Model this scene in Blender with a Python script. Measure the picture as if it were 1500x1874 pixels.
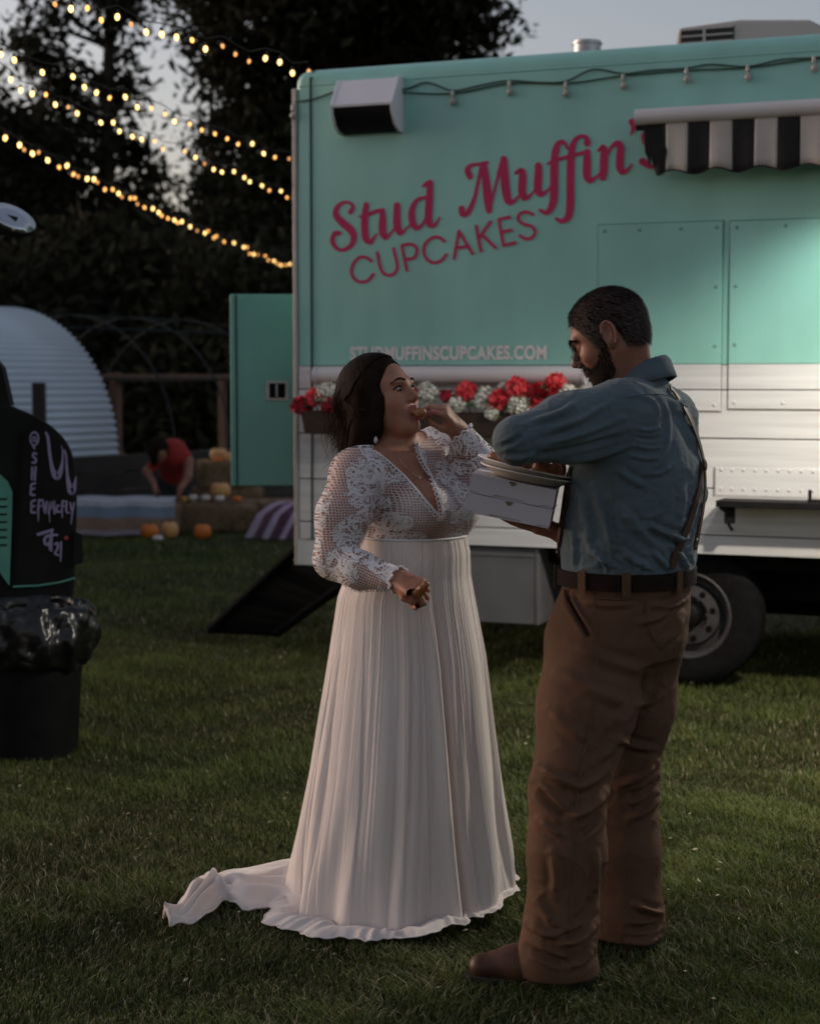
import bpy, bmesh, math, random
import numpy as np
from mathutils import Vector, Matrix, noise as mnoise
from mathutils.bvhtree import BVHTree

for _o in list(bpy.data.objects):
    bpy.data.objects.remove(_o, do_unlink=True)
scene = bpy.context.scene
COL = scene.collection
random.seed(7)
RNG = np.random.default_rng(7)

# ------------------------------------------------------------------ camera
FPX = 3125.0                       # focal length in photo pixels (50 mm on a 24 mm wide frame)
CAMH = 1.55
PITCH = math.atan((937.0 - 692.0) / FPX)
cam_data = bpy.data.cameras.new("camera")
cam_data.sensor_fit = 'HORIZONTAL'
cam_data.sensor_width = 24.0
cam_data.lens = 24.0 * FPX / 1500.0
cam_data.clip_start = 0.05
cam_data.clip_end = 2000.0
cam_data.dof.use_dof = True
cam_data.dof.focus_distance = 4.62
cam_data.dof.aperture_fstop = 3.1
cam = bpy.data.objects.new("camera", cam_data)
COL.objects.link(cam)
cam.location = (0, 0, CAMH)
cam.rotation_euler = (math.radians(90) - PITCH, 0, 0)
scene.camera = cam

# ------------------------------------------------------------------ dusk sky, weak low sun
SUN_AZ = 295.0                     # the last glow lies beyond the trees to the left
world = bpy.data.worlds.new("World")
scene.world = world
world.use_nodes = True
_nt = world.node_tree
_bg = _nt.nodes["Background"]
_sky = _nt.nodes.new("ShaderNodeTexSky")
_sky.sky_type = 'NISHITA'
_sky.sun_disc = False
_sky.sun_elevation = math.radians(5)
_sky.sun_rotation = math.radians(SUN_AZ)
_sky.air_density = 1.0
_sky.dust_density = 3.0
_hs = _nt.nodes.new("ShaderNodeHueSaturation")
_hs.inputs['Saturation'].default_value = 0.60
_nt.links.new(_sky.outputs[0], _hs.inputs['Color'])
_tn = _nt.nodes.new('ShaderNodeMix'); _tn.data_type = 'RGBA'; _tn.blend_type = 'MULTIPLY'; _tn.inputs[0].default_value = 1.0   # thin lavender overcast
_tn.inputs[7].default_value = (1.0, 0.97, 1.10, 1)
_nt.links.new(_hs.outputs[0], _tn.inputs[6])
_nt.links.new(_tn.outputs[2], _bg.inputs['Color'])
_bg.inputs['Strength'].default_value = 0.138
sun_data = bpy.data.lights.new("sun", 'SUN')
sun_data.energy = 0.12
sun_data.angle = math.radians(40)
sun_data.color = (1.0, 0.86, 0.80)
sun = bpy.data.objects.new("sun", sun_data)
COL.objects.link(sun)
# glow of the set sun, low on the left
_d = Vector((math.sin(math.radians(SUN_AZ)), math.cos(math.radians(SUN_AZ)), math.tan(math.radians(14))))
sun.rotation_euler = _d.to_track_quat('Z', 'Y').to_euler()
sun.location = (-14, 6, 12)

scene.view_settings.view_transform = 'Standard'
scene.view_settings.look = 'None'
scene.view_settings.exposure = 0.92
scene.view_settings.gamma = 1.0
scene.view_settings.use_curve_mapping = False
scene.cycles.use_denoising = True
scene.cycles.max_bounces = 8
scene.cycles.transparent_max_bounces = 16


# ------------------------------------------------------------------ helpers
_C, _S = math.cos(PITCH), math.sin(PITCH)

def ray(px, py):
    u = (px - 750.0) / FPX
    v = (937.0 - py) / FPX
    return Vector((u, _C + v * _S, -_S + v * _C))

def P(px, py, d):
    """world point seen at photo pixel (px,py) that stands d metres ahead"""
    r = ray(px, py)
    t = d / r.y
    return Vector((r.x * t, d, CAMH + r.z * t))

def G(px, py):
    """ground point at a photo pixel"""
    r = ray(px, py)
    t = -CAMH / r.z
    return Vector((r.x * t, r.y * t, 0))

def S(d):
    return FPX / d

def tag(o, label=None, cat=None, group=None, kind=None):
    if label: o["label"] = label
    if cat: o["category"] = cat
    if group: o["group"] = group
    if kind: o["kind"] = kind
    return o

def empty(name, loc=(0, 0, 0), rz=0.0):
    o = bpy.data.objects.new(name, None)
    o.empty_display_size = 0.1
    COL.objects.link(o)
    o.location = loc
    o.rotation_euler = (0, 0, rz)
    return o

def mk(name, V, F, mat=None, par=None, smooth=False, uv=None, mats=None, fmat=None):
    me = bpy.data.meshes.new(name)
    if isinstance(F, np.ndarray):
        V = np.asarray(V, dtype=np.float32)
        n = F.shape[1]
        me.vertices.add(len(V)); me.vertices.foreach_set("co", V.ravel())
        me.loops.add(F.size); me.loops.foreach_set("vertex_index", F.astype(np.int32).ravel())
        me.polygons.add(len(F))
        me.polygons.foreach_set("loop_start", np.arange(0, F.size, n, dtype=np.int32))
        me.update(calc_edges=True)
    else:
        me.from_pydata([tuple(v) for v in V], [], [tuple(f) for f in F])
    if uv is not None:
        l = me.uv_layers.new(name="UVMap")
        li = np.empty(len(me.loops), dtype=np.int32)
        me.loops.foreach_get("vertex_index", li)
        l.data.foreach_set("uv", np.asarray(uv, dtype=np.float32)[li].ravel())
    me.validate()
    me.update()
    if mats:
        for m in mats: me.materials.append(m)
        if fmat is not None: me.polygons.foreach_set("material_index", np.asarray(fmat, dtype=np.int32))
    elif mat:
        me.materials.append(mat)
    if smooth:
        me.polygons.foreach_set("use_smooth", np.ones(len(me.polygons), dtype=bool))
    o = bpy.data.objects.new(name, me)
    COL.objects.link(o)
    if par: o.parent = par
    return o

def inst(src, par=None, loc=None, rot=None, scale=None):
    o = src.copy()
    COL.objects.link(o)
    o.parent = par
    if loc is not None: o.location = loc
    if rot is not None: o.rotation_euler = rot
    if scale is not None: o.scale = scale
    return o

class MB:
    """collects simple solids into one mesh"""
    def __init__(s): s.v = []; s.f = []
    def add(s, V, F):
        n = len(s.v)
        s.v += [Vector(v) for v in V]
        s.f += [tuple(i + n for i in f) for f in F]
        return s
    def box(s, lo, hi, M=None, bev=0.0):
        x0, y0, z0 = lo; x1, y1, z1 = hi
        if bev > 0:
            bm = bmesh.new()
            bmesh.ops.create_cube(bm, size=1)
            for v in bm.verts:
                v.co = Vector(((x0 + x1) / 2 + v.co.x * (x1 - x0), (y0 + y1) / 2 + v.co.y * (y1 - y0), (z0 + z1) / 2 + v.co.z * (z1 - z0)))
            bmesh.ops.bevel(bm, geom=list(bm.edges), offset=bev, segments=2, affect='EDGES', profile=0.5)
            V = [v.co.copy() for v in bm.verts]; bm.verts.index_update()
            F = [[v.index for v in f.verts] for f in bm.faces]
            bm.free()
        else:
            V = [Vector(c) for c in ((x0, y0, z0), (x1, y0, z0), (x1, y1, z0), (x0, y1, z0), (x0, y0, z1), (x1, y0, z1), (x1, y1, z1), (x0, y1, z1))]
            F = [(0, 3, 2, 1), (4, 5, 6, 7), (0, 1, 5, 4), (1, 2, 6, 5), (2, 3, 7, 6), (3, 0, 4, 7)]
        if M is not None: V = [M @ v for v in V]
        return s.add(V, F)
    def tube(s, pts, rad, n=8, cap=True):
        V, F = tube_vf(pts, rad, n, cap)
        return s.add(V, F)
    def loft(s, rings, cap=True):
        n = len(rings[0]); V = [p for r in rings for p in r]; F = []
        for i in range(len(rings) - 1):
            for j in range(n):
                F.append((i * n + j, i * n + (j + 1) % n, (i + 1) * n + (j + 1) % n, (i + 1) * n + j))
        if cap:
            F.append(tuple(range(n - 1, -1, -1)))
            F.append(tuple(range((len(rings) - 1) * n, len(rings) * n)))
        return s.add(V, F)
    def lathe(s, prof, n=24, M=None, cap=True):
        rings = []
        for r, z in prof:
            ring = [Vector((r * math.cos(2 * math.pi * k / n), r * math.sin(2 * math.pi * k / n), z)) for k in range(n)]
            if M is not None: ring = [M @ v for v in ring]
            rings.append(ring)
        return s.loft(rings, cap)
    def prism(s, poly, a, b):
        """poly: list of 3D points; extruded from +a to +b (vectors)"""
        n = len(poly); a = Vector(a); b = Vector(b)
        V = [Vector(p) + a for p in poly] + [Vector(p) + b for p in poly]
        F = [tuple(range(n)), tuple(range(2 * n - 1, n - 1, -1))]
        for i in range(n):
            j = (i + 1) % n
            F.append((j, i, i + n, j + n))
        return s.add(V, F)
    def build(s, name, mat=None, par=None, smooth=False, auto=None):
        o = mk(name, s.v, s.f, mat, par, smooth)
        bm = bmesh.new(); bm.from_mesh(o.data)
        bmesh.ops.recalc_face_normals(bm, faces=list(bm.faces))
        bm.to_mesh(o.data); bm.free()
        if auto:
            for p in o.data.polygons: p.use_smooth = True
            try: o.data.set_sharp_from_angle(angle=math.radians(auto))
            except Exception: pass
        return o

def tube_vf(pts, rad, n=8, cap=True):
    pts = [Vector(p) for p in pts]
    if not hasattr(rad, '__len__'): rad = [rad] * len(pts)
    V = []; F = []
    t0 = (pts[1] - pts[0]).normalized()
    a = Vector((0, 0, 1)) if abs(t0.z) < 0.9 else Vector((1, 0, 0))
    x = t0.cross(a).normalized()
    for i, p in enumerate(pts):
        t = (pts[min(i + 1, len(pts) - 1)] - pts[max(i - 1, 0)])
        t = t.normalized() if t.length > 1e-9 else t0
        x = (x - t * x.dot(t))
        x = x.normalized() if x.length > 1e-6 else t.orthogonal().normalized()
        y = t.cross(x)
        for k in range(n):
            c = 2 * math.pi * k / n
            V.append(p + (x * math.cos(c) + y * math.sin(c)) * rad[i])
    for i in range(len(pts) - 1):
        for k in range(n):
            F.append((i * n + k, i * n + (k + 1) % n, (i + 1) * n + (k + 1) % n, (i + 1) * n + k))
    if cap:
        F.append(tuple(range(n - 1, -1, -1)))
        F.append(tuple(range((len(pts) - 1) * n, len(pts) * n)))
    return V, F

def catmull(pts, sub=6):
    pts = [np.array(p, dtype=float) for p in pts]
    if len(pts) < 3: 
        return [pts[0] + (pts[-1] - pts[0]) * t for t in np.linspace(0, 1, sub + 1)]
    ext = [2 * pts[0] - pts[1]] + pts + [2 * pts[-1] - pts[-2]]
    out = []
    for i in range(1, len(ext) - 2):
        p0, p1, p2, p3 = ext[i - 1:i + 3]
        for k in range(sub):
            t = k / sub
            out.append(0.5 * ((2 * p1) + (-p0 + p2) * t + (2 * p0 - 5 * p1 + 4 * p2 - p3) * t * t + (-p0 + 3 * p1 - 3 * p2 + p3) * t ** 3))
    out.append(ext[-2])
    return out

def stroke_poly(pts, width=None, sub=6):
    """pen stroke in 2D, pts (x,y[,w]); gives (V2, F)"""
    if width is not None: pts = [(p[0], p[1], width) for p in pts]
    c = catmull(pts, sub)
    V = []; F = []
    def cap(p, ang):
        n0 = len(V); V.append((p[0], p[1]))
        for k in range(9):
            a = ang + math.pi * k / 8
            V.append((p[0] + math.cos(a) * p[2] / 2, p[1] + math.sin(a) * p[2] / 2))
        for k in range(8): F.append((n0, n0 + 1 + k, n0 + 2 + k))
    L = []; 
    for i, p in enumerate(c):
        t = c[min(i + 1, len(c) - 1)] - c[max(i - 1, 0)]
        a = math.atan2(t[1], t[0]); L.append(a)
        V.append((p[0] - math.sin(a) * p[2] / 2, p[1] + math.cos(a) * p[2] / 2))
        V.append((p[0] + math.sin(a) * p[2] / 2, p[1] - math.cos(a) * p[2] / 2))
    for i in range(len(c) - 1): F.append((2 * i, 2 * i + 1, 2 * i + 3, 2 * i + 2))
    cap(c[0], L[0] + math.pi / 2); cap(c[-1], L[-1] - math.pi / 2)
    return V, F

# ------------------------------------------------------------------ materials
def mat(name, col, rough=0.6, metal=0.0, var=0.0, vscale=8.0, bump=0.0, bscale=40.0, spec=0.5, coat=0.0, stretch=None, sheen=0.0, sss=0.0, col2=None, detail=4.0):
    m = bpy.data.materials.new(name); m.use_nodes = True
    nt = m.node_tree; b = nt.nodes["Principled BSDF"]
    b.inputs['Base Color'].default_value = (*col, 1)
    b.inputs['Roughness'].default_value = rough
    b.inputs['Metallic'].default_value = metal
    b.inputs['Specular IOR Level'].default_value = spec
    b.inputs['Coat Weight'].default_value = coat
    b.inputs['Coat Roughness'].default_value = 0.15
    if sheen: b.inputs['Sheen Weight'].default_value = sheen
    if sss:
        b.inputs['Subsurface Weight'].default_value = sss
        b.inputs['Subsurface Radius'].default_value = (0.012, 0.005, 0.003)
        b.inputs['Subsurface Scale'].default_value = 0.6
    tc = nt.nodes.new("ShaderNodeTexCoord")
    mp = nt.nodes.new("ShaderNodeMapping")
    if stretch: mp.inputs['Scale'].default_value = stretch
    nt.links.new(tc.outputs['Object'], mp.inputs['Vector'])
    if var > 0 or col2:
        n = nt.nodes.new("ShaderNodeTexNoise"); n.inputs['Scale'].default_value = vscale; n.inputs['Detail'].default_value = detail
        nt.links.new(mp.outputs[0], n.inputs['Vector'])
        r = nt.nodes.new("ShaderNodeValToRGB")
        r.color_ramp.elements[0].position = 0.3; r.color_ramp.elements[1].position = 0.7
        c2 = col2 if col2 else tuple(min(1, c * (1 + var)) for c in col)
        c1 = col if col2 else tuple(c * (1 - var) for c in col)
        r.color_ramp.elements[0].color = (*c1, 1); r.color_ramp.elements[1].color = (*c2, 1)
        nt.links.new(n.outputs['Fac'], r.inputs['Fac']); nt.links.new(r.outputs['Color'], b.inputs['Base Color'])
    if bump > 0:
        n2 = nt.nodes.new("ShaderNodeTexNoise"); n2.inputs['Scale'].default_value = bscale; n2.inputs['Detail'].default_value = 5
        nt.links.new(mp.outputs[0], n2.inputs['Vector'])
        bp = nt.nodes.new("ShaderNodeBump"); bp.inputs['Strength'].default_value = bump; bp.inputs['Distance'].default_value = 0.01
        nt.links.new(n2.outputs['Fac'], bp.inputs['Height']); nt.links.new(bp.outputs[0], b.inputs['Normal'])
    return m

def attr_mat(name, c1, c2, rough=0.6, trans=0.0, spec=0.3, attr="tint"):
    """colour picked per piece from a vertex attribute: the pieces' own colours"""
    m = bpy.data.materials.new(name); m.use_nodes = True
    nt = m.node_tree; b = nt.nodes["Principled BSDF"]
    a = nt.nodes.new("ShaderNodeAttribute"); a.attribute_name = attr
    r = nt.nodes.new("ShaderNodeValToRGB")
    r.color_ramp.elements[0].color = (*c1, 1); r.color_ramp.elements[1].color = (*c2, 1)
    nt.links.new(a.outputs['Fac'], r.inputs['Fac']); nt.links.new(r.outputs['Color'], b.inputs['Base Color'])
    b.inputs['Roughness'].default_value = rough; b.inputs['Specular IOR Level'].default_value = spec
    if trans:
        b.inputs['Transmission Weight'].default_value = 0.0
        t = nt.nodes.new("ShaderNodeBsdfTranslucent"); nt.links.new(r.outputs['Color'], t.inputs['Color'])
        mx = nt.nodes.new("ShaderNodeMixShader"); mx.inputs[0].default_value = trans
        o = nt.nodes["Material Output"]
        nt.links.new(b.outputs[0], mx.inputs[1]); nt.links.new(t.outputs[0], mx.inputs[2]); nt.links.new(mx.outputs[0], o.inputs['Surface'])
    return m

def set_attr(o, vals, name="tint"):
    a = o.data.attributes.new(name, 'FLOAT', 'POINT')
    a.data.foreach_set("value", np.asarray(vals, dtype=np.float32))

def emis(name, col, strength):
    m = bpy.data.materials.new(name); m.use_nodes = True
    b = m.node_tree.nodes["Principled BSDF"]
    b.inputs['Base Color'].default_value = (0.8, 0.7, 0.5, 1)
    b.inputs['Emission Color'].default_value = (*col, 1)
    b.inputs['Emission Strength'].default_value = strength
    return m

def vnoise(p, scale=1.0, seed=0.0):
    return mnoise.noise(Vector((p[0] * scale + seed * 13.7, p[1] * scale - seed * 7.1, p[2] * scale + seed * 3.3)))

# ================================================================== ground, grass
M_ground = mat("lawn soil", (0.034, 0.032, 0.017), 0.95, var=0.0, vscale=1.4, col2=(0.060, 0.060, 0.026), bump=0.8, bscale=60, spec=0.1, detail=8)
N = 60
gv = []; gf = []
_xs = np.concatenate([np.linspace(-300, -14, 8), np.linspace(-12, 12, 49), np.linspace(14, 300, 8)])
_ys = np.concatenate([np.linspace(-200, -4, 5), np.linspace(-2, 26, 57), np.linspace(30, 500, 8)])
for y in _ys:
    for x in _xs:
        z = 0.014 * mnoise.noise(Vector((x * 0.9, y * 0.9, 0))) if (-12 <= x <= 12 and -2 <= y <= 26) else 0.0
        gv.append((x, y, z - 0.01))
nx = len(_xs)
for j in range(len(_ys) - 1):
    for i in range(nx - 1):
        gf.append((j * nx + i, j * nx + i + 1, (j + 1) * nx + i + 1, (j + 1) * nx + i))
ground = mk("ground", gv, gf, M_ground, smooth=True)
tag(ground, "dark lawn running back to the trees", "ground", kind="structure")

def grass_mesh(regions):
    """short bent blades, (x0,x1,y0,y1,number,height)"""
    Vs = []; Ts = []; n0 = 0
    for (x0f, x1f, y0, y1, n, h, w) in regions:
        y = RNG.uniform(y0, y1, n)
        x = RNG.uniform(0, 1, n); x = x0f(y) + (x1f(y) - x0f(y)) * x
        # clumping
        c = np.sin(x * 7.3 + 1.7 * np.sin(y * 5.1)) + np.sin(y * 8.9 + 2.1 * np.sin(x * 4.3)) + 0.8 * np.sin(x * 19 + y * 23)
        hh = h * (0.62 + 0.17 * c + RNG.uniform(-0.2, 0.5, n)); hh = hh * np.clip(0.85 + 0.22 * (np.sin(x * 2.7 + 1.9 * np.sin(y * 2.1)) + np.sin(y * 3.1 + x)), 0.45, 1.3); hh = np.clip(hh, 0.3 * h, 2.0 * h)
        a = RNG.uniform(0, 2 * np.pi, n); lean = RNG.uniform(0.3, 1.6, n) * hh
        b = a + RNG.uniform(1.2, 1.9, n)
        wx, wy = np.cos(b) * w, np.sin(b) * w
        dx, dy = np.cos(a) * lean, np.sin(a) * lean
        z0 = np.full(n, -0.012)
        v = np.empty((n, 5, 3), dtype=np.float32)
        v[:, 0] = np.stack([x - wx, y - wy, z0], 1); v[:, 1] = np.stack([x + wx, y + wy, z0], 1)
        mx, my = x + dx * 0.35, y + dy * 0.35
        v[:, 2] = np.stack([mx + wx * 0.8, my + wy * 0.8, hh * 0.6], 1); v[:, 3] = np.stack([mx - wx * 0.8, my - wy * 0.8, hh * 0.6], 1)
        v[:, 4] = np.stack([x + dx, y + dy, hh * 0.97], 1)
        Vs.append(v.reshape(-1, 3))
        big = np.sin(x * 1.9 + 0.8 * np.sin(y * 1.3)) + np.sin(y * 2.3 + 1.1 * np.sin(x * 1.7)) + 0.7 * np.sin(x * 4.7 - y * 3.9)
        t = np.clip(0.30 + 0.10 * c + 0.085 * big + RNG.normal(0, 0.16, n), 0, 1)
        dry = RNG.uniform(0, 1, n) < np.clip(0.055 - 0.030 * big, 0.012, 0.16)
        t = np.where(dry, RNG.uniform(0.84, 1.0, n), np.minimum(t, 0.75))
        Ts.append(np.repeat(t, 5))
        n0 += n
    V = np.concatenate(Vs); T = np.concatenate(Ts)
    k = np.arange(n0, dtype=np.int64)[:, None] * 5; n1 = regions[0][4]
    # near blades are bent in two, farther ones are single spears
    F = np.concatenate([k[:n1] + np.array([0, 1, 2]), k[:n1] + np.array([0, 2, 3]), k[:n1] + np.array([3, 2, 4]), k[n1:] + np.array([0, 1, 4])], 0)
    return V, F, T
V, F, T = grass_mesh([
    (lambda y: -0.26 * y - 0.9, lambda y: 0.26 * y + 0.9, 3.75, 6.6, 205000, 0.029, 0.0018),
    (lambda y: -0.26 * y - 0.9, lambda y: 0.26 * y + 0.9, 6.6, 10.5, 150000, 0.031, 0.0034),
    (lambda y: -0.26 * y - 0.6, lambda y: 0.05 * y, 10.5, 18.5, 70000, 0.045, 0.0055),
    (lambda y: 0.0 * y - 0.5, lambda y: 0.3 * y + 0.6, 10.5, 16.0, 25000, 0.045, 0.0055)])
M_grass = bpy.data.materials.new("grass blades"); M_grass.use_nodes = True
_nt = M_grass.node_tree; _b = _nt.nodes["Principled BSDF"]
_a = _nt.nodes.new("ShaderNodeAttribute"); _a.attribute_name = "tint"
_r = _nt.nodes.new("ShaderNodeValToRGB"); cr = _r.color_ramp
cr.elements[0].color = (0.048, 0.054, 0.014, 1); cr.elements[1].color = (0.44, 0.40, 0.25, 1); e = cr.elements.new(0.88); e.color = (0.16, 0.095, 0.040, 1)
e = cr.elements.new(0.45); e.color = (0.092, 0.116, 0.026, 1)
e = cr.elements.new(0.78); e.color = (0.170, 0.205, 0.048, 1)
_nt.links.new(_a.outputs['Fac'], _r.inputs['Fac']); _nt.links.new(_r.outputs['Color'], _b.inputs['Base Color'])
_b.inputs['Roughness'].default_value = 0.55; _b.inputs['Specular IOR Level'].default_value = 0.3
_t = _nt.nodes.new("ShaderNodeBsdfTranslucent"); _nt.links.new(_r.outputs['Color'], _t.inputs['Color'])
_m = _nt.nodes.new("ShaderNodeMixShader"); _m.inputs[0].default_value = 0.3
_nt.links.new(_b.outputs[0], _m.inputs[1]); _nt.links.new(_t.outputs[0], _m.inputs[2]); _nt.links.new(_m.outputs[0], _nt.nodes["Material Output"].inputs['Surface'])
lawn = mk("grass", V, F, M_grass); set_attr(lawn, T)
tag(lawn, "short uneven green grass covering the lawn", "grass", kind="stuff")

# ================================================================== trees
M_bark = mat("bark", (0.055, 0.042, 0.032), 0.9, var=0.4, vscale=6, bump=0.6, bscale=20, spec=0.2)
M_leaf = attr_mat("leaves", (0.020, 0.020, 0.013), (0.052, 0.050, 0.028), 0.8, trans=0.22, spec=0.1)

def tree(name, label, base, H, clumps, nleaf, leaf=0.10, seed=1, trunk_r=0.2, fork=0.35, group="trees behind the lawn"):
    """clumps: (x,y,z,r) relative to base; leaves fill the clumps, limbs lead to them"""
    rr = np.random.default_rng(seed); rd = random.Random(seed)
    t = empty(name, base)
    tag(t, label, "tree", group)
    mb = MB()
    top = Vector((clumps[0][0] * 0.4, clumps[0][1] * 0.4, H * 0.86))
    tr = [Vector((0, 0, -0.1))]
    for k in range(1, 8):
        s = k / 7
        tr.append(Vector((top.x * s + 0.12 * math.sin(3.1 * s + seed), top.y * s + 0.12 * math.cos(2.3 * s + seed), top.z * s)))
    mb.tube(tr, [trunk_r * (1 - 0.82 * k / 7) * (1.35 if k == 0 else 1) for k in range(8)], 8)
    for (cx, cy, cz, cr_) in clumps:
        c = Vector((cx, cy, cz))
        s = max(fork, min(0.92, (cz - cr_ * 1.2) / top.z))
        i = min(6, int(s * 7)); a = tr[i].lerp(tr[i + 1], s * 7 - i)
        mid = a.lerp(c, 0.55) + Vector((rd.uniform(-.2, .2), rd.uniform(-.2, .2), rd.uniform(0, .3)))
        r0 = trunk_r * (1 - 0.8 * s) * 0.6
        mb.tube([a, mid, c], [r0, r0 * 0.6, r0 * 0.25], 6)
        for q in range(4):
            d = Vector((rd.gauss(0, 1), rd.gauss(0, 1), rd.gauss(0.2, 1))).normalized()
            mb.tube([mid.lerp(c, rd.uniform(.1, .9)), c + d * cr_ * 0.8], [r0 * 0.3, r0 * 0.1], 5)
    mb.build("trunk", M_bark, t, smooth=True)
    cl = np.array(clumps, dtype=float)
    w = cl[:, 3] ** 2.4; w /= w.sum()
    # twig clumps inside each big clump make an uneven outline with gaps
    nt_ = max(40, nleaf // 45)
    ci = rr.choice(len(cl), nt_, p=w)
    d = rr.normal(size=(nt_, 3)); d /= np.linalg.norm(d, axis=1)[:, None]
    rad = rr.uniform(0.25, 1.0, nt_) ** 0.6
    tw = cl[ci, :3] + d * (rad * cl[ci, 3])[:, None] * np.array([1, 1, 0.85])
    tr_ = rr.uniform(0.5, 1.4, nt_) * leaf * 2.6
    li = rr.integers(0, nt_, nleaf)
    p = tw[li] + rr.normal(size=(nleaf, 3)) * tr_[li][:, None] * np.array([1, 1, 0.75])
    n = rr.normal(size=(nleaf, 3)); n /= np.linalg.norm(n, axis=1)[:, None]
    u = np.cross(n, rr.normal(size=(nleaf, 3))); u /= np.linalg.norm(u, axis=1)[:, None]
    v = np.cross(n, u)
    L = (leaf * rr.uniform(0.6, 1.4, nleaf))[:, None]
    q = np.stack([p - u * L, p + v * L * 0.42, p + u * L, p - v * L * 0.42], 1).reshape(-1, 3)
    f = np.arange(nleaf * 4).reshape(-1, 4)
    o = mk("crown", q, f, M_leaf, t)
    set_attr(o, np.repeat(np.clip(rr.normal(0.4, 0.25, nleaf), 0, 1), 4))
    return t

def clump_px(base, d, items):
    """clumps given as (px, py, radius px) at depth d, spread in depth"""
    out = []
    for k, (px, py, rp) in enumerate(items):
        w = P(px, py, d)
        r = rp / S(d)
        out.append((w.x - base.x, ((k * 0.618) % 1 - 0.5) * r * 2.2, w.z, r))
    return out

D = 30.0
b = P(640, 700, D); b.z = 0
tree("broadleaf_tree", "tallest dense dark tree rising behind the truck's rear corner", b, 13.5, clump_px(b, D, [
    (560, -60, 190), (700, -40, 190), (470, 60, 130), (600, 130, 150), (720, 60, 140), (800, -30, 110), (440, 190, 84), (520, 260, 120),
    (850, 55, 62), (915, 45, 42), (880, 95, 36), (445, 350, 100), (620, 300, 130), (470, 450, 95), (560, 440, 110), (400, 470, 75), (410, 80, 40), (860, -60, 70)]), 40000, 0.105, 3, 0.36)
D = 34.0
b = P(190, 700, D); b.z = 0
tree("broadleaf_tree", "loose leafy tree with sky showing through behind the string lights", b, 13.0, clump_px(b, D, [
    (215, 20, 40), (240, 75, 34), (60, 110, 34), (110, 165, 46), (190, 220, 48), (150, 290, 66), (225, 160, 30), (95, 40, 34), (235, 290, 40),
    (60, 240, 60), (30, 330, 70), (200, 375, 66), (80, 400, 90), (265, 20, 26), (170, 460, 85), (60, 500, 90), (250, 430, 60), (250, -20, 36), (90, -30, 40), (270, 200, 18), (60, 60, 20)]), 17000, 0.105, 5, 0.28)
D = 36.0
b = P(400, 700, D); b.z = 0
tree("broadleaf_tree", "slender tree with drooping sprays left of the tallest tree", b, 11.0, clump_px(b, D, [
    (400, 20, 44), (415, 130, 44), (295, 215, 14), (400, 255, 44), (280, 330, 24), (325, 430, 48), (400, 350, 44), (300, 480, 70), (370, 520, 75), (420, 430, 60), (365, 15, 20)]), 9500, 0.105, 9, 0.10)
D = 32.0
b = P(-20, 700, D); b.z = 0
tree("broadleaf_tree", "dark tree at the far left edge beneath the open sky", b, 10.0, clump_px(b, D, [
    (-40, 230, 85), (15, 260, 70), (-60, 360, 110), (40, 340, 90), (20, 440, 110), (-70, 500, 120), (90, 480, 90), (60, 560, 90), (-70, 120, 50)]), 20000, 0.105, 11, 0.28)
# understorey: dark evergreen shrubs closing the back of the lawn
for k, (px, py, rp, D, lab) in enumerate([
        (40, 560, 120, 27.0, "low dark shrub behind the corrugated tunnel's left end"), (170, 520, 135, 28.5, "wide dark shrub behind the corrugated tunnel's rounded roof"),
        (310, 540, 130, 27.5, "dark shrub behind the bare tunnel hoops"), (430, 560, 130, 26.0, "dark shrub behind the mint rear door"),
        (550, 570, 120, 27.0, "dark shrub mostly hidden by the truck's rear corner"), (-90, 540, 130, 28.0, "dark shrub at the left edge behind the painted vehicle"),
        (240, 420, 95, 33.0, "taller dark shrub under the loose leafy tree"), (100, 430, 95, 33.5, "second taller dark shrub, left under the loose leafy tree")]):
    b = P(px, 700, D); b.z = 0
    s_ = S(D)
    zt = P(px, py - rp, D).z
    cl = [(0, 0, zt * 0.75, rp / s_ * 0.8), (-rp / s_ * 0.6, 0.3, zt * 0.5, rp / s_ * 0.9), (rp / s_ * 0.6, -0.2, zt * 0.5, rp / s_ * 0.9),
          (-rp / s_ * 0.5, -0.2, zt * 0.25, rp / s_ * 0.9), (rp / s_ * 0.5, 0.3, zt * 0.22, rp / s_ * 0.9), (0, 0.5, zt * 0.2, rp / s_), (0, -.3, zt * .45, rp / s_ * .8)]
    tree("evergreen_shrub", lab, b, zt, cl, 15000, 0.125, 20 + k, 0.12, 0.1, "dark shrubs closing the back of the lawn")

# fallen leaves and clover heads flecking the lawn
n = 380
ly_ = RNG.uniform(4.0, 10.0, n); lx_ = RNG.uniform(-1, 1, n) * (0.27 * ly_ + 0.5)
lz_ = RNG.uniform(0.008, 0.030, n); la_ = RNG.uniform(0, 2 * np.pi, n); ls_ = RNG.uniform(0.004, 0.012, n)
u = np.stack([np.cos(la_), np.sin(la_), RNG.uniform(-.5, .5, n)], 1) * ls_[:, None]; v = np.stack([-np.sin(la_), np.cos(la_), RNG.uniform(-.5, .5, n)], 1) * (ls_ * 0.55)[:, None]
c = np.stack([lx_, ly_, lz_], 1)
V = np.stack([c - u, c + v, c + u, c - v, c + np.array([0, 0, 0.004])], 1).reshape(-1, 3)
k = np.arange(n)[:, None] * 5
F = np.concatenate([k + np.array([0, 1, 4]), k + np.array([1, 2, 4]), k + np.array([2, 3, 4]), k + np.array([3, 0, 4])])
M_fleck = attr_mat("dry leaf flecks", (0.10, 0.065, 0.030), (0.46, 0.42, 0.28), 0.8)
o = mk("fallen_leaves", V, F, M_fleck); set_attr(o, np.repeat(RNG.uniform(0, 1, n), 5))
tag(o, "small dry leaves and clover heads scattered over the lawn", "leaves", kind="stuff")

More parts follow.
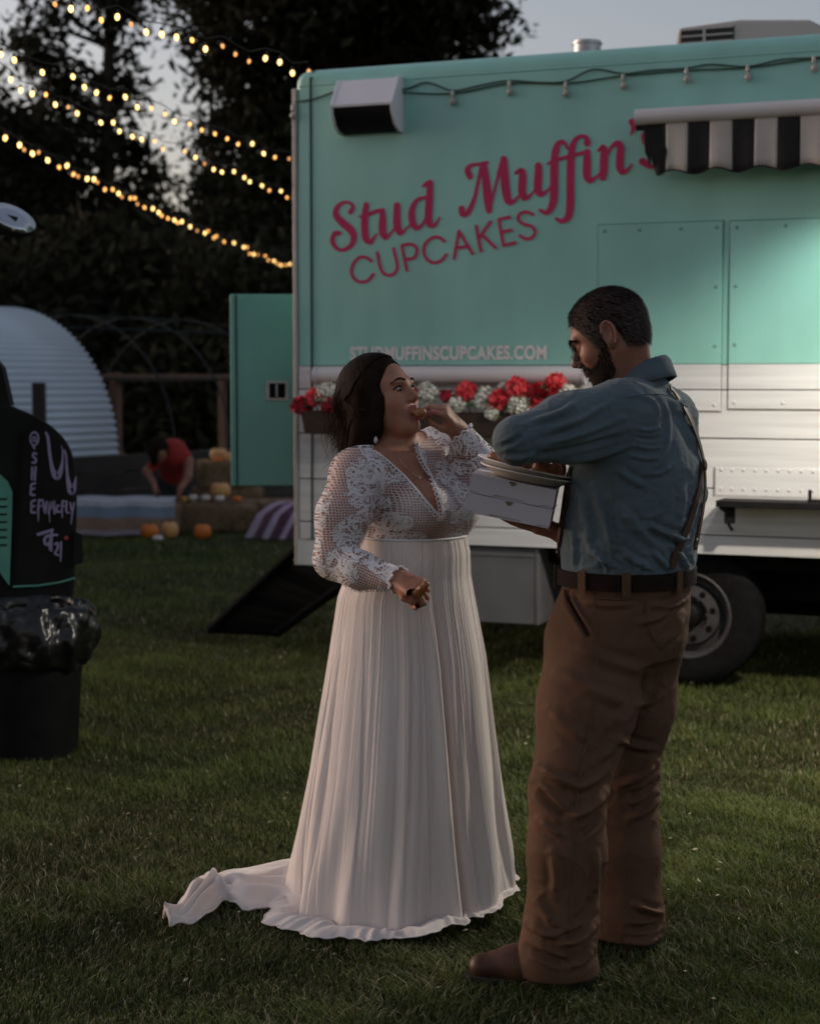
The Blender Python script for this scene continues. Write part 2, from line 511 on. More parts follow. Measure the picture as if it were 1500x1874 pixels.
# ================================================================== food truck
TA = math.radians(21.6)
TSLOPE = math.tan(TA)
TY0 = 8.92
_r = ray(541, 700); _t = TY0 / (_r.y + TSLOPE * _r.x)
TC = Vector((_r.x * _t, _r.y * _t, 0))
TM = Matrix.Translation(TC) @ Matrix.Rotation(-TA, 4, 'Z')
TMI = TM.inverted()

def TL(px, py, out=0.0):
    """truck-local (x,z) of a photo pixel on the side plane moved out by `out`"""
    o = TMI @ Vector((0, 0, CAMH)); d = TMI.to_3x3() @ ray(px, py)
    t = (-out - o.y) / d.y
    q = o + d * t
    return q.x, q.z

truck = empty("food_truck", TC, -TA)
tag(truck, "mint and white cupcake food truck parked side-on behind the couple", "food truck")

# --- materials of the truck
def panel_mat(name, col, rough, coat, wob=0.25):
    m = mat(name, col, rough, var=0.09, vscale=2.2, coat=coat, stretch=(1.6, 1.6, 0.35), detail=6)
    nt = m.node_tree; b = nt.nodes["Principled BSDF"]
    tc = nt.nodes.new("ShaderNodeTexCoord"); n = nt.nodes.new("ShaderNodeTexNoise")
    n.inputs['Scale'].default_value = 2.2; n.inputs['Detail'].default_value = 2
    nt.links.new(tc.outputs['Object'], n.inputs['Vector'])
    bp = nt.nodes.new("ShaderNodeBump"); bp.inputs['Strength'].default_value = wob; bp.inputs['Distance'].default_value = 0.05
    nt.links.new(n.outputs['Fac'], bp.inputs['Height']); nt.links.new(bp.outputs[0], b.inputs['Normal'])
    return m
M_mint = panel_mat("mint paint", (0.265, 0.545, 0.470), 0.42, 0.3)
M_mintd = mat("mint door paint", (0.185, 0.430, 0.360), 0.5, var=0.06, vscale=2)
M_white = mat("white paint", (0.62, 0.58, 0.57), 0.45, var=0.04, vscale=4)
M_alu = mat("aluminium edge", (0.50, 0.46, 0.42), 0.45, metal=0.3, var=0.1, vscale=12)
M_seam = mat("seam sealant", (0.030, 0.055, 0.045), 0.8)
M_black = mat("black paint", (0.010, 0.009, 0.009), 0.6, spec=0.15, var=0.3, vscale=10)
M_rubber = mat("tyre rubber", (0.010, 0.010, 0.010), 0.9, spec=0.1, var=0.3, vscale=20, bump=0.4, bscale=60)
M_pink = mat("raspberry vinyl", (0.56, 0.034, 0.120), 0.6, spec=0.25, var=0.08, vscale=5)
M_url = mat("pale pink vinyl", (0.80, 0.72, 0.70), 0.6)
M_plank = mat("whitewashed plank print", (0.56, 0.54, 0.53), 0.5, col2=(0.72, 0.70, 0.69), vscale=2.2, stretch=(0.6, 1, 14), bump=0.12, bscale=8, detail=8)
M_plankgap = mat("plank groove", (0.22, 0.195, 0.175), 0.8)

ZB, ZT, ZM = 0.685, 3.175, 1.618      # skirt bottom, roof edge, paint break
TLEN, TW = 6.4, 2.25

def rounded_rect(x0, x1, y0, y1, r, z, n=5):
    pts = []
    for cx, cy, a0 in ((x1 - r, y1 - r, 0), (x0 + r, y1 - r, 90), (x0 + r, y0 + r, 180), (x1 - r, y0 + r, 270)):
        for k in range(n + 1):
            a = math.radians(a0 + 90 * k / n)
            pts.append(Vector((cx + r * math.cos(a), cy + r * math.sin(a), z)))
    return pts
# body shell (mint), rounded at roof edge
mb = MB()
rings = [rounded_rect(0, TLEN, 0.0, TW, 0.035, ZM)]
for k in range(0, 7):
    a = math.radians(90 * k / 6); q = 0.075 * (1 - math.cos(a))
    rings.append(rounded_rect(q * 0.8, TLEN - q * 0.8, q, TW - q, 0.05, ZT - 0.075 + 0.075 * math.sin(a)))
rings.insert(1, rounded_rect(0, TLEN, 0, TW, 0.035, 2.4))
mb.loft(rings)
mb.build("body_shell", M_mint, truck, auto=50)
# backing of the plank skirt and the truck's lower body
mb = MB(); mb.box((0.03, 0.012, ZB + 0.004), (TLEN - 0.03, TW - 0.012, ZM - 0.002)); mb.build("lower_body", M_plankgap, truck)
mb = MB(); mb.box((0.0, 0.004, 0.545), (0.42, 0.5, ZB + 0.002), bev=0.004); mb.build("skirt_corner", M_plank, truck)
# planks
zs = [ZM - 0.002, 1.492, 1.256, 1.012, 0.782, ZB]
for k in range(5):
    mb = MB(); mb.box((0.018, -0.0015 - 0.0006 * (k % 2), zs[k + 1] + 0.004), (TLEN - 0.02, 0.03, zs[k] - 0.003), bev=0.0025)
    mb.build("plank", M_plank, truck)
# rear corner edge strip and vertical seam cover
mb = MB(); mb.box((-0.012, -0.006, 0.545), (0.012, 0.045, ZT - 0.10), bev=0.004); mb.build("corner_trim", M_alu, truck)
x570, _ = TL(570, 500)
mb = MB(); mb.box((x570 - 0.006, -0.006, ZB), (x570 + 0.006, 0.006, ZT - 0.045), bev=0.002)
mb.tube([(x570, 0.01, ZT - 0.05), (x570, 0.035, ZT - 0.012), (x570, 0.11, ZT + 0.004)], 0.007, 6)
mb.build("vertical_seam", M_seam, truck)
# drip rail at the roof edge
mb = MB(); mb.tube([(0.03, 0.004, ZT - 0.090), (TLEN - 0.03, 0.004, ZT - 0.090)], 0.007, 6); mb.build("drip_rail", M_mint, truck)

# service hatches: proud sheets with rivets that cross the paint break
M_gask = mat('hatch gasket', (0.165, 0.335, 0.285), 0.8)
def hatch(px0, px1, py0, py1):
    x0, z1 = TL(px0, py0); x1, z0 = TL(px1, py1)
    h = empty("service_hatch"); h.parent = truck
    mb = MB(); mb.box((x0, -0.010, ZM + 0.001), (x1, 0.01, z1), bev=0.003); mb.build("upper_sheet", M_mint, h)
    mb = MB(); mb.box((x0, -0.010, zs[1] + 0.004), (x1, 0.01, ZM - 0.001), bev=0.003); mb.build("middle_sheet", M_plank, h)
    mb = MB(); mb.box((x0, -0.010, z0), (x1, 0.01, zs[1] - 0.001), bev=0.003); mb.build("lower_sheet", M_plank, h)
    e_ = 0.004
    for nm, m_, segs in (("hatch_gasket", M_gask, (((x0 - e_, ZM), (x0 - e_, z1 + e_), (x1 + e_, z1 + e_), (x1 + e_, ZM)))), ("hatch_gasket", M_plankgap, (((x0 - e_, ZM), (x0 - e_, z0 - e_), (x1 + e_, z0 - e_), (x1 + e_, ZM))))):
        mb = MB(); mb.tube([(q[0], -0.003, q[1]) for q in segs], 0.0026, 5); mb.build(nm, m_, h)
    spots = [(x, z0 + 0.03 + (z1 - z0 - 0.06) * i / 3) for i in range(4) for x in (x0 + 0.03, x1 - 0.03)] + [(x0 + (x1 - x0) * i / 3, z) for i in range(1, 3) for z in (z0 + 0.03, z1 - 0.03)]
    for (x, z) in spots:
        mb = MB(); mb.lathe([(0.0001, 0.004), (0.007, 0.003), (0.009, 0)], 8, Matrix.Translation((x, -0.010, z)) @ Matrix.Rotation(math.radians(90), 4, 'X')); mb.build("rivet", M_gask if z > ZM else M_white, h, smooth=True)
hatch(1096, 1318, 412, 752)
hatch(1337, 1640, 405, 750)

# --- lettering traced on the side
def letters(name, strokes, fn, m, par, out=0.003, width=None):
    V = []; F = []
    for k, st in enumerate(strokes):
        v2, f = stroke_poly(st, width)
        n = len(V)
        for (x, y) in v2:
            lx, lz = fn(x, y)
            V.append((lx, -out - 0.0003 * k, lz))
        F += [tuple(i + n for i in q) for q in f]
    o = mk(name, V, F, m, par)
    bm = bmesh.new(); bm.from_mesh(o.data)
    for f in bm.faces:
        f.normal_update()
        if f.normal.y > 0: f.normal_flip()
    bm.to_mesh(o.data); bm.free()
    return o
c1 = lambda x, y: TL(590 + x / 3.659, 240 + y / 3.659)
c2 = lambda x, y: TL(800 + x / 3.488, 190 + y / 3.488)
stud = [
    [(188, 540, 34), (204, 510, 26), (185, 480, 20), (140, 476, 22), (98, 512, 34), (92, 562, 42), (135, 612, 50), (185, 655, 52), (210, 705, 44), (190, 765, 32), (130, 796, 24), (85, 772, 28), (67, 728, 32), (84, 685, 34), (110, 682, 34)],
    [(294, 492, 36), (285, 560, 46), (283, 650, 48), (292, 718, 48), (322, 742, 34), (346, 712, 20), (362, 688, 14)],
    [(250, 570, 16), (300, 560, 24), (360, 535, 26), (402, 528, 22)],
    [(402, 530, 34), (403, 600, 48), (402, 665, 50), (420, 708, 40), (452, 688, 18), (490, 640, 14)],
    [(500, 495, 42), (499, 560, 48), (500, 630, 50), (520, 680, 38), (552, 660, 16), (590, 625, 14)],
    [(690, 442, 22), (635, 460, 26), (602, 520, 40), (600, 590, 46), (624, 645, 38), (662, 632, 22), (700, 570, 16)],
    [(676, 368, 18), (700, 352, 34), (722, 345, 36)],
    [(722, 342, 38), (717, 450, 48), (710, 560, 50), (716, 618, 44), (744, 632, 28), (772, 600, 16), (786, 576, 12)]]
muffin = [
    [(208, 462, 40), (194, 420, 38), (222, 390, 24), (290, 382, 22), (322, 372, 18)],
    [(285, 392, 28), (264, 480, 22), (238, 600, 26), (198, 690, 34), (162, 705, 36), (156, 668, 42)],
    [(296, 385, 40), (310, 480, 50), (322, 600, 54), (330, 680, 40)],
    [(328, 676, 26), (368, 540, 18), (398, 420, 24), (425, 352, 36)],
    [(425, 352, 44), (428, 440, 54), (440, 560, 54), (456, 622, 44), (490, 618, 24), (522, 585, 14)],
    [(502, 440, 22), (540, 424, 36), (545, 480, 50), (541, 550, 50), (556, 598, 42), (592, 584, 20), (627, 545, 13)],
    [(646, 392, 42), (645, 460, 50), (642, 540, 50), (660, 575, 38), (700, 555, 18), (727, 520, 12)],
    [(832, 282, 18), (805, 242, 26), (770, 256, 34), (752, 320, 46), (746, 440, 50), (746, 560, 50), (736, 640, 46), (702, 693, 32), (657, 678, 22)],
    [(958, 250, 46), (950, 212, 28), (902, 210, 26), (866, 260, 38), (853, 360, 48), (850, 500, 50), (849, 640, 50), (836, 718, 44), (796, 748, 30), (762, 732, 22)],
    [(706, 382, 16), (760, 356, 22), (850, 333, 22), (962, 300, 24)],
    [(956, 306, 42), (956, 380, 50), (955, 450, 50), (972, 488, 38), (1010, 470, 20), (1042, 440, 13)],
    [(1030, 297, 18), (1062, 276, 36), (1065, 340, 50), (1062, 420, 50), (1056, 470, 42)],
    [(1072, 350, 16), (1108, 280, 20), (1150, 250, 36), (1170, 275, 46), (1166, 350, 50), (1166, 400, 50), (1182, 433, 40), (1216, 418, 20), (1242, 385, 13)],
    [(1245, 115, 46), (1254, 150, 32), (1236, 195, 12)],
    [(1312, 368, 50), (1368, 402, 28), (1420, 370, 40), (1400, 310, 46), (1335, 250, 42), (1318, 195, 26), (1370, 150, 22)]]
cupcakes = [
    [(327, 868), (292, 844), (245, 846), (206, 890), (194, 945), (220, 993), (265, 1010), (310, 995), (340, 957)],
    [(368, 812), (384, 900), (410, 950), (450, 965), (490, 940), (500, 890), (476, 784)],
    [(566, 932), (549, 850), (532, 765)], [(532, 765), (580, 755), (620, 768), (633, 806), (610, 848), (552, 858)],
    [(815, 736), (780, 710), (730, 715), (686, 760), (680, 810), (700, 856), (745, 880), (795, 865), (830, 826)],
    [(882, 852), (898, 760), (914, 668)], [(914, 668), (960, 745), (1006, 820)], [(898, 780), (940, 775), (978, 768)],
    [(1030, 635), (1045, 720), (1062, 802)], [(1126, 606), (1090, 655), (1052, 712)], [(1072, 694), (1115, 737), (1160, 780)],
    [(1255, 574), (1218, 581), (1182, 590)], [(1182, 590), (1197, 675), (1214, 764)], [(1214, 764), (1252, 755), (1292, 745)], [(1197, 676), (1230, 668), (1266, 660)],
    [(1407, 556), (1370, 540), (1325, 551), (1312, 588), (1345, 620), (1400, 636), (1425, 672), (1405, 710), (1360, 720), (1324, 698)]]
letters("script_lettering", stud, c1, M_pink, truck)
letters("script_lettering", muffin, c2, M_pink, truck)
letters("sans_lettering", cupcakes, c1, M_pink, truck, width=21)

def text_mesh(name, body, size, m, par, mtx, width=None):
    cu = bpy.data.curves.new(name, 'FONT'); cu.body = body; cu.size = size; cu.extrude = 0.0006
    cu.space_character = 1.08; cu.offset = 0.0035
    o = bpy.data.objects.new(name, cu); COL.objects.link(o)
    dg = bpy.context.evaluated_depsgraph_get()
    me = bpy.data.meshes.new_from_object(o.evaluated_get(dg))
    bpy.data.objects.remove(o, do_unlink=True)
    xs_ = [v.co.x for v in me.vertices]; w0 = min(xs_); w1 = max(xs_)
    k = (width / (w1 - w0)) if width else 1
    for v in me.vertices:
        v.co = mtx @ Vector(((v.co.x - w0) * k, v.co.y, v.co.z))
    me.materials.clear(); me.materials.append(m)
    o = bpy.data.objects.new(name, me); COL.objects.link(o); o.parent = par
    return o
ux0, uz0 = TL(641, 658); ux1, _ = TL(1000, 658); _, uz1 = TL(641, 635)
text_mesh("web_address", "STUDMUFFINSCUPCAKES.COM", (uz1 - uz0) / 0.70, M_url, truck,
          Matrix.Translation((ux0, -0.0035, uz0)) @ Matrix.Rotation(math.radians(90), 4, 'X'), ux1 - ux0)

# --- wall fixture with curved front (upper left)
fx0, fz1 = TL(628, 150); fx1, fz0 = TL(735, 240)
fix = empty("speaker_box"); fix.parent = truck
M_fix = mat("pale grey fixture plastic", (0.78, 0.74, 0.76), 0.5, var=0.03, vscale=6)
lip = fz0 + 0.118
def fprism(name, prof, x0_, x1_, m, par=fix):
    mb = MB(); mb.prism([Vector((0, y, z)) for y, z in prof], (x0_, 0, 0), (x1_, 0, 0)); return mb.build(name, m, par, auto=35)
fprism("housing", [(0, fz1 + 0.002), (-0.06, fz1 - 0.004), (-0.135, lip + 0.035), (-0.150, lip + 0.012), (-0.148, lip), (0, lip)], fx0, fx1, M_fix)
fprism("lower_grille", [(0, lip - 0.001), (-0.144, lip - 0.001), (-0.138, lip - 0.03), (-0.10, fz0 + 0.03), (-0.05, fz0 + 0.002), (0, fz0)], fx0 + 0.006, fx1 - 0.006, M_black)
fprism("end_cap", [(0, fz1 + 0.006), (-0.062, fz1), (-0.139, lip + 0.037), (-0.155, lip + 0.012), (-0.145, lip - 0.032), (-0.104, fz0 + 0.024), (-0.05, fz0 - 0.004), (0, fz0 - 0.005)], fx1 - 0.0055, fx1 + 0.008, M_fix)
fprism("end_cap", [(0, fz1 + 0.006), (-0.062, fz1), (-0.139, lip + 0.037), (-0.155, lip + 0.012), (-0.145, lip - 0.032), (-0.104, fz0 + 0.024), (-0.05, fz0 - 0.004), (0, fz0 - 0.005)], fx0 - 0.008, fx0 + 0.0055, M_fix)

# --- unlit string along the roof edge: wire, clips and bulbs
M_wire = mat("string wire", (0.05, 0.085, 0.060), 0.7)
M_glass = mat("clear bulb glass", (0.42, 0.36, 0.30), 0.15, spec=0.6)
rope = empty("string_light", TC, -TA); tag(rope, "unlit string of bulbs clipped along the truck's roof edge", "string light")
wp = [(541, 186), (575, 180), (610, 168), (640, 158), (735, 163), (780, 150), (828, 165), (880, 155), (930, 147), (985, 150), (1035, 148), (1085, 126), (1140, 134), (1190, 128), (1255, 124), (1300, 117), (1367, 121), (1430, 108), (1490, 105), (1560, 98), (1640, 96)]
pp = catmull([(*TL(a, b_, 0.012), 0) for a, b_ in wp], 5)
mb = MB(); mb.tube([(p[0], -0.012, p[1]) for p in pp], 0.0045, 6)
wp2 = [(640, 158), (735, 168), (830, 170), (930, 152), (1035, 152), (1140, 138), (1255, 128), (1367, 123), (1490, 107), (1640, 100)]
pp = catmull([(*TL(a, b_, 0.010), 0) for a, b_ in wp2], 5)
mb.tube([(p[0], -0.010, p[1]) for p in pp], 0.004, 6); mb.build("wire", M_wire, rope, smooth=True)
for (a, b_) in [(536, 194), (828, 168), (932, 150), (1035, 152), (1140, 138), (1256, 126), (1368, 122), (1489, 105)]:
    x, z = TL(a, b_, 0.015)
    mb = MB(); mb.lathe([(0.003, 0.010), (0.009, 0.006), (0.010, -0.020), (0.008, -0.024)], 10, Matrix.Translation((x, -0.018, z))); s_ = mb.build("bulb_socket", M_alu, rope, smooth=True)
    mb = MB(); mb.lathe([(0.006, -0.024), (0.015, -0.040), (0.017, -0.052), (0.010, -0.066), (0.001, -0.070)], 10, Matrix.Translation((x + 0.003, -0.019, z))); mb.build("bulb", M_glass, s_, smooth=True)

# --- striped awning, rolled in, valance hanging
M_vblack = mat("black canvas", (0.014, 0.012, 0.012), 0.9, var=0.2, vscale=30)
M_vwhite = mat("off-white canvas", (0.56, 0.50, 0.46), 0.9, col2=(0.46, 0.41, 0.37), vscale=7, bump=0.1, bscale=30)
aw = empty("awning"); aw.parent = truck
ax0, az1 = TL(1163, 204, 0.16); _, az0 = TL(1163, 228, 0.16)
r_ = (az1 - az0) / 2 + 0.008
zc_ = (az0 + az1) / 2 + 0.004
mb = MB(); mb.tube([(ax0, -0.16, zc_), (TLEN - 0.3, -0.16, zc_)], r_, 16); mb.box((ax0 + 0.01, -0.16, zc_ - 0.006), (TLEN - 0.3, -0.002, zc_ + r_ * 0.8)); mb.build("cassette", M_white, aw, auto=40)
mb = MB(); mb.box((ax0 - 0.002, -0.15, zc_ - r_ - 0.02), (ax0 + 0.03, -0.12, zc_ - r_ + 0.006)); mb.build("end_bracket", M_black, aw)
sw = (TL(1253, 250, 0.17)[0] - TL(1213, 250, 0.17)[0])
x0 = TL(1178, 250, 0.17)[0]
drop = (TL(1230, 222, 0.17)[1] - TL(1230, 322, 0.17)[1])
k = 0; x = x0
while x < TLEN - 0.4:
    n = 8; m_ = 6
    V = []; F = []
    for j in range(m_ + 1):
        for i in range(n + 1):
            u = i / n; vv = j / m_
            xx = x + sw * u
            bot = 0.012 * math.sin(2 * math.pi * (xx - x0) / (sw * 2.0) + 0.6)
            yy = -0.168 - 0.010 * vv * math.sin(2 * math.pi * (xx - x0) / (sw * 1.5)) - 0.004 * vv * math.sin(23 * xx)
            if k == 0: xx += 0.05 * vv * vv * (1 - u) * 1.0; yy += 0.05 * (1 - u)
            V.append((xx, yy, zc_ - r_ * 0.55 - (drop - 0.01 + bot) * vv))
    for j in range(m_):
        for i in range(n):
            a = j * (n + 1) + i; F.append((a, a + n + 1, a + n + 2, a + 1))
    o = mk("valance_stripe", V, F, M_vblack if k % 2 == 0 else M_vwhite, aw, smooth=True)
    md = o.modifiers.new("thickness", 'SOLIDIFY'); md.thickness = 0.002
    x += sw; k += 1
# dark binding along the scalloped hem
pts = []
xx = x0 + sw
while xx < TLEN - 0.42:
    bot = 0.012 * math.sin(2 * math.pi * (xx - x0) / (sw * 2.0) + 0.6)
    pts.append((xx, -0.170 - 0.010 * math.sin(2 * math.pi * (xx - x0) / (sw * 1.5)) - 0.004 * math.sin(23 * xx), zc_ - r_ * 0.55 - (drop - 0.01 + bot))); xx += 0.02
mb = MB(); mb.tube(pts, 0.004, 6); mb.build("hem_binding", M_vblack, aw)
# torn end flap
mb = MB()
for i in range(14):
    u = i / 13
    xx = x0 - 0.004 + 0.10 * u
    mb.tube([(xx, -0.15, zc_ - r_ * 0.6), (xx + 0.012, -0.16, zc_ - r_ - drop * 0.5), (x0 + 0.03 + 0.055 * u + 0.01 * math.sin(i * 5), -0.158, zc_ - r_ - drop * (0.70 + 0.25 * u + 0.04 * math.sin(i * 7)))], [0.006, 0.006, 0.002], 5)
mb.build("frayed_end", M_vblack, aw)

# --- added flood lamp on a long boom arm (out of frame to the right, it lights the hatch, the grass and the man's back)
lx = TL(1500, 500)[0] + 0.90; lz = 2.45; ly = -1.6
lamp = empty("boom_lamp"); lamp.parent = truck
mb = MB(); mb.box((lx - 0.07, ly - 0.06, lz - 0.01), (lx + 0.07, ly + 0.06, lz + 0.05), bev=0.008); mb.build("lamp_housing", M_white, lamp)
mb = MB(); mb.tube([(lx, ly + 0.05, lz + 0.03), (lx, ly + 0.5, lz + 0.2), (lx, -0.002, lz + 0.26)], 0.014, 8); mb.build("lamp_arm", M_white, lamp, smooth=True)
M_lens = emis("lamp lens", (1.0, 0.86, 0.68), 14.0)
mb = MB(); mb.box((lx - 0.055, ly - 0.05, lz - 0.016), (lx + 0.055, ly + 0.05, lz - 0.0105)); mb.build("lamp_lens", M_lens, lamp)
ld = bpy.data.lights.new("boom_lamp_light", 'SPOT'); ld.energy = 180.0; ld.color = (1.0, 0.91, 0.76); ld.shadow_soft_size = 0.06
ld.spot_size = math.radians(165); ld.spot_blend = 0.5
lo = bpy.data.objects.new("boom_lamp_light", ld); COL.objects.link(lo); lo.parent = lamp
lo.location = (lx, ly, lz - 0.03); lo.rotation_euler = (0, 0, 0)

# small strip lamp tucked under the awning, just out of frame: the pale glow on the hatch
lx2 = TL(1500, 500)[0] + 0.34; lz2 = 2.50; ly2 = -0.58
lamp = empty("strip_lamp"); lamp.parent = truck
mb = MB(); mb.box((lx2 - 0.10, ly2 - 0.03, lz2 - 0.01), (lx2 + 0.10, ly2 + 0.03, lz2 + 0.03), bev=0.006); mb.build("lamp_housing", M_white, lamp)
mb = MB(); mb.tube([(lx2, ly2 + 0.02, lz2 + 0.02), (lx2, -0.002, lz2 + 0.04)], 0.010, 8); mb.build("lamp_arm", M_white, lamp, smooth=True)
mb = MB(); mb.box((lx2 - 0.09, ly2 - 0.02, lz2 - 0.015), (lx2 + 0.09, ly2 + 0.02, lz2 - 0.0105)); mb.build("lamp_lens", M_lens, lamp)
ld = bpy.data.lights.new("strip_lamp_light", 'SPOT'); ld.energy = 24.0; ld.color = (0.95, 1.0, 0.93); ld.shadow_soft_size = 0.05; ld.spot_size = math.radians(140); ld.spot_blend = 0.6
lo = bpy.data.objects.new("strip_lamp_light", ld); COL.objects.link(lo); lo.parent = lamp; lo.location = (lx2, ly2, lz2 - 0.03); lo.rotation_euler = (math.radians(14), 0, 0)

# --- rolled second awning over the flower box
rx0, rz0 = TL(577, 687, 0.06); rx1, rz1 = TL(1068, 684, 0.06)
mb = MB(); mb.tube([(rx0, -0.055, rz0), (rx1, -0.055, rz0)], 0.042, 16); ra = mb.build("rolled_awning", M_white, truck, auto=40)
for xx in (rx0, rx1):
    mb = MB(); mb.lathe([(0.01, -0.004), (0.047, -0.004), (0.047, 0.010), (0.01, 0.010)], 16, Matrix.Translation((xx, -0.055, rz0)) @ Matrix.Rotation(math.radians(90), 4, 'Y')); mb.build("end_cap", M_white, ra, auto=40)
mb = MB(); mb.box((rx0, -0.02, rz0 - 0.075), (rx1, -0.003, rz0 - 0.058), bev=0.003); mb.build("ledge", M_white, truck)

# --- roof things
vx, vz = TL(1074, 90); 
wv = TM @ Vector((vx, 0.5, ZT))
M_steel = mat("galvanised steel", (0.36, 0.35, 0.36), 0.35, metal=0.9, var=0.3, vscale=20, stretch=(1, 1, 0.2))
pv = P(1074, 100, wv.y + 0.05); q = TMI @ pv
mb = MB(); mb.lathe([(0.072, -0.12), (0.072, 0.05), (0.079, 0.051), (0.079, 0.062), (0.072, 0.063), (0.072, 0.070), (0.066, 0.070), (0.066, 0.0)], 20, Matrix.Translation((q.x, q.y, q.z)))
mb.build("roof_vent_pipe", M_steel, truck, auto=40)
M_ac = mat("cream air conditioner shell", (0.47, 0.41, 0.38), 0.55, var=0.04, vscale=3)
acd = 0.62
def RL(px, py, dy):
    o = TMI @ Vector((0, 0, CAMH)); d = TMI.to_3x3() @ ray(px, py); t = (dy - o.y) / d.y; w = o + d * t
    return w.x, w.z
a0, _ = RL(1227, 80, acd); a1, _ = RL(1240, 50, acd); _, ztop = RL(1240, 50, acd); a2, zt2 = RL(1352, 33, acd); a3, zt3 = RL(1480, 30, acd)
ac = empty("air_conditioner"); ac.parent = truck
sec = [(a0, ZT - 0.02), (a1, ztop), (a2, zt2 - 0.004), (a3, zt3 - 0.012), (a3 + 0.14, zt3 - 0.09), (a3 + 0.22, ZT - 0.02)]
mb = MB(); mb.prism([Vector((x, 0, z)) for x, z in sec], (0, acd, 0), (0, acd + 0.66, 0)); o = mb.build("shell", M_ac, ac)
bv = o.modifiers.new("bevel", 'BEVEL'); bv.width = 0.02; bv.segments = 3
g0, gz1 = RL(1246, 52, acd - 0.004); g1, gz2 = RL(1343, 41, acd - 0.004)
M_grille = mat("grille dark", (0.030, 0.024, 0.022), 0.8)
mb = MB(); mb.box((g0, acd - 0.006, ZT - 0.01), (g1, acd - 0.0005, gz1 - 0.005)); mb.build("grille_recess", M_grille, ac)
for i in range(6):
    z = ZT + 0.0 + (gz1 - ZT - 0.012) * i / 5
    mb = MB(); mb.box((g0 + 0.004, acd - 0.012, z), (g1 - 0.004, acd - 0.0065, z + 0.008)); mb.build("grille_slat", M_ac, ac)
gm = g0 + (g1 - g0) * 0.42
mb = MB(); mb.box((gm, acd - 0.014, ZT - 0.01), (gm + 0.014, acd - 0.0125, gz1)); mb.build("grille_bar", M_ac, ac)

# --- fold-down shelf with bracket
sx0, sz = TL(1309, 922, 0.28)
shelf = empty("counter_shelf"); shelf.parent = truck
px0_, _ = TL(1308, 880)
_, pz1 = TL(1308, 855)
mb = MB(); mb.box((px0_, -0.006, sz + 0.02), (TLEN - 1.8, 0.01, pz1), bev=0.002); mb.build("hinge_panel", M_plank, shelf)
mb = MB(); mb.box((px0_ - 0.004, -0.0075, sz + 0.02), (px0_ + 0.003, -0.002, pz1)); mb.build("panel_edge", M_plankgap, shelf)
for row, n in ((pz1 - 0.012, 12), (pz1 - 0.105, 22)):
    for i in range(n):
        mb = MB(); mb.lathe([(0.0001, 0.005), (0.006, 0.003), (0.008, 0)], 8, Matrix.Translation((px0_ + 0.03 + i * (0.108 if n == 18 else 0.055), -0.006, row)) @ Matrix.Rotation(math.radians(90), 4, 'X')); mb.build("rivet", M_white, shelf, smooth=True)
shx, shz = TL(1309, 922, 0.20)
mb = MB(); mb.box((shx, -0.20, shz - 0.016), (TLEN - 1.8, -0.007, shz + 0.016), bev=0.004); mb.build("shelf_board", M_black, shelf)
bx0, bz0 = TL(1326, 958, 0.13); bx1, _ = TL(1343, 958, 0.13)
mb = MB(); mb.box((bx0, -0.15, bz0), (bx1, -0.10, shz - 0.017), bev=0.003); mb.tube([(bx0 - 0.03, -0.1, shz - 0.02), (bx0 + 0.01, -0.1, shz - 0.05)], 0.012, 6); mb.tube([(bx0, -0.12, bz0 + 0.02), (bx0 + 0.01, -0.008, bz0 - 0.04)], 0.008, 6); mb.build("shelf_bracket", M_black, shelf)
hx, hz = TL(1482, 905, 0.16)
mb = MB(); mb.box((hx - 0.008, -0.17, shz + 0.0165), (hx + 0.006, -0.15, shz + 0.075)); mb.box((hx - 0.01, -0.17, shz + 0.0165), (hx + 0.16, -0.15, shz + 0.03)); mb.build("napkin_bracket", M_black, shelf)

# --- underbody: chassis, locker, wheels
M_under = mat("underbody", (0.008, 0.007, 0.007), 0.95, spec=0.1)
mb = MB(); mb.box((0.15, 0.45, 0.42), (TLEN - 0.1, TW - 0.45, ZB + 0.003)); mb.box((0.1, 0.18, 0.60), (TLEN - 0.1, TW - 0.18, ZB + 0.0035)); mb.build("chassis", M_under, truck)
mb = MB(); mb.box((0.2, TW - 0.15, 0.12), (TLEN - 0.3, TW - 0.12, ZB), bev=0.003); mb.build("far_side_skirt", M_under, truck)
M_locker = mat("grey locker paint", (0.115, 0.110, 0.115), 0.6, var=0.12, vscale=6)
k0, kz1 = TL(700, 1004); k1, kz0 = TL(983, 1146)
mb = MB(); mb.box((k0, 0.03, kz0), (k1, 0.45, ZB - 0.003), bev=0.006); lk = mb.build("under_locker", M_locker, truck)
mb = MB(); mb.box((k1 - 0.018, 0.024, kz0 + 0.002), (k1 - 0.010, 0.0297, ZB - 0.006)); mb.box((k0 + 0.02, 0.024, ZB - 0.05), (k1 - 0.02, 0.0297, ZB - 0.044)); mb.build("locker_edge", M_steel, lk)
M_rim = mat("grey painted steel wheel", (0.055, 0.050, 0.052), 0.6, metal=0.2, var=0.25, vscale=14)
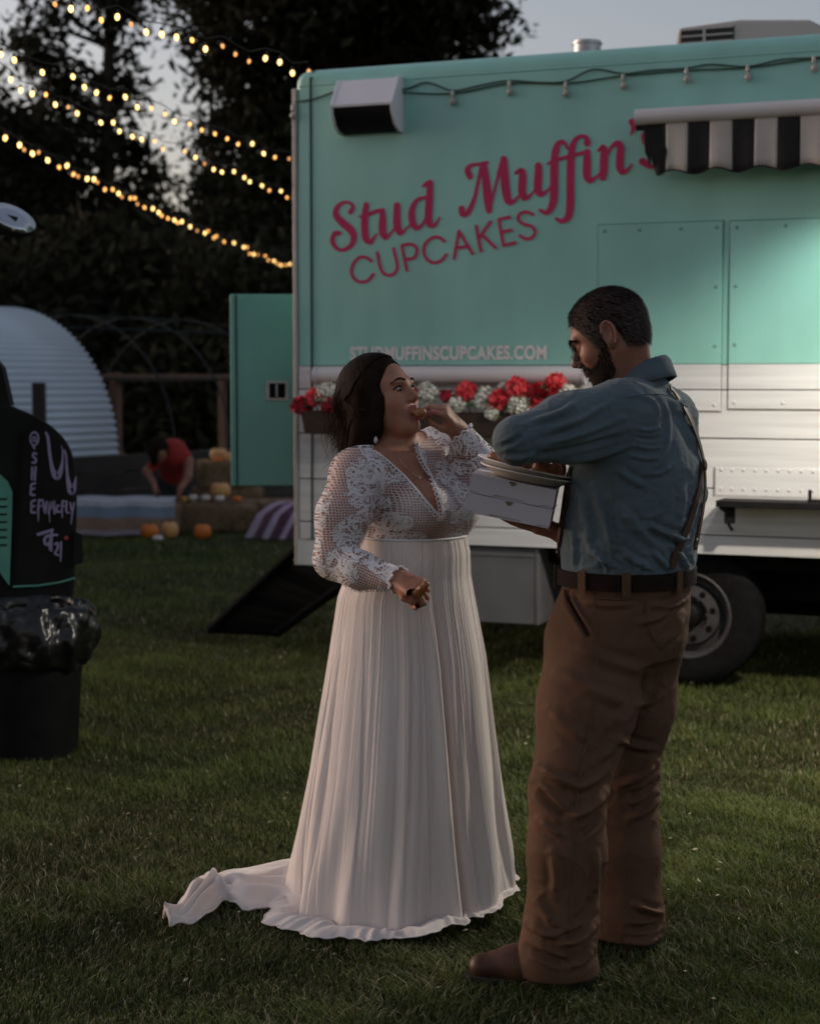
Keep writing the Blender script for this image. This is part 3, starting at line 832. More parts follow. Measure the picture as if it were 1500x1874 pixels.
def wheel(xc):
    w = empty("wheel"); w.parent = truck
    R = Matrix.Translation((xc, 0.10, 0.365)) @ Matrix.Rotation(math.radians(90), 4, 'X')
    mb = MB(); mb.lathe([(0.20, -0.20), (0.30, -0.215), (0.355, -0.19), (0.368, -0.14), (0.368, -0.06), (0.355, -0.015), (0.30, 0.005), (0.222, -0.004), (0.20, -0.01)], 40, R, cap=False); mb.build("tyre", M_rubber, w, smooth=True)
    mb = MB(); mb.lathe([(0.205, -0.19), (0.190, -0.10), (0.190, -0.03), (0.200, -0.008), (0.213, 0.004), (0.221, 0.000), (0.221, -0.012), (0.205, -0.02)], 40, R, cap=False)
    mb.lathe([(0.190, -0.085), (0.160, -0.075), (0.150, -0.045), (0.095, -0.035), (0.085, -0.055), (0.070, -0.06)], 40, R, cap=False); mb.build("rim", M_rim, w, auto=50)
    for i in range(8):
        a = 2 * math.pi * i / 8 + 0.2
        mb = MB(); mb.lathe([(0.0165, -0.0385), (0.0165, -0.036)], 10, R @ Matrix.Translation((0.122 * math.cos(a), 0.122 * math.sin(a), 0))); mb.build("hand_hole", M_under, w)
    mb = MB(); mb.lathe([(0.070, -0.08), (0.066, -0.06), (0.060, 0.0), (0.045, 0.012), (0.001, 0.014)], 24, R)
    mb.build("hub", M_black, w, auto=40)
    for i in range(6):
        a = 2 * math.pi * i / 6
        mb = MB(); mb.lathe([(0.010, -0.055), (0.010, -0.042), (0.006, -0.038)], 6, R @ Matrix.Translation((0.088 * math.cos(a), 0.088 * math.sin(a), 0))); mb.build("wheel_nut", M_rim, w)
o_ = TMI @ Vector((0, 0, CAMH)); d_ = TMI.to_3x3() @ ray(1257, 1133); t_ = (0.10 - o_.y) / d_.y
wheel((o_ + d_ * t_).x)
wheel((o_ + d_ * t_).x + 3.2)

# --- open rear door
dY = 9.52
dc = [P(420, 538, dY), P(545, 538, dY), P(545, 889, dY), P(420, 889, dY)]
door = empty("rear_door"); door.parent = truck
xr = -0.46
def tl(v): return TMI @ Vector(v)
def wbox(mb, lo, hi, bev=0.0): mb.box(lo, hi, TMI, bev)
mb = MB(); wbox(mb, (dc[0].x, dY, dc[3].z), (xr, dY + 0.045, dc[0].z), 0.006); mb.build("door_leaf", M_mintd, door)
mb = MB(); wbox(mb, (dc[0].x + 0.030, dY - 0.004, dc[3].z + 0.004), (dc[0].x + 0.040, dY - 0.0005, dc[0].z - 0.004)); mb.build("door_seam", M_seam, door)
l0 = P(487, 733, dY); l1 = P(528, 697, dY)
mb = MB(); wbox(mb, (l0.x, dY - 0.008, l0.z), (l1.x, dY - 0.001, l1.z), 0.003); la = mb.build("door_latch", M_alu, door)
mb = MB(); wbox(mb, (l0.x + 0.018, dY - 0.010, l0.z + 0.015), (l1.x - 0.018, dY - 0.0085, l1.z - 0.012)); mb.build("latch_recess", M_under, la)
mb = MB(); wbox(mb, (l0.x + 0.055, dY - 0.020, l0.z + 0.02), (l0.x + 0.065, dY - 0.0105, l1.z - 0.016)); mb.build("latch_handle", M_steel, la)
# lower dark edge under the door
mb = MB(); wbox(mb, (xr - 0.10, dY + 0.05, 0.55), (xr + 0.1, dY + 0.09, 2.1)); mb.build("door_hinge_post", M_black, door)

# --- black loading ramp at the rear
M_ramp = mat("black rubber mat", (0.008, 0.008, 0.009), 0.42, spec=0.35, bump=0.3, bscale=6, stretch=(1, 1, 1))
ramp = empty("loading_ramp", (0, 0, 0)); 
tag(ramp, "black folding ramp sloping from the truck's rear down to the grass", "ramp")
A = G(384, 1166); B = G(505, 1172); Cc = P(640, 1062, 9.66); Dd = P(552, 998, 9.80)
A.z = B.z = 0.01
mb = MB()
for (a, b_) in ((A, Dd), (B, Cc)):
    mb = MB(); mb.tube([a + Vector((0, 0, 0.03)), b_], 0.028, 6); mb.build("side_rail", M_under, ramp)
n = 9
for k in range(n):
    u0 = k / n + 0.006; u1 = (k + 1) / n - 0.006
    q = [A.lerp(Dd, u0), B.lerp(Cc, u0), B.lerp(Cc, u1), A.lerp(Dd, u1)]
    up = Vector((0, 0, 0.03))
    mb = MB(); mb.prism([v + up for v in q], (0, 0, -0.018), (0, 0, 0.006 if k % 2 else 0.009)); mb.build("ramp_board", M_ramp if k % 3 else M_under, ramp)

# ================================================================== flower box on the truck
M_boxwood = mat("dark brown stained wood", (0.040, 0.022, 0.014), 0.7, var=0.4, vscale=5, stretch=(1, 1, 8))
M_red = mat("coral red petals", (0.72, 0.035, 0.060), 0.7, col2=(0.85, 0.10, 0.11), vscale=40)
M_redd = mat("deep red petals", (0.42, 0.012, 0.035), 0.7, col2=(0.55, 0.03, 0.05), vscale=40)
M_hyd = mat("cream hydrangea petals", (0.70, 0.69, 0.56), 0.8, col2=(0.80, 0.78, 0.70), vscale=25)
M_fol = mat("flower leaves", (0.05, 0.11, 0.03), 0.6, var=0.4, vscale=20)
bx0, bz1 = TL(551, 752, 0.20); bx1, bz0 = TL(1062, 800, 0.20)
fb = empty("flower_box", TM @ Vector((bx0, -0.20, bz0)), -TA)
tag(fb, "long dark wooden window box hung on the truck under the rolled awning", "planter")
L_ = bx1 - bx0; h_ = bz1 - bz0
mb = MB(); mb.add([(0.02, 0, 0), (L_ - .02, 0, 0), (L_, -0.01, h_), (0, -0.01, h_), (0.02, .018, 0), (L_ - .02, .018, 0), (L_, .012, h_), (0, .012, h_)], [(0, 1, 2, 3), (5, 4, 7, 6), (3, 2, 6, 7), (1, 0, 4, 5), (0, 3, 7, 4), (2, 1, 5, 6)]); mb.build("front_board", M_boxwood, fb)
mb = MB(); mb.box((0.02, 0.0185, 0), (L_ - 0.02, 0.19, 0.015)); mb.build("bottom_board", M_boxwood, fb)
mb = MB(); mb.box((0.004, 0.0185, 0.0155), (0.022, 0.19, h_)); mb.build("end_board", M_boxwood, fb)
mb = MB(); mb.box((L_ - 0.022, 0.0185, 0.0155), (L_ - 0.004, 0.19, h_)); mb.build("end_board", M_boxwood, fb)
mb = MB(); mb.box((0.024, 0.02, 0.016), (L_ - 0.024, 0.188, h_ - 0.03)); mb.build("soil", M_under, fb)

def petal_ball(n, r, ps, seed, ruffle=0.5, dome=True):
    """flower head made of many cupped petals"""
    rd = random.Random(seed); V = []; F = []
    for k in range(n):
        z = 1 - 2 * (k + 0.5) / n * (0.85 if dome else 1)
        a = k * 2.39996; s = math.sqrt(max(0, 1 - z * z))
        d = Vector((s * math.cos(a), s * math.sin(a), z)).normalized()
        t = d.orthogonal().normalized(); b = d.cross(t)
        ang = rd.uniform(0, 6.28); t, b = t * math.cos(ang) + b * math.sin(ang), -t * math.sin(ang) + b * math.cos(ang)
        c = d * r * rd.uniform(0.72, 1.0); n0 = len(V)
        for j in range(4):
            for i in range(4):
                u = (i / 3 - 0.5) * 2; v = j / 3
                wdt = ps * (0.35 + 0.75 * math.sin(math.pi * (0.15 + 0.7 * v)))
                V.append(c + t * u * wdt * 0.6 + b * (v - 0.3) * ps * 1.2 + d * (ps * (0.45 * v * v + 0.25 * u * u) + rd.uniform(-1, 1) * ps * ruffle * 0.15 * (j == 3)))
        for j in range(3):
            for i in range(3):
                q = n0 + j * 4 + i; F.append((q, q + 1, q + 5, q + 4))
    return V, F
protoV = {}
def flower(kind, px, py, rpx, seed, label=None):
    x, z = TL(px, py, 0.17); w = TM @ Vector((x, -0.17 + 0.05 * math.sin(seed * 3.1), z))
    r = 1.12 * rpx / S(w.y)
    if kind == 'w': V, F = petal_ball(70, r * 0.92, r * 0.26, seed, 0.3)
    else: V, F = petal_ball(46, r * 0.72, r * 0.48, seed, 1.0)
    nm = "hydrangea_flower" if kind == 'w' else "peony_flower"
    e = empty(nm, w)
    Mt = Matrix.Rotation(math.radians(55), 3, 'X') @ Matrix.Rotation(seed, 3, 'Z')
    o = mk("bloom", [Mt @ v for v in V], F, {'w': M_hyd, 'r': M_red, 'd': M_redd}[kind], e, smooth=True)
    bz = (TM @ Vector((0, 0, bz1 - 0.03))).z - w.z
    mb = MB(); inw = Vector((math.sin(TA), math.cos(TA), 0)) * 0.07
    mb.tube([(0, 0, -r * 0.3), Vector((0, 0, bz * 0.6)) + inw * 0.6, Vector((0, 0, min(bz, -0.02))) + inw], 0.004, 5); mb.build("stem", M_fol, e)
    rd = random.Random(seed)
    for i in range(3):
        mb = MB(); a = rd.uniform(0, 6.28); d = Vector((math.cos(a), math.sin(a) - 0.3, rd.uniform(-.6, .2))).normalized(); s = d.orthogonal().normalized() * r * 0.3
        c = d * r * 0.8
        mb.add([c - d * r * .4, c + s, c + d * r * 0.7, c - s], [(0, 1, 2), (0, 2, 3)])
        mb.build("leaf", M_fol, e)
    return e
FL = [('r', 574, 728, 16, "small bright red peony, second from the box's left end"), ('d', 551, 742, 17, "deep red peony drooping over the box's left end"),
      ('w', 598, 722, 21, "cream hydrangea beside the left-end peonies, left of the bride's hair"), ('d', 606, 742, 18, "dark red peony close behind the bride's hair"),
      ('w', 635, 716, 18, "cream hydrangea hidden mostly behind the bride's head"), ('d', 757, 718, 10, "small dark red peony peeking past the bride's nose"),
      ('w', 780, 722, 20, "cream hydrangea just above the bride's raised hand"), ('d', 818, 724, 11, "thin dark red bud between two cream hydrangeas"),
      ('r', 851, 717, 19, "bright red peony above the bride's raised wrist"), ('w', 838, 742, 17, "cream hydrangea under the bright peony by the wrist"),
      ('w', 886, 735, 24, "large cream hydrangea in the middle of the box"), ('r', 917, 732, 19, "round red peony right of the large hydrangea"),
      ('w', 920, 712, 14, "pale hydrangea behind the round red peony"), ('r', 949, 709, 19, "high red peony left of the triple red cluster"), ('r', 979, 718, 18, "middle red peony of the cluster near the man's arm"),
      ('w', 951, 742, 19, "cream hydrangea below the red cluster"), ('r', 981, 738, 18, "lowest red peony of the cluster above the man's sleeve"),
      ('r', 1020, 703, 19, "topmost red peony, nearest the man's chin"), ('r', 1013, 725, 16, "red peony under the topmost one, by the man's sleeve"), ('w', 1043, 720, 17, "cream hydrangea at the box's right end, by the man's beard"),
      ('w', 690, 720, 20, "cream hydrangea wholly behind the bride's crown"), ('w', 905, 756, 13, "small cream hydrangea hanging low over the box front"), ('w', 845, 762, 10, "tiny cream hydrangea low beside the bride's sleeve")]
for i, (k_, a, b_, r, lab) in enumerate(FL):
    e = flower(k_, a, b_, r, i + 1)
    tag(e, lab, "flower", "flowers in the truck's window box")

# ================================================================== string lights
M_cable = mat("black light cable", (0.012, 0.011, 0.010), 0.7)
M_b = [emis("warm white bulb", (1.0, 0.60, 0.18), 1.9), emis("amber bulb", (1.0, 0.42, 0.08), 1.3), emis("dim amber bulb", (1.0, 0.36, 0.06), 0.65)]
mb = MB(); mb.lathe([(0.004, 0.012), (0.010, 0.008), (0.0145, -0.004), (0.014, -0.014), (0.008, -0.024), (0.001, -0.028)], 10)
_bv, _bf = mb.v, mb.f
bulb_me = []
for k in range(3):
    o = mk("bulb", _bv, _bf, M_b[k], None, True); bulb_me.append(o.data); bpy.data.objects.remove(o, do_unlink=True)
mb = MB(); mb.lathe([(0.006, 0.034), (0.009, 0.030), (0.009, 0.012), (0.005, 0.011)], 8); o = mb.build("socket", M_cable); sock_me = o.data; bpy.data.objects.remove(o, do_unlink=True)
STR = {
 "topmost light string ending at the truck's roof corner": ([(100, 5), (130, 13), (160, 12), (185, 34), (215, 28), (240, 42), (267, 56), (296, 60), (323, 65), (351, 71), (376, 87), (407, 82), (431, 97), (456, 110), (486, 104), (512, 111), (535, 131), (565, 128)], 7.5, 9.2),
 "second light string from the top, sagging behind the truck": ([(2, 97), (26, 107), (77, 130), (133, 138), (154, 157), (177, 167), (201, 177), (229, 175), (251, 194), (277, 196), (302, 207), (319, 220), (347, 225), (369, 236), (393, 243), (416, 252), (436, 262), (462, 261), (482, 279), (503, 286), (529, 289), (550, 297)], 8.7, 12.8),
 "third light string from the top, with a gap near its middle": ([(20, 143), (38, 163), (59, 169), (84, 171), (101, 189), (125, 194), (141, 205), (184, 222), (207, 222), (219, 238), (242, 248), (259, 253), (283, 257), (298, 271), (338, 275), (358, 286), (374, 298), (391, 308), (406, 313), (428, 312), (447, 323), (457, 331), (479, 338), (493, 347), (514, 348), (525, 360), (538, 363), (556, 370)], 9.4, 15.7),
 "lowest light string, brighter of the doubled pair": ([(10, 250), (36, 263), (59, 279), (87, 291), (123, 301), (135, 317), (160, 325), (172, 326), (192, 345), (206, 345), (217, 352), (239, 361), (264, 378), (280, 380), (290, 387), (307, 398), (319, 401), (333, 404), (348, 413), (375, 425), (391, 434), (410, 441), (428, 443), (446, 451), (464, 464), (485, 467), (501, 476), (514, 484), (530, 482), (545, 490)], 11.5, 25.5),
 "lowest light string, dimmer of the doubled pair just under it": ([(-6, 245), (44, 272), (71, 277), (108, 304), (143, 321), (178, 332), (223, 359), (247, 361), (252, 372), (296, 393), (325, 406), (361, 421), (381, 421), (396, 431), (452, 451), (457, 463), (472, 465), (491, 475), (507, 481), (523, 484), (536, 492)], 11.8, 25.8)}
for si, (lab, (pts, d0, d1)) in enumerate(STR.items()):
    x0_, x1_ = pts[0][0], pts[-1][0]
    W = []
    for (a, b_) in pts:
        t = (a - x0_) / (x1_ - x0_)
        d = 1 / ((1 - t) / d0 + t / d1)
        W.append(P(a, b_, d))
    e = empty("string_light", W[0]); tag(e, lab, "string light", "string lights above the lawn")
    wire = []
    for i, w in enumerate(W):
        wire.append(w - W[0] + Vector((0, 0, 0.045)))
        if i + 1 < len(W): wire.append((w + W[i + 1]) / 2 - W[0] + Vector((0, 0, 0.045)))
    first = W[0] + (W[0] - W[2]) * 1.5; wire.insert(0, first - W[0] + Vector((0, 0, 0.05)))
    last = W[-1] + (W[-1] - W[-3]) * 0.6; 
    if si: wire.append(last - W[0] + Vector((0, 0, 0.03)))
    mb = MB(); mb.tube(wire, 0.003, 5); mb.build("cable", M_cable, e)
    rd = random.Random(si * 5 + 2)
    for i, w in enumerate(W):
        k = rd.choices([0, 1, 2], [0.52, 0.33, 0.15])[0] if si < 3 else (rd.choices([0, 1], [0.75, 0.25])[0] if si == 3 else rd.choices([1, 2], [0.6, 0.4])[0])
        o = bpy.data.objects.new("bulb", bulb_me[k]); COL.objects.link(o); o.parent = e; o.location = w - W[0]
        sc_ = [0.80, 0.70, 0.62][k] * (1.0 if si < 3 else 1.25); o.scale = (sc_,) * 3
        o.rotation_euler = (rd.uniform(-.3, .3), rd.uniform(-.3, .3), 0)
        s = bpy.data.objects.new("socket", sock_me); COL.objects.link(s); s.parent = o
# pole that carries the far ends
M_pole = mat("weathered pole", (0.05, 0.035, 0.025), 0.9, var=0.3, vscale=10)

# ================================================================== painted vehicle at the left edge
VD = 7.7
M_vblk = mat("matte black body paint", (0.009, 0.009, 0.008), 0.7, spec=0.12, var=0.4, vscale=5)
M_vmint = mat("teal louvre paint", (0.075, 0.24, 0.18), 0.5, var=0.12, vscale=6)
M_paint = mat("lilac hand paint", (0.23, 0.19, 0.30), 0.7, var=0.15, vscale=30)
vo = P(40, 1000, VD)
veh = empty("parked_truck", (vo.x, vo.y, 0))
tag(veh, "black hand-painted vintage truck cropped at the left edge behind the rubbish bin", "truck")
def vp(a, b_, out=0.0):
    w = P(a, b_, VD - out)
    return Vector((w.x - vo.x, w.y - vo.y, w.z))
sil = [(-420, 745), (-30, 742), (12, 740), (40, 750), (75, 766), (105, 788), (127, 815), (138, 850), (142, 900), (141, 985), (137, 1072), (132, 1105), (-420, 1120)]
cs = [p for p in catmull([(a, b_) for a, b_ in sil[1:-1]], 4)]
cs = [np.array(sil[0])] + cs + [np.array(sil[-1])]
poly = [vp(a, b_) for a, b_ in cs]
back = Vector((-0.55, 1.35, 0))
mb = MB(); mb.prism(poly, (0, 0, 0), back); o = mb.build("body_panel", M_vblk, veh)
bv = o.modifiers.new("bevel", 'BEVEL'); bv.width = 0.025; bv.segments = 3; bv.limit_method = 'ANGLE'; bv.angle_limit = math.radians(50)
# windscreen pillar and cab roof leaning out of frame
mb = MB(); mb.prism([vp(-14, 655), vp(1, 672), vp(17, 742), vp(-8, 745)], (0, 0.02, 0), (0, 0.10, 0)); mb.build("windscreen_pillar", M_vblk, veh)
mb = MB(); mb.prism([vp(-420, 480), vp(-60, 500), vp(-14, 655), vp(-40, 668), vp(-420, 640)], (0, 0.02, 0), (-0.3, 1.2, 0)); mb.build("cab_roof", M_vblk, veh)
# louvred side panel
lp = [(-60, 858), (0, 868), (14, 880), (23, 900), (22, 960), (18, 1071), (0, 1046), (-60, 1010)]
mb = MB(); mb.prism([vp(a, b_) for a, b_ in lp], (0, -0.012, 0), (0, -0.001, 0)); lv = mb.build("louvre_panel", M_vmint, veh)
for k in range(7):
    y = 905 + k * 14
    mb = MB(); mb.prism([vp(-58, y), vp(14, y), vp(14, y + 6), vp(-58, y + 6)], (0, -0.020, 0), (0, -0.0125, 0)); mb.build("louvre_slat", M_vmint, lv)
    mb = MB(); mb.prism([vp(-58, y + 6.4), vp(14, y + 6.4), vp(14, y + 9.5), vp(-58, y + 9.5)], (0, -0.0145, 0), (0, -0.0122, 0)); mb.build("louvre_gap", M_under, lv)
mb = MB(); mb.tube([vp(38, 790, .006), vp(33, 900, .006), vp(27, 1000, .006), vp(22, 1074, .006)], 0.006, 6); mb.build("panel_seam", M_under, veh)
mb = MB(); mb.tube([vp(24, 1074, .008), vp(70, 1072, .008), vp(110, 1066, .008), vp(137, 1058, .008)], 0.005, 6); mb.build("lower_trim", M_vmint, veh)
mb = MB(); mb.prism([vp(138, 972), vp(153, 978), vp(153, 1030), vp(136, 1034)], (0, -0.02, 0), (-0.2, 0.5, 0)); mb.build("bumper_end", M_vblk, veh)
M_tail = mat("red reflector", (0.22, 0.03, 0.02), 0.3)
mb = MB(); mb.lathe([(0.012, 0), (0.012, 0.006), (0.008, 0.01)], 12, Matrix.Translation(vp(122, 985, 0.0)) @ Matrix.Rotation(math.radians(90), 4, 'X')); mb.build("reflector", M_tail, veh, smooth=True)
def vletters(name, strokes, sub=5):
    V = []; F = []
    for k, st in enumerate(strokes):
        v2, f = stroke_poly(st, None, sub); n = len(V)
        for (x, y) in v2: V.append(vp(x / 4.167, 660 + y / 4.167, 0.003 + 0.0003 * k))
        F += [tuple(i + n for i in q) for q in f]
    o = mk(name, V, F, M_paint, veh)
    bm = bmesh.new(); bm.from_mesh(o.data)
    for f in bm.faces:
        f.normal_update()
        if f.normal.y > 0: f.normal_flip()
    bm.to_mesh(o.data); bm.free()
w_ = 17
at_ = [[(262 + 31 * math.cos(t), 595 + 50 * math.sin(t), 14) for t in np.linspace(1.2, 7.2, 16)], [(262 + 11 * math.cos(t), 598 + 18 * math.sin(t), 11) for t in np.linspace(0, 6.4, 9)], [(274, 600, 10), (280, 626, 10)], [(250, 645, 16), (262, 668, 18)]]
she = [[(278, 712, w_), (258, 705, w_), (250, 728, w_), (272, 748, w_), (270, 775, w_), (246, 778, w_)],
       [(246, 815, w_), (242, 905, w_)], [(272, 812, w_), (265, 910, w_)], [(244, 862, 14), (268, 860, 14)],
       [(268, 935, w_), (240, 945, w_), (238, 978, w_), (262, 975, w_)], [(238, 978, w_), (234, 1018, w_), (262, 1025, w_)],
       [(268, 1065, w_), (242, 1075, w_), (240, 1110, w_), (262, 1108, w_)], [(240, 1110, w_), (240, 1155, w_), (268, 1158, w_)]]
fv = [[(300, 1062, 18), (292, 1120, 16), (292, 1180, 12), (292, 1225, 7)], [(296, 1068, 16), (325, 1062, 14)], [(294, 1112, 14), (316, 1108, 12)],
      [(330, 1078, 16), (345, 1165, 16), (356, 1075, 14)], [(372, 1165, 16), (382, 1075, 16), (395, 1130, 16), (410, 1070, 16), (416, 1165, 16)], [(376, 1165, 9), (380, 1230, 6)],
      [(452, 1105, 14), (436, 1110, 16), (434, 1150, 16), (456, 1152, 14)], [(478, 1070, 16), (472, 1130, 14), (474, 1195, 9)], [(476, 1075, 14), (500, 1072, 12)], [(476, 1110, 12), (494, 1108, 10)],
      [(508, 1075, 16), (506, 1150, 15), (528, 1160, 13)], [(536, 1085, 15), (546, 1140, 13)], [(566, 1085, 14), (552, 1160, 13), (542, 1245, 8)]]
tagm = [[(290, 1325, 24), (340, 1310, 22), (400, 1290, 20)], [(345, 1400, 20), (340, 1360, 22), (368, 1335, 20), (388, 1365, 20), (362, 1405, 20)], [(395, 1300, 18), (392, 1380, 18), (392, 1450, 14)], [(375, 1330, 16), (436, 1330, 16)], [(376, 1400, 14), (378, 1445, 10)],
        [(420, 1400, 17), (438, 1390, 17), (440, 1430, 17), (420, 1470, 17), (448, 1485, 14)], [(465, 1385, 16), (464, 1470, 13), (462, 1530, 9)]]
drips = [[(350, 548, 18), (366, 590, 22), (378, 700, 24), (390, 780, 26), (404, 840, 36), (432, 885, 52), (458, 850, 40), (474, 780, 20), (478, 700, 12), (468, 650, 8)],
         [(490, 684, 14), (503, 720, 18), (508, 800, 20), (515, 880, 24), (527, 950, 38), (546, 1000, 52), (566, 960, 32), (578, 890, 10)]]
vletters("painted_handle", at_ + she); vletters("painted_name", fv); vletters("painted_tag", tagm); vletters("painted_drips", drips)
# round mirror on its arm
M_mirror = mat("mirror glass", (0.55, 0.58, 0.62), 0.12, metal=0.9, var=0.1, vscale=8)
mc = P(22, 399, VD - 0.25); mcl = Vector((mc.x - vo.x, mc.y - vo.y, mc.z))
nrm = Vector((0.47, -0.45, 0.76)).normalized()
Mm = Matrix.Translation(mcl) @ nrm.to_track_quat('Z', 'X').to_matrix().to_4x4()
mr = empty("side_mirror"); mr.parent = veh
mb = MB(); mb.lathe([(0.106, 0.004), (0.112, 0.0), (0.112, -0.014), (0.07, -0.04), (0.02, -0.05)], 28, Mm); mb.build("mirror_shell", M_vblk, mr, smooth=True)
mb = MB(); mb.lathe([(0.1055, 0.0042), (0.06, 0.006), (0.001, 0.0065)], 28, Mm); mb.build("mirror_glass", M_mirror, mr, smooth=True)
mb = MB(); mb.tube([mcl - nrm * 0.04, mcl + Vector((-0.16, 0.05, 0.01)), vp(-70, 480), vp(-75, 560)], 0.010, 8); mb.tube([mcl + nrm * 0.012 + Vector((-0.10, 0, 0.02)), mcl + nrm * 0.012 + Vector((0.02, 0, -0.01))], 0.006, 6); mb.build("mirror_arm", M_vblk, mr, smooth=True)

# ================================================================== rubbish bin with black liner
bp_ = G(30, 1398); BD = bp_.y
bin_ = empty("rubbish_bin", (bp_.x, bp_.y + 0.22, 0))
tag(bin_, "round black rubbish bin with a shiny black liner, front left", "bin")
M_bin = mat("black bin plastic", (0.006, 0.006, 0.006), 0.7, spec=0.1, var=0.3, vscale=12, bump=0.1, bscale=30)
hb = P(30, 1120, BD + .22).z
mb = MB(); mb.lathe([(0.19, 0.0), (0.20, 0.005), (0.205, 0.05), (0.232, hb - 0.10), (0.236, hb - 0.02), (0.245, hb), (0.236, hb + 0.004), (0.22, hb - 0.03), (0.20, 0.08), (0.01, 0.06)], 36)
for k in range(0):
    a = 2 * math.pi * k / 18
    mb.box((-0.006, -0.003, 0.03), (0.006, 0.003, hb * 0.72), Matrix.Rotation(a, 4, 'Z') @ Matrix.Translation((0.0, -0.224, 0)) )
mb.build("bin_body", M_bin, bin_, auto=40)
M_liner = mat("black polythene liner", (0.006, 0.006, 0.006), 0.28, bump=0.0, spec=0.4)
rings = []
for j, (r, z) in enumerate([(0.20, hb - 0.25), (0.215, hb - 0.02), (0.235, hb + 0.035), (0.255, hb + 0.040), (0.278, hb + 0.018), (0.292, hb - 0.04), (0.296, hb - 0.10), (0.286, hb - 0.16), (0.262, hb - 0.20), (0.245, hb - 0.215), (0.236, hb - 0.20)]):
    ring = []
    for k in range(96):
        a = 2 * math.pi * k / 96
        amp = 0.016 * min(1, j / 4)
        n_ = 0.6 * math.sin(7 * a + 1.3 * j + 1.5 * math.sin(3 * a)) + 0.5 * math.sin(17 * a - 0.9 * j) + mnoise.noise(Vector((math.cos(a) * 4, math.sin(a) * 4, j * 0.9))) * 1.4
        rr_ = r + amp * n_; zz = z + amp * 0.9 * mnoise.noise(Vector((math.cos(a) * 3 + 9, math.sin(a) * 3, j * 0.5))) * 2
        ring.append(Vector((rr_ * math.cos(a), rr_ * math.sin(a), zz)))
    rings.append(ring)
mb = MB(); mb.loft(rings, cap=False); o = mb.build("liner", M_liner, bin_, smooth=True)
sb = o.modifiers.new("sub", 'SUBSURF'); sb.levels = 1; sb.render_levels = 2
nt = M_liner.node_tree; b = nt.nodes["Principled BSDF"]
tc = nt.nodes.new("ShaderNodeTexCoord"); vr = nt.nodes.new("ShaderNodeTexVoronoi"); vr.feature = 'SMOOTH_F1'; vr.inputs['Scale'].default_value = 11
nn = nt.nodes.new("ShaderNodeTexNoise"); nn.inputs['Scale'].default_value = 6; mxv = nt.nodes.new("ShaderNodeMix"); mxv.data_type = 'VECTOR'; mxv.inputs[0].default_value = 0.35
nt.links.new(tc.outputs['Object'], nn.inputs['Vector']); nt.links.new(tc.outputs['Object'], mxv.inputs[4]); nt.links.new(nn.outputs['Color'], mxv.inputs[5]); nt.links.new(mxv.outputs[1], vr.inputs['Vector'])
bpn = nt.nodes.new("ShaderNodeBump"); bpn.inputs['Strength'].default_value = 0.9; bpn.inputs['Distance'].default_value = 0.03
nt.links.new(vr.outputs['Distance'], bpn.inputs['Height']); nt.links.new(bpn.outputs[0], b.inputs['Normal'])

# ================================================================== corrugated tunnel
M_corr = mat("corrugated polycarbonate", (0.50, 0.56, 0.62), 0.35, var=0.05, vscale=1.5)
M_wood = mat("timber frame", (0.11, 0.060, 0.038), 0.85, var=0.3, vscale=6)
M_hoop = mat("grey hoop pipe", (0.022, 0.028, 0.028), 0.8, spec=0.15)
M_dwood = mat("dark timber boards", (0.030, 0.022, 0.018), 0.9, var=0.4, vscale=3)
HD = 18.0
B0 = P(214, 832, HD); RAD = 1.52
ax = Vector((0.52, 0.854, 0)).normalized(); nn_ = Vector((ax.y, -ax.x, 0)).normalized()
tun = empty("tunnel_shed", (B0.x, B0.y, 0))
tag(tun, "low rounded shed roofed in pale corrugated sheet with bare hoops at one end", "shed")
zb = B0.z
def arch(s, th, rr=RAD):
    """s metres along the axis from the sheet's end; th 0 at near base, pi at far base"""
    q = nn_ * (rr * math.cos(th) - RAD) + ax * s
    return Vector((q.x, q.y, zb + rr * math.sin(th) * 1.02))
V = []; F = []
nth = 900
for i, s in enumerate((-6.5, -4, -2, -1, 0.0)):
    for j in range(nth + 1):
        th = math.pi * j / nth
        V.append(arch(s, th, RAD + 0.020 * math.sin(2 * math.pi * j / nth * 60)))
for i in range(4):
    for j in range(nth):
        a = i * (nth + 1) + j; F.append((a, a + 1, a + nth + 2, a + nth + 1))
o = mk("corrugated_roof", V, F, M_corr, tun, smooth=True)
md = o.modifiers.new("t", 'SOLIDIFY'); md.thickness = 0.01
for s in (0.02, 1.0, 2.0, 3.0):
    mb = MB(); mb.tube([arch(s, math.pi * j / 24, RAD - 0.03) for j in range(25)], 0.014, 6); mb.build("hoop", M_hoop, tun, smooth=True)
for th in (0.55, 1.1, 1.57):
    mb = MB(); mb.tube([arch(0.0, th, RAD - 0.03), arch(3.3, th, RAD - 0.03)], 0.014, 6); mb.build("purlin", M_hoop, tun, smooth=True)
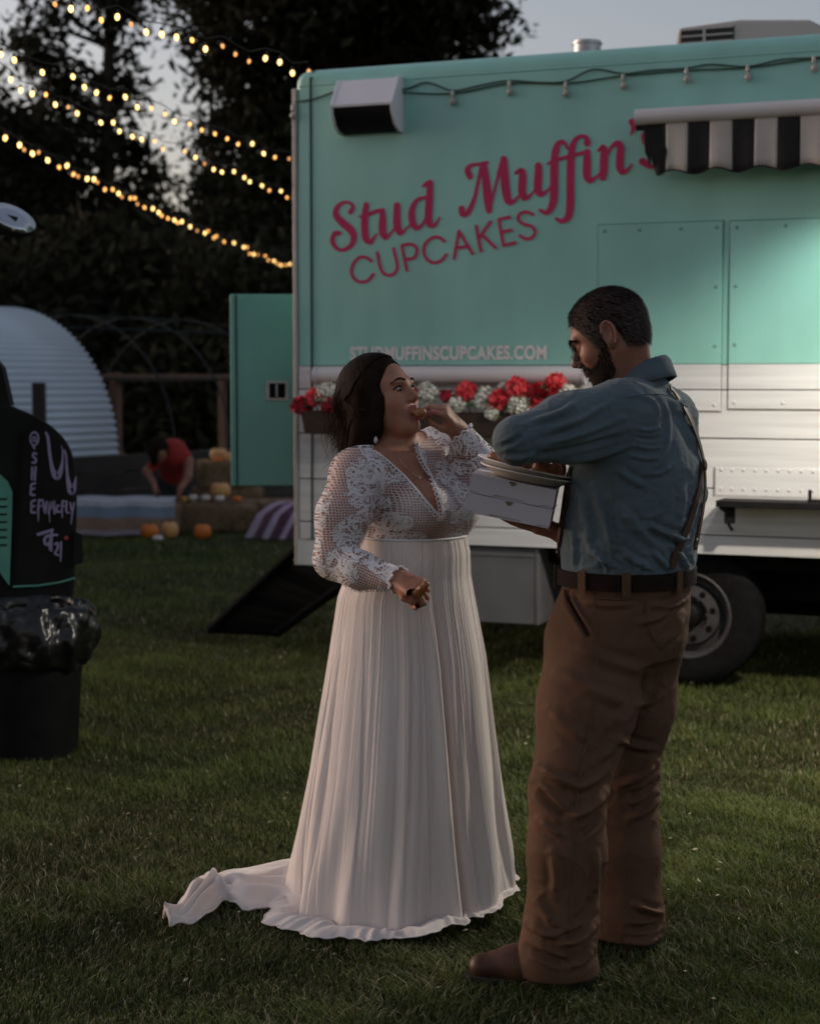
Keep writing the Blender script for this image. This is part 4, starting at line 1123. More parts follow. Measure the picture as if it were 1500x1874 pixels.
# knee wall boards
def tb(mb, s0, s1, n0, n1, z0, z1):
    q = []
    for z in (z0, z1):
        for (s, n) in ((s0, n0), (s1, n0), (s1, n1), (s0, n1)):
            w = ax * s + nn_ * n; q.append(Vector((w.x, w.y, z)))
    mb.add(q, [(0, 3, 2, 1), (4, 5, 6, 7), (0, 1, 5, 4), (1, 2, 6, 5), (2, 3, 7, 6), (3, 0, 4, 7)])
for k in range(4):
    mb = MB(); tb(mb, -6.4, 3.35, -0.06, 0.0 + 0.004 * (k % 2), zb * k / 4 + 0.01, zb * (k + 1) / 4 - 0.008); mb.build("wall_board", M_dwood, tun)
mb = MB(); tb(mb, -6.4, 3.35, -2 * RAD, -2 * RAD + 0.06, 0, zb); mb.build("back_wall", M_dwood, tun)
for (s, n, z0, z1, w) in ((0.62, -0.55, 0, 1.62, 0.05), (-0.1, -0.4, 0, 1.6, 0.04), (2.6, -0.6, 0, 1.6, 0.04)):
    mb = MB(); tb(mb, s - w, s + w, n - w, n + w, z0, z1); mb.build("timber_post", M_wood, tun)
mb = MB(); tb(mb, -0.2, 2.7, -0.45, -0.41, 1.52, 1.60); mb.build("timber_beam", M_wood, tun)
mb = MB(); tb(mb, -0.1, 0.6, -0.45, -0.41, 0.66, 0.74); mb.build("timber_rail", M_wood, tun)
# fence post in front of the tunnel
fp = P(71, 700, 15.5)
mb = MB(); mb.box((-0.055, -0.05, 0), (0.055, 0.05, fp.z), bev=0.008); o = mb.build("fence_post", M_dwood); o.location = (fp.x, fp.y, 0)
tag(o, "square dark wooden post standing before the corrugated roof", "post")

# ================================================================== hay bales, blanket, pumpkins
M_hay = mat("hay", (0.18, 0.115, 0.058), 0.95, var=0.5, vscale=22, stretch=(1, 1, 3), bump=1.0, bscale=40)
M_twine = mat("twine", (0.10, 0.045, 0.02), 0.9)
def bale(px, py_bottom, w, h, dpt, rz, lab, z0=None, yd=None):
    if z0 is None: g = G(px, py_bottom); yd = g.y; x = g.x; z0 = 0
    else: g = P(px, py_bottom, yd); x = g.x
    t = empty("hay_bale", (x, yd, z0), rz); tag(t, lab, "hay bale", "hay bales by the tunnel")
    bm = bmesh.new(); bmesh.ops.create_cube(bm, size=1)
    bmesh.ops.subdivide_edges(bm, edges=list(bm.edges), cuts=7, use_grid_fill=True)
    for v in bm.verts:
        c = Vector((v.co.x * w, v.co.y * dpt, (v.co.z + 0.5) * h))
        e_ = sum(1 for k in v.co if abs(abs(k) - 0.5) < 1e-4)
        c -= Vector((v.co.x * w, v.co.y * dpt, v.co.z * h)) * (0.05 * (e_ - 1))
        v.co = c + mnoise.noise_vector(c * 6 + Vector((px, 0, 0))) * 0.028
    V = [v.co.copy() for v in bm.verts]; bm.verts.index_update(); F = [[v.index for v in f.verts] for f in bm.faces]; bm.free()
    mk("bale_body", V, F, M_hay, t, True)
    # loose straw
    rd = random.Random(int(px)); VV = []; FF = []
    for k in range(420):
        f = rd.choice(['t', 'f', 'f', 'e'])
        if f == 't': c = Vector((rd.uniform(-.5, .5) * w, rd.uniform(-.5, .5) * dpt, h))
        elif f == 'f': c = Vector((rd.uniform(-.5, .5) * w, -dpt / 2, rd.uniform(0, 1) * h))
        else: c = Vector((rd.choice((-.5, .5)) * w, rd.uniform(-.5, .5) * dpt, rd.uniform(0, 1) * h))
        d = Vector((rd.gauss(0, 1), rd.gauss(0, 1), rd.gauss(0, .6))).normalized() * rd.uniform(0.03, 0.10); s = d.orthogonal().normalized() * 0.003
        n = len(VV); VV += [c - d * .4 - s, c - d * .4 + s, c + d]; FF.append((n, n + 1, n + 2))
    o = mk("loose_straw", VV, FF, M_hay, t); o["kind"] = "stuff"
    for sx in (-0.22, 0.22):
        mb = MB(); x_ = sx * w; e1 = dpt / 2 * 0.985; mb.tube([(x_, -e1, 0.02), (x_, -e1, h * 0.97), (x_, 0, h * 0.995), (x_, e1, h * 0.97), (x_, e1, 0.02)], 0.006, 5); mb.build("twine", M_twine, t)
    return t
bale(392, 972, 0.86, 0.285, 0.45, 0.12, "lower hay bale with pumpkins along its top")
gb = G(392, 972)
bale(478, 968, 0.7, 0.30, 0.45, -0.1, "hay bale in shadow beneath the mint rear door")
bale(408, 955, 0.86, 0.37, 0.45, 0.05, "back hay bale carrying the upper bale")
g2 = G(408, 955)
bale(412, 908, 0.58, 0.30, 0.42, 0.25, "upper hay bale topped with pale pumpkins", z0=0.36, yd=g2.y)
bale(232, 978, 1.05, 0.34, 0.5, 0.02, "hay bale under the striped blanket")
# striped blanket over a bale
M_str = [mat("blanket pale stripe", (0.42, 0.43, 0.46), 0.9, var=0.1, vscale=20), mat("blanket blue stripe", (0.20, 0.25, 0.32), 0.9, var=0.1, vscale=20), mat("blanket tan stripe", (0.24, 0.15, 0.10), 0.9, var=0.15, vscale=20), mat("blanket mauve stripe", (0.30, 0.24, 0.27), 0.9, var=0.1, vscale=20)]
gB = G(232, 978)
bl = empty("blanket", (gB.x, gB.y, 0), 0.02); tag(bl, "striped woven blanket draped over the long hay bale", "blanket")
prof = [(0.28, 0.10), (0.27, 0.36), (0.2, 0.372), (0.05, 0.376), (-0.1, 0.375), (-0.22, 0.372), (-0.272, 0.35), (-0.285, 0.30), (-0.29, 0.25), (-0.295, 0.19), (-0.305, 0.13), (-0.312, 0.07), (-0.318, 0.02)]
idx = [0, 1, 0, 0, 0, 0, 0, 1, 1, 2, 2, 3]
for k in range(len(prof) - 1):
    V = []; F = []
    nseg = 24
    for j in (0, 1):
        y, z = prof[k + j]
        for i in range(nseg + 1):
            u = i / nseg - 0.5
            V.append((u * (1.02 - 0.0 * j) + (0.06 * (0.36 - z) if z < 0.36 else 0) * (1 if u > 0 else -1), y + 0.012 * math.sin(u * 19 + 1) * (z < 0.36), z + 0.006 * math.sin(u * 13)))
    for i in range(nseg): F.append((i, i + 1, nseg + 2 + i, nseg + 1 + i))
    mk("blanket_stripe", V, F, M_str[idx[k]], bl, True)
# second blanket by the truck corner
gC = G(566, 980)
b2 = empty("blanket", (gC.x, gC.y - 0.3, 0), -0.35); tag(b2, "mauve striped cloth draped beside the truck's rear corner", "blanket")
M_m1 = mat("mauve cloth", (0.40, 0.30, 0.38), 0.9, var=0.1, vscale=20); M_m2 = mat("plum cloth", (0.10, 0.045, 0.07), 0.9, var=0.1, vscale=20)
for k in range(9):
    V = []; F = []
    for i in range(2):
        u = -0.34 + (k + i) * 0.075
        for j, (y, z) in enumerate([(0.35, 0.33), (0.1, 0.345), (-0.12, 0.335), (-0.2, 0.24), (-0.24, 0.12), (-0.27, 0.01)]):
            V.append((u + 0.05 * (j > 2) * (k - 4) / 4 - 0.05 * (j - 2) * (j > 2), y - 0.015 * math.sin(u * 30) * (j > 2), z + 0.01 * math.sin(u * 9) * (j < 3)))
    for j in range(5): F.append((j, j + 1, 6 + j + 1, 6 + j))
    mk("cloth_stripe", V, F, M_m1 if k % 2 == 0 else M_m2, b2, True)
mb = MB(); mb.box((-0.30, -0.1, 0), (0.30, 0.34, 0.325), bev=0.02); mb.build("folded_cloth_core", M_m2, b2)

M_pk = {'o': mat("orange pumpkin rind", (0.60, 0.150, 0.012), 0.5, var=0.15, vscale=9), 'p': mat("peach pumpkin rind", (0.62, 0.32, 0.11), 0.55, var=0.12, vscale=9),
        'w': mat("white pumpkin rind", (0.70, 0.60, 0.54), 0.55, var=0.08, vscale=9), 'y': mat("yellow gourd rind", (0.58, 0.29, 0.05), 0.5, var=0.12, vscale=9)}
M_stem = mat("pumpkin stem", (0.10, 0.075, 0.035), 0.9)
def pumpkin(kind, px, py, rx, ry, yd, lab, ribs=10):
    c = P(px, py, yd); r = rx / S(yd); h = ry / S(yd)
    t = empty("pumpkin", c); tag(t, lab, "pumpkin", "pumpkins around the hay bales")
    n = 60; m = 16; rings = []
    for j in range(m + 1):
        ph = -math.pi / 2 + math.pi * j / m
        ring = []
        for k in range(n):
            a = 2 * math.pi * k / n
            f = 1 - 0.09 * (1 - abs(math.cos(ribs * a / 2))) ** 1.0
            rr_ = max(0.02, math.cos(ph)) ** 0.75 * r * f
            dz = h * math.sin(ph) * (1 - 0.20 * (abs(math.sin(ph)) ** 8))
            ring.append(Vector((rr_ * math.cos(a), rr_ * math.sin(a), dz)))
        rings.append(ring)
    mb = MB(); mb.loft(rings); mb.build("rind", M_pk[kind], t, True)
    mb = MB(); mb.tube([(0, 0, h * 0.74), (0.01 * r, 0, h * 1.0), (0.1 * r, 0.05 * r, h * 1.25)], [r * .16, r * .10, r * .09], 8); mb.build("stem", M_stem, t, True)
yl = gb.y - 0.02; yg = G(300, 988).y
for (k_, a, b_, rx, ry, yd, lab) in [
    ('o', 274, 972, 17, 15, yg, "orange pumpkin leftmost on the grass"), ('p', 311, 970, 16, 18, yg + 0.15, "tall peach pumpkin between the two orange ones on the grass"), ('w', 289, 985, 10, 6, yg - 0.25, "tiny white pumpkin on the grass in front of the leftmost orange one"),
    ('o', 371, 973, 16, 16, yg + 0.1, "orange pumpkin on the grass before the lower bale"), ('p', 403, 897, 19, 16, yl, "largest peach pumpkin on the lower bale"),
    ('w', 402, 912, 9, 6, yl - 0.18, "small white pumpkin right in front of the largest peach one"), ('w', 376, 911, 9, 6, yl - 0.1, "small white pumpkin just left of the largest peach one"), ('w', 353, 911, 9, 7, yl - 0.05, "white pumpkin second from the lower bale's left end"),
    ('y', 335, 914, 8, 7, yl - 0.1, "yellow gourd at the lower bale's left end"), ('o', 434, 913, 9, 6, yl, "small flat orange pumpkin at the lower bale's right end"),
    ('p', 400, 832, 16, 14, g2.y, "peach pumpkin at the back on the upper bale"), ('o', 399, 842, 10, 8, g2.y - 0.16, "small orange pumpkin in front on the upper bale"), ('y', 379, 846, 7, 6, g2.y - 0.05, "yellow gourd at the upper bale's left end"), ('p', 419, 838, 12, 13, g2.y - 0.1, "pale pumpkin on the upper bale cut off by the mint door"),
    ('w', 296, 914, 10, 6, gB.y, "small pale pumpkin resting on the striped blanket")]:
    pumpkin(k_, a, b_, rx, ry, yd, lab)

# ================================================================== figure sculpting: smooth distance fields turned into one surface
class Field:
    def __init__(s, xs, ys, zs):
        s.ax = [np.asarray(a, dtype=np.float32) for a in (xs, ys, zs)]
        s.f = np.full([len(a) for a in s.ax], 1.0, dtype=np.float32)
    def _box(s, lo, hi):
        sl = []; g = []
        for i in range(3):
            a = np.searchsorted(s.ax[i], lo[i]); b = np.searchsorted(s.ax[i], hi[i])
            sl.append(slice(a, b)); sh = [1, 1, 1]; sh[i] = b - a
            g.append(s.ax[i][a:b].reshape(sh))
        return tuple(sl), g
    def put(s, lo, hi, fn, k, sub=False):
        m = k + 0.015
        sl, g = s._box([v - m for v in lo], [v + m for v in hi])
        if any(q.stop <= q.start for q in sl): return
        d = fn(*g); f = s.f[sl]
        if sub: a, b = -f, d
        else: a, b = f, d
        if k > 0:
            h = np.maximum(k - np.abs(a - b), 0) / k
            r = np.minimum(a, b) - h * h * k * 0.25
        else: r = np.minimum(a, b)
        s.f[sl] = -r if sub else r
    def cap(s, a, b, ra, rb, k=0.02, sub=False):
        a = np.array(a, dtype=np.float32); b = np.array(b, dtype=np.float32); ab = b - a; L2 = max(float(ab @ ab), 1e-9); R = max(ra, rb)
        def fn(x, y, z):
            t = np.clip(((x - a[0]) * ab[0] + (y - a[1]) * ab[1] + (z - a[2]) * ab[2]) / L2, 0, 1)
            dx = x - a[0] - t * ab[0]; dy = y - a[1] - t * ab[1]; dz = z - a[2] - t * ab[2]
            return np.sqrt(dx * dx + dy * dy + dz * dz) - (ra + (rb - ra) * t)
        s.put(np.minimum(a, b) - R, np.maximum(a, b) + R, fn, k, sub)
    def chain(s, pts, rad, k=0.02):
        for i in range(len(pts) - 1): s.cap(pts[i], pts[i + 1], rad[i], rad[i + 1], k)
    def ell(s, c, r, R=None, k=0.02, sub=False):
        c = np.array(c, dtype=np.float32); R = np.eye(3) if R is None else np.array(R)
        m = max(r)
        def fn(x, y, z):
            dx, dy, dz = x - c[0], y - c[1], z - c[2]
            q = [(dx * R[0, i] + dy * R[1, i] + dz * R[2, i]) for i in range(3)]
            k0 = np.sqrt((q[0] / r[0]) ** 2 + (q[1] / r[1]) ** 2 + (q[2] / r[2]) ** 2)
            k1 = np.sqrt((q[0] / r[0] ** 2) ** 2 + (q[1] / r[1] ** 2) ** 2 + (q[2] / r[2] ** 2) ** 2) + 1e-6
            return k0 * (k0 - 1) / k1
        s.put(c - m, c + m, fn, k, sub)
    def stack(s, secs, fwd, k=0.03, p=2.2, grow=0.0):
        """stacked oval sections (centre, half-width sideways, half-depth) with the figure's facing `fwd`"""
        secs = sorted(secs, key=lambda q: q[0][2])
        zz = np.array([q[0][2] for q in secs]); cx = np.array([q[0][0] for q in secs]); cy = np.array([q[0][1] for q in secs])
        W = np.array([q[1] for q in secs]) + grow; D = np.array([q[2] for q in secs]) + grow
        def smooth(zq, arr): return np.interp(zq, zz, arr).astype(np.float32)
        def fn(x, y, z):
            zc = np.clip(z, zz[0], zz[-1])
            x0, y0, w, d = (smooth(zc.ravel(), a).reshape(zc.shape) for a in (cx, cy, W, D))
            dx, dy = x - x0, y - y0
            a = np.abs(dx * fwd[0] + dy * fwd[1]) / d; b = np.abs(-dx * fwd[1] + dy * fwd[0]) / w
            n = (a ** p + b ** p) ** (1 / p)
            d2 = (n - 1) * np.minimum(w, d)
            dz = np.maximum(np.maximum(zz[0] - grow - z, z - zz[-1] - grow), -0.5)
            return np.where(dz > 0, np.sqrt(np.maximum(d2, 0) ** 2 + dz ** 2), np.maximum(d2, dz))
        m = max(W.max(), D.max())
        s.put([cx.min() - m, cy.min() - m, zz[0] - grow], [cx.max() + m, cy.max() + m, zz[-1] + grow], fn, k)
    def mesh(s, smooth=1):
        f = s.f; ins = f < 0
        c = np.zeros([n - 1 for n in f.shape], dtype=np.uint8)
        for i in (0, 1):
            for j in (0, 1):
                for l in (0, 1):
                    c += ins[i:f.shape[0] - 1 + i, j:f.shape[1] - 1 + j, l:f.shape[2] - 1 + l]
        act = np.argwhere((c > 0) & (c < 8))
        idx = np.full(c.shape, -1, dtype=np.int64); idx[act[:, 0], act[:, 1], act[:, 2]] = np.arange(len(act))
        acc = np.zeros((len(act), 3)); cnt = np.zeros(len(act))
        co = [(i, j, l) for i in (0, 1) for j in (0, 1) for l in (0, 1)]
        for a in co:
            for b in co:
                if sum(b) - sum(a) == 1 and all(y >= x for x, y in zip(a, b)):
                    ia = act + np.array(a); ib = act + np.array(b)
                    fa = f[ia[:, 0], ia[:, 1], ia[:, 2]]; fb = f[ib[:, 0], ib[:, 1], ib[:, 2]]
                    m = (fa < 0) != (fb < 0)
                    t = fa[m] / (fa[m] - fb[m])
                    pa = np.stack([s.ax[q][ia[m, q]] for q in range(3)], 1); pb = np.stack([s.ax[q][ib[m, q]] for q in range(3)], 1)
                    acc[m] += pa + (pb - pa) * t[:, None]; cnt[m] += 1
        V = acc / cnt[:, None]
        Q = []
        n0, n1, n2 = f.shape
        for axis in range(3):
            sl0 = [slice(None)] * 3; sl1 = [slice(None)] * 3; sl0[axis] = slice(0, -1); sl1[axis] = slice(1, None)
            e = np.argwhere(ins[tuple(sl0)] != ins[tuple(sl1)])
            o1, o2 = [(1, 2), (2, 0), (0, 1)][axis]
            ok = (e[:, o1] > 0) & (e[:, o2] > 0) & (e[:, o1] < f.shape[o1] - 1) & (e[:, o2] < f.shape[o2] - 1); e = e[ok]
            inside0 = ins[e[:, 0], e[:, 1], e[:, 2]]
            def cell(d1, d2):
                q = e.copy(); q[:, o1] -= d1; q[:, o2] -= d2
                return idx[q[:, 0], q[:, 1], q[:, 2]]
            q = np.stack([cell(1, 1), cell(0, 1), cell(0, 0), cell(1, 0)], 1)
            q[~inside0] = q[~inside0][:, ::-1]
            Q.append(q)
        Q = np.concatenate(Q); Q = Q[(Q >= 0).all(1)]
        for _ in range(smooth): V = lap(V, Q, 0.5)
        return V, Q

def lap(V, Q, w):
    acc = np.zeros_like(V); cnt = np.zeros(len(V))
    for i in range(4):
        a, b = Q[:, i], Q[:, (i + 1) % 4]
        for d in range(3):
            acc[:, d] += np.bincount(a, V[b, d], len(V)) + np.bincount(b, V[a, d], len(V))
        cnt += np.bincount(a, minlength=len(V)) + np.bincount(b, minlength=len(V))
    cnt = np.maximum(cnt, 1)
    return V + (acc / cnt[:, None] - V) * w

def vnormals(V, Q):
    n = np.cross(V[Q[:, 2]] - V[Q[:, 0]], V[Q[:, 3]] - V[Q[:, 1]])
    N = np.zeros_like(V)
    for i in range(4):
        for d in range(3): N[:, d] += np.bincount(Q[:, i], n[:, d], len(V))
    return N / (np.linalg.norm(N, axis=1)[:, None] + 1e-12)

def project(V):
    x, y, z = V[:, 0], V[:, 1], V[:, 2] - CAMH
    dep = y * _C - z * _S; v = y * _S + z * _C
    return np.stack([750 + FPX * x / dep, 937 - FPX * v / dep], 1)

def folds(V, Q, strokes, facing=True):
    """press creases (ridges and valleys) into cloth along strokes given on its camera side: (points, width px, height m)"""
    N = vnormals(V, Q); pp = project(V)
    cv = np.array([0, 0, CAMH]) - V; cv /= np.linalg.norm(cv, axis=1)[:, None]
    wgt = np.clip((N * cv).sum(1) * 2.5 + 0.35, 0, 1) if facing else np.ones(len(V))
    disp = np.zeros(len(V))
    for pts, w, h in strokes:
        c = np.array(catmull([(p[0], p[1]) for p in pts], 6)); L = len(c)
        lo = c.min(0) - 3 * w; hi = c.max(0) + 3 * w
        m = np.where((pp > lo).all(1) & (pp < hi).all(1))[0]
        if len(m) == 0: continue
        q = pp[m]; best = np.full(len(m), 1e9); tb_ = np.zeros(len(m))
        for i in range(L - 1):
            a = c[i]; b = c[i + 1]; ab = b - a; t = np.clip(((q - a) @ ab) / max(ab @ ab, 1e-9), 0, 1)
            d = np.linalg.norm(q - a - t[:, None] * ab, axis=1)
            u = d < best; best[u] = d[u]; tb_[u] = ((i + t) / (L - 1))[u]
        e = best / w
        prof = np.exp(-e * e) - 0.45 * np.exp(-((e - 1.7) / 0.8) ** 2)
        disp[m] += h * prof * np.clip(np.sin(np.pi * np.clip(tb_, 0.06, 0.94)) * 1.6, 0, 1)
    return V + N * (disp * wgt)[:, None]

def cloth_noise(V, Q, amp, sx, sy, sz, seed=0.0):
    N = vnormals(V, Q)
    out = np.empty(len(V))
    for i, p in enumerate(V):
        out[i] = mnoise.noise(Vector((p[0] * sx + seed, p[1] * sy, p[2] * sz))) + 0.5 * mnoise.noise(Vector((p[0] * sx * 2.3, p[1] * sy * 2.3 + seed, p[2] * sz * 2.3)))
    return V + N * (out * amp)[:, None]

def wrinkle(V, Q, amp, sc, seed=0.0, power=5):
    """thin sharp creases: ridged noise pressed into the cloth"""
    N = vnormals(V, Q); out = np.empty(len(V))
    for i, p in enumerate(V):
        w = 0.35 * mnoise.noise(Vector((p[0] * 6 + seed, p[1] * 6, p[2] * 6)))
        a = 1 - abs(mnoise.noise(Vector((p[0] * sc[0] + seed + w, p[1] * sc[1] + w, p[2] * sc[2] - seed + w * 2))))
        b = 0.5 + 0.5 * mnoise.noise(Vector((p[0] * 4 - seed, p[1] * 4, p[2] * 4)))
        out[i] = a ** power * max(0, b - 0.25) * 1.6
    return V + N * ((out - 0.2) * amp)[:, None]

def rot_ypr(yaw_dir, pitch, roll=0.0):
    """columns: forward, left, up of a head facing yaw_dir (ground vector), pitched up by `pitch`"""
    f = Vector((yaw_dir[0], yaw_dir[1], 0)).normalized(); l = Vector((-f.y, f.x, 0)); u = Vector((0, 0, 1))
    f2 = f * math.cos(pitch) + u * math.sin(pitch); u2 = u * math.cos(pitch) - f * math.sin(pitch)
    l2 = l * math.cos(roll) + u2 * math.sin(roll); u3 = u2 * math.cos(roll) - l * math.sin(roll)
    return np.array([list(f2), list(l2), list(u3)]).T

def head_field(F, C, R, s=1.0, male=True, mouth_open=0.0, full=0.0):
    C = np.array(C)
    def T(p): return C + R @ (np.array(p) * s)
    def E(c, r, k=0.015, sub=False): F.ell(T(c), [v * s for v in r], R, k * s, sub)
    def K(a, b, ra, rb, k=0.01, sub=False): F.cap(T(a), T(b), ra * s, rb * s, k * s, sub)
    E((-0.014, 0, 0.036), (0.098, 0.077, 0.086), 0.02)
    E((0.030, 0, 0.012), (0.064, 0.066, 0.085), 0.03)
    E((0.030, 0, -0.045), (0.060, 0.057 + 0.005 * full, 0.062), 0.03)
    E((0.036, 0, -0.080), (0.046, 0.045 + 0.007 * full, 0.034), 0.03)
    if male:
        for y in (-1, 1): K((-0.012, y * 0.058, -0.050), (0.055, y * 0.030, -0.103), 0.013, 0.014, 0.03)
        E((0.072, 0, -0.100), (0.020, 0.024, 0.018), 0.02)
    else:
        E((0.072, 0, -0.098 - 0.016 * mouth_open), (0.018, 0.020, 0.016), 0.025)
        E((0.045, 0, -0.095 - 0.010 * mouth_open), (0.035, 0.036, 0.022), 0.03)
    for y in (-1, 1):
        E((0.060, y * 0.040, -0.030), (0.026, 0.024 + 0.003 * full, 0.026), 0.025)
        E((0.092, y * 0.033, 0.006), (0.018, 0.019, 0.013), 0.016, True)
    K((0.086, -0.042, 0.026), (0.094, -0.012, 0.024), 0.009, 0.010, 0.016); K((0.086, 0.042, 0.026), (0.094, 0.012, 0.024), 0.009, 0.010, 0.016)
    nl = 0.012 if male else 0.004
    K((0.090, 0, 0.012), (0.108 + nl * 0.6, 0, -0.026), 0.0085, 0.0105, 0.014)
    E((0.109 + nl * 0.6, 0, -0.031), (0.0125, 0.0120, 0.0105), 0.008)
    for y in (-1, 1): E((0.099, y * 0.0125, -0.035), (0.0105, 0.0082, 0.0082), 0.006)
    mo = mouth_open
    # eyelids
    for y in (-1, 1): E((0.0775, y * 0.0325, 0.004), (0.0140, 0.0165, 0.0135), 0.006)
    # lips
    K((0.088, -0.020, -0.0645), (0.100, 0, -0.0590), 0.0045, 0.0062, 0.006); K((0.088, 0.020, -0.0645), (0.100, 0, -0.0590), 0.0045, 0.0062, 0.006)
    zl = -0.0735 - 0.024 * mo
    K((0.086, -0.019, -0.067 - 0.008 * mo), (0.095 - 0.006 * mo, 0, zl), 0.0045, 0.0072, 0.006); K((0.086, 0.019, -0.067 - 0.008 * mo), (0.095 - 0.006 * mo, 0, zl), 0.0045, 0.0072, 0.006)
    if mo > 0: E((0.092, 0, -0.066 - 0.011 * mo), (0.030, 0.0155, 0.0095 * mo + 0.002), 0.004, True)
    # ears
    for y in (-1, 1):
        Re = R @ np.array(Matrix.Rotation(y * math.radians(24), 3, 'Z') @ Matrix.Rotation(math.radians(-10), 3, 'Y'))
        F.ell(T((-0.013, y * 0.084, 0.000)), (0.021 * s, 0.0085 * s, 0.036 * s), Re, 0.005 * s)
        F.ell(T((-0.006, y * 0.094, 0.002)), (0.012 * s, 0.0085 * s, 0.022 * s), Re, 0.003 * s, True)
        hx = [T((-0.013 + (0.020 * math.cos(q) if q < 3.2 else 0.017 * math.cos(q)) , y * (0.088 + 0.006 * max(0, -math.cos(q))), 0.001 + 0.033 * math.sin(q))) for q in np.linspace(0.3, 4.4, 9)]
        F.chain(hx, [0.0042 * s] * 9, 0.002 * s)
        F.ell(T((-0.004, y * 0.079, -0.030)), (0.010 * s, 0.0070 * s, 0.010 * s), Re, 0.006 * s)
    return T

def hand_field(F, w, x, dorsal, side, flex, s=1.0, thumb=None, spread=1.0):
    """palm, four fingers and a thumb. x: along the hand, dorsal: back of the hand, side=+1 thumb towards x×dorsal"""
    w = Vector(w); x = Vector(x).normalized(); n = Vector(dorsal); n = (n - x * n.dot(x)).normalized(); y = x.cross(n) * side
    def T(a, b, c): return w + (x * a + y * b + n * c) * s
    ky = [0.031, 0.0105, -0.0100, -0.0290]; kx = [0.086, 0.090, 0.086, 0.078]
    for i in range(4):
        F.cap(T(0.012, ky[i] * 0.55, 0), T(kx[i], ky[i], 0.002), 0.0185 * s, 0.0125 * s, 0.014 * s)
    F.cap(T(-0.03, 0, 0), T(0.02, 0, 0), 0.026 * s, 0.024 * s, 0.02 * s)
    F.cap(T(0.02, 0.018, -0.012), T(0.05, 0.028, -0.014), 0.017 * s, 0.013 * s, 0.012 * s)
    LEN = [(0.045, 0.027, 0.021), (0.049, 0.031, 0.022), (0.045, 0.029, 0.021), (0.035, 0.021, 0.019)]
    tips = []
    for i in range(4):
        p = T(kx[i], ky[i], 0.002); a = 0.0; fl = flex[i] if hasattr(flex[0], '__len__') else flex
        r = [0.0100, 0.0090, 0.0082, 0.0070] if i < 3 else [0.0088, 0.0080, 0.0072, 0.0062]
        lat = (1.5 - i) * 0.05 * spread
        for j in range(3):
            a += math.radians(fl[j])
            d = (x * math.cos(a) - n * math.sin(a)) + y * lat * math.cos(a)
            q = p + d.normalized() * LEN[i][j] * s
            F.cap(p, q, r[j] * s, r[j + 1] * s, 0.003 * s); p = q
        tips.append(p)
    th = thumb or [(0.028, 0.030, -0.012), (0.052, 0.050, -0.022), (0.080, 0.050, -0.034), (0.100, 0.040, -0.040)]
    q = [T(*t) for t in th]
    F.chain(q, [0.0135 * s, 0.0120 * s, 0.0105 * s, 0.0080 * s], 0.004 * s)
    return tips, T

def axis_(lo, hi, h): return np.arange(lo, hi + h, h)

def pos(V, origin): return V - np.array([origin[0], origin[1], 0.0])

def strips(name, base, dirs, nrm, length, width, m, par, origin, tint=None, lift=0.15, rng=None):
    """tapered hair blades"""
    n = len(base); side = np.cross(dirs, nrm); side /= np.linalg.norm(side, axis=1)[:, None] + 1e-9
    L = length[:, None]; w = width[:, None] if hasattr(width, '__len__') else width
    mid = base + dirs * L * 0.5 + nrm * L * lift * 0.8; tip = base + dirs * L + nrm * L * lift
    V = np.stack([base - side * w, base + side * w, mid + side * w * 0.8, mid - side * w * 0.8, tip], 1).reshape(-1, 3)
    k = np.arange(n)[:, None] * 5
    Fq = np.concatenate([k + np.array([0, 1, 2]), k + np.array([0, 2, 3]), k + np.array([3, 2, 4])])
    o = mk(name, V - np.array([origin[0], origin[1], 0]), Fq, m, par)
    if tint is not None: set_attr(o, np.repeat(tint, 5))
    return o

def skin_mat(name, col, col2, lip=None):
    m = mat(name, col, 0.5, col2=col2, vscale=26, bump=0.12, bscale=260, spec=0.35, sss=0.12, detail=8)
    return m

# ================================================================== the man
PHI = math.radians(27)
mf = Vector((-math.cos(PHI), math.sin(PHI), 0)); ml = Vector((-mf.y, mf.x, 0))
MO = (P(1120, 1000, 4.5).x, 4.5)
man = empty("person", (MO[0], MO[1], 0))
tag(man, "bearded man in blue shirt, brown trousers and leather braces, eating with one arm raised", "person")
M_mskin = skin_mat("tanned skin", (0.22, 0.092, 0.058), (0.30, 0.130, 0.082))
M_shirt = mat("blue chambray cloth", (0.086, 0.114, 0.126), 0.9, var=0.14, vscale=9, bump=0.25, bscale=420, spec=0.2, sheen=0.1)
M_trou = mat("brown canvas duck", (0.104, 0.053, 0.030), 0.9, var=0.14, vscale=8, bump=0.25, bscale=420, spec=0.2)
M_leather = mat("brown leather", (0.060, 0.027, 0.015), 0.6, spec=0.2, var=0.25, vscale=20, bump=0.1, bscale=80)
M_belt = mat("dark leather belt", (0.016, 0.009, 0.007), 0.7, spec=0.08, var=0.2, vscale=20)
M_boot = mat("tan boot leather", (0.070, 0.027, 0.014), 0.5, spec=0.3, var=0.4, vscale=12, bump=0.12, bscale=60)
M_sole = mat("boot sole", (0.020, 0.014, 0.010), 0.8)
M_hairm = attr_mat("greying brown hair", (0.010, 0.006, 0.005), (0.12, 0.095, 0.082), 0.7, spec=0.05, attr="tint")
M_cap = mat("cropped hair", (0.012, 0.007, 0.006), 0.8, spec=0.05, var=0.4, vscale=60)

s45 = S(4.5)
def sec(py, px0, px1, W, Y=4.5):
    a = P((px0 + px1) / 2, py, Y); hw = (px1 - px0) / 2 / S(Y)
    D_ = math.sqrt(max(0.01, hw * hw - (W * mf.y) ** 2)) / abs(mf.x)
    return (tuple(a), W, D_)
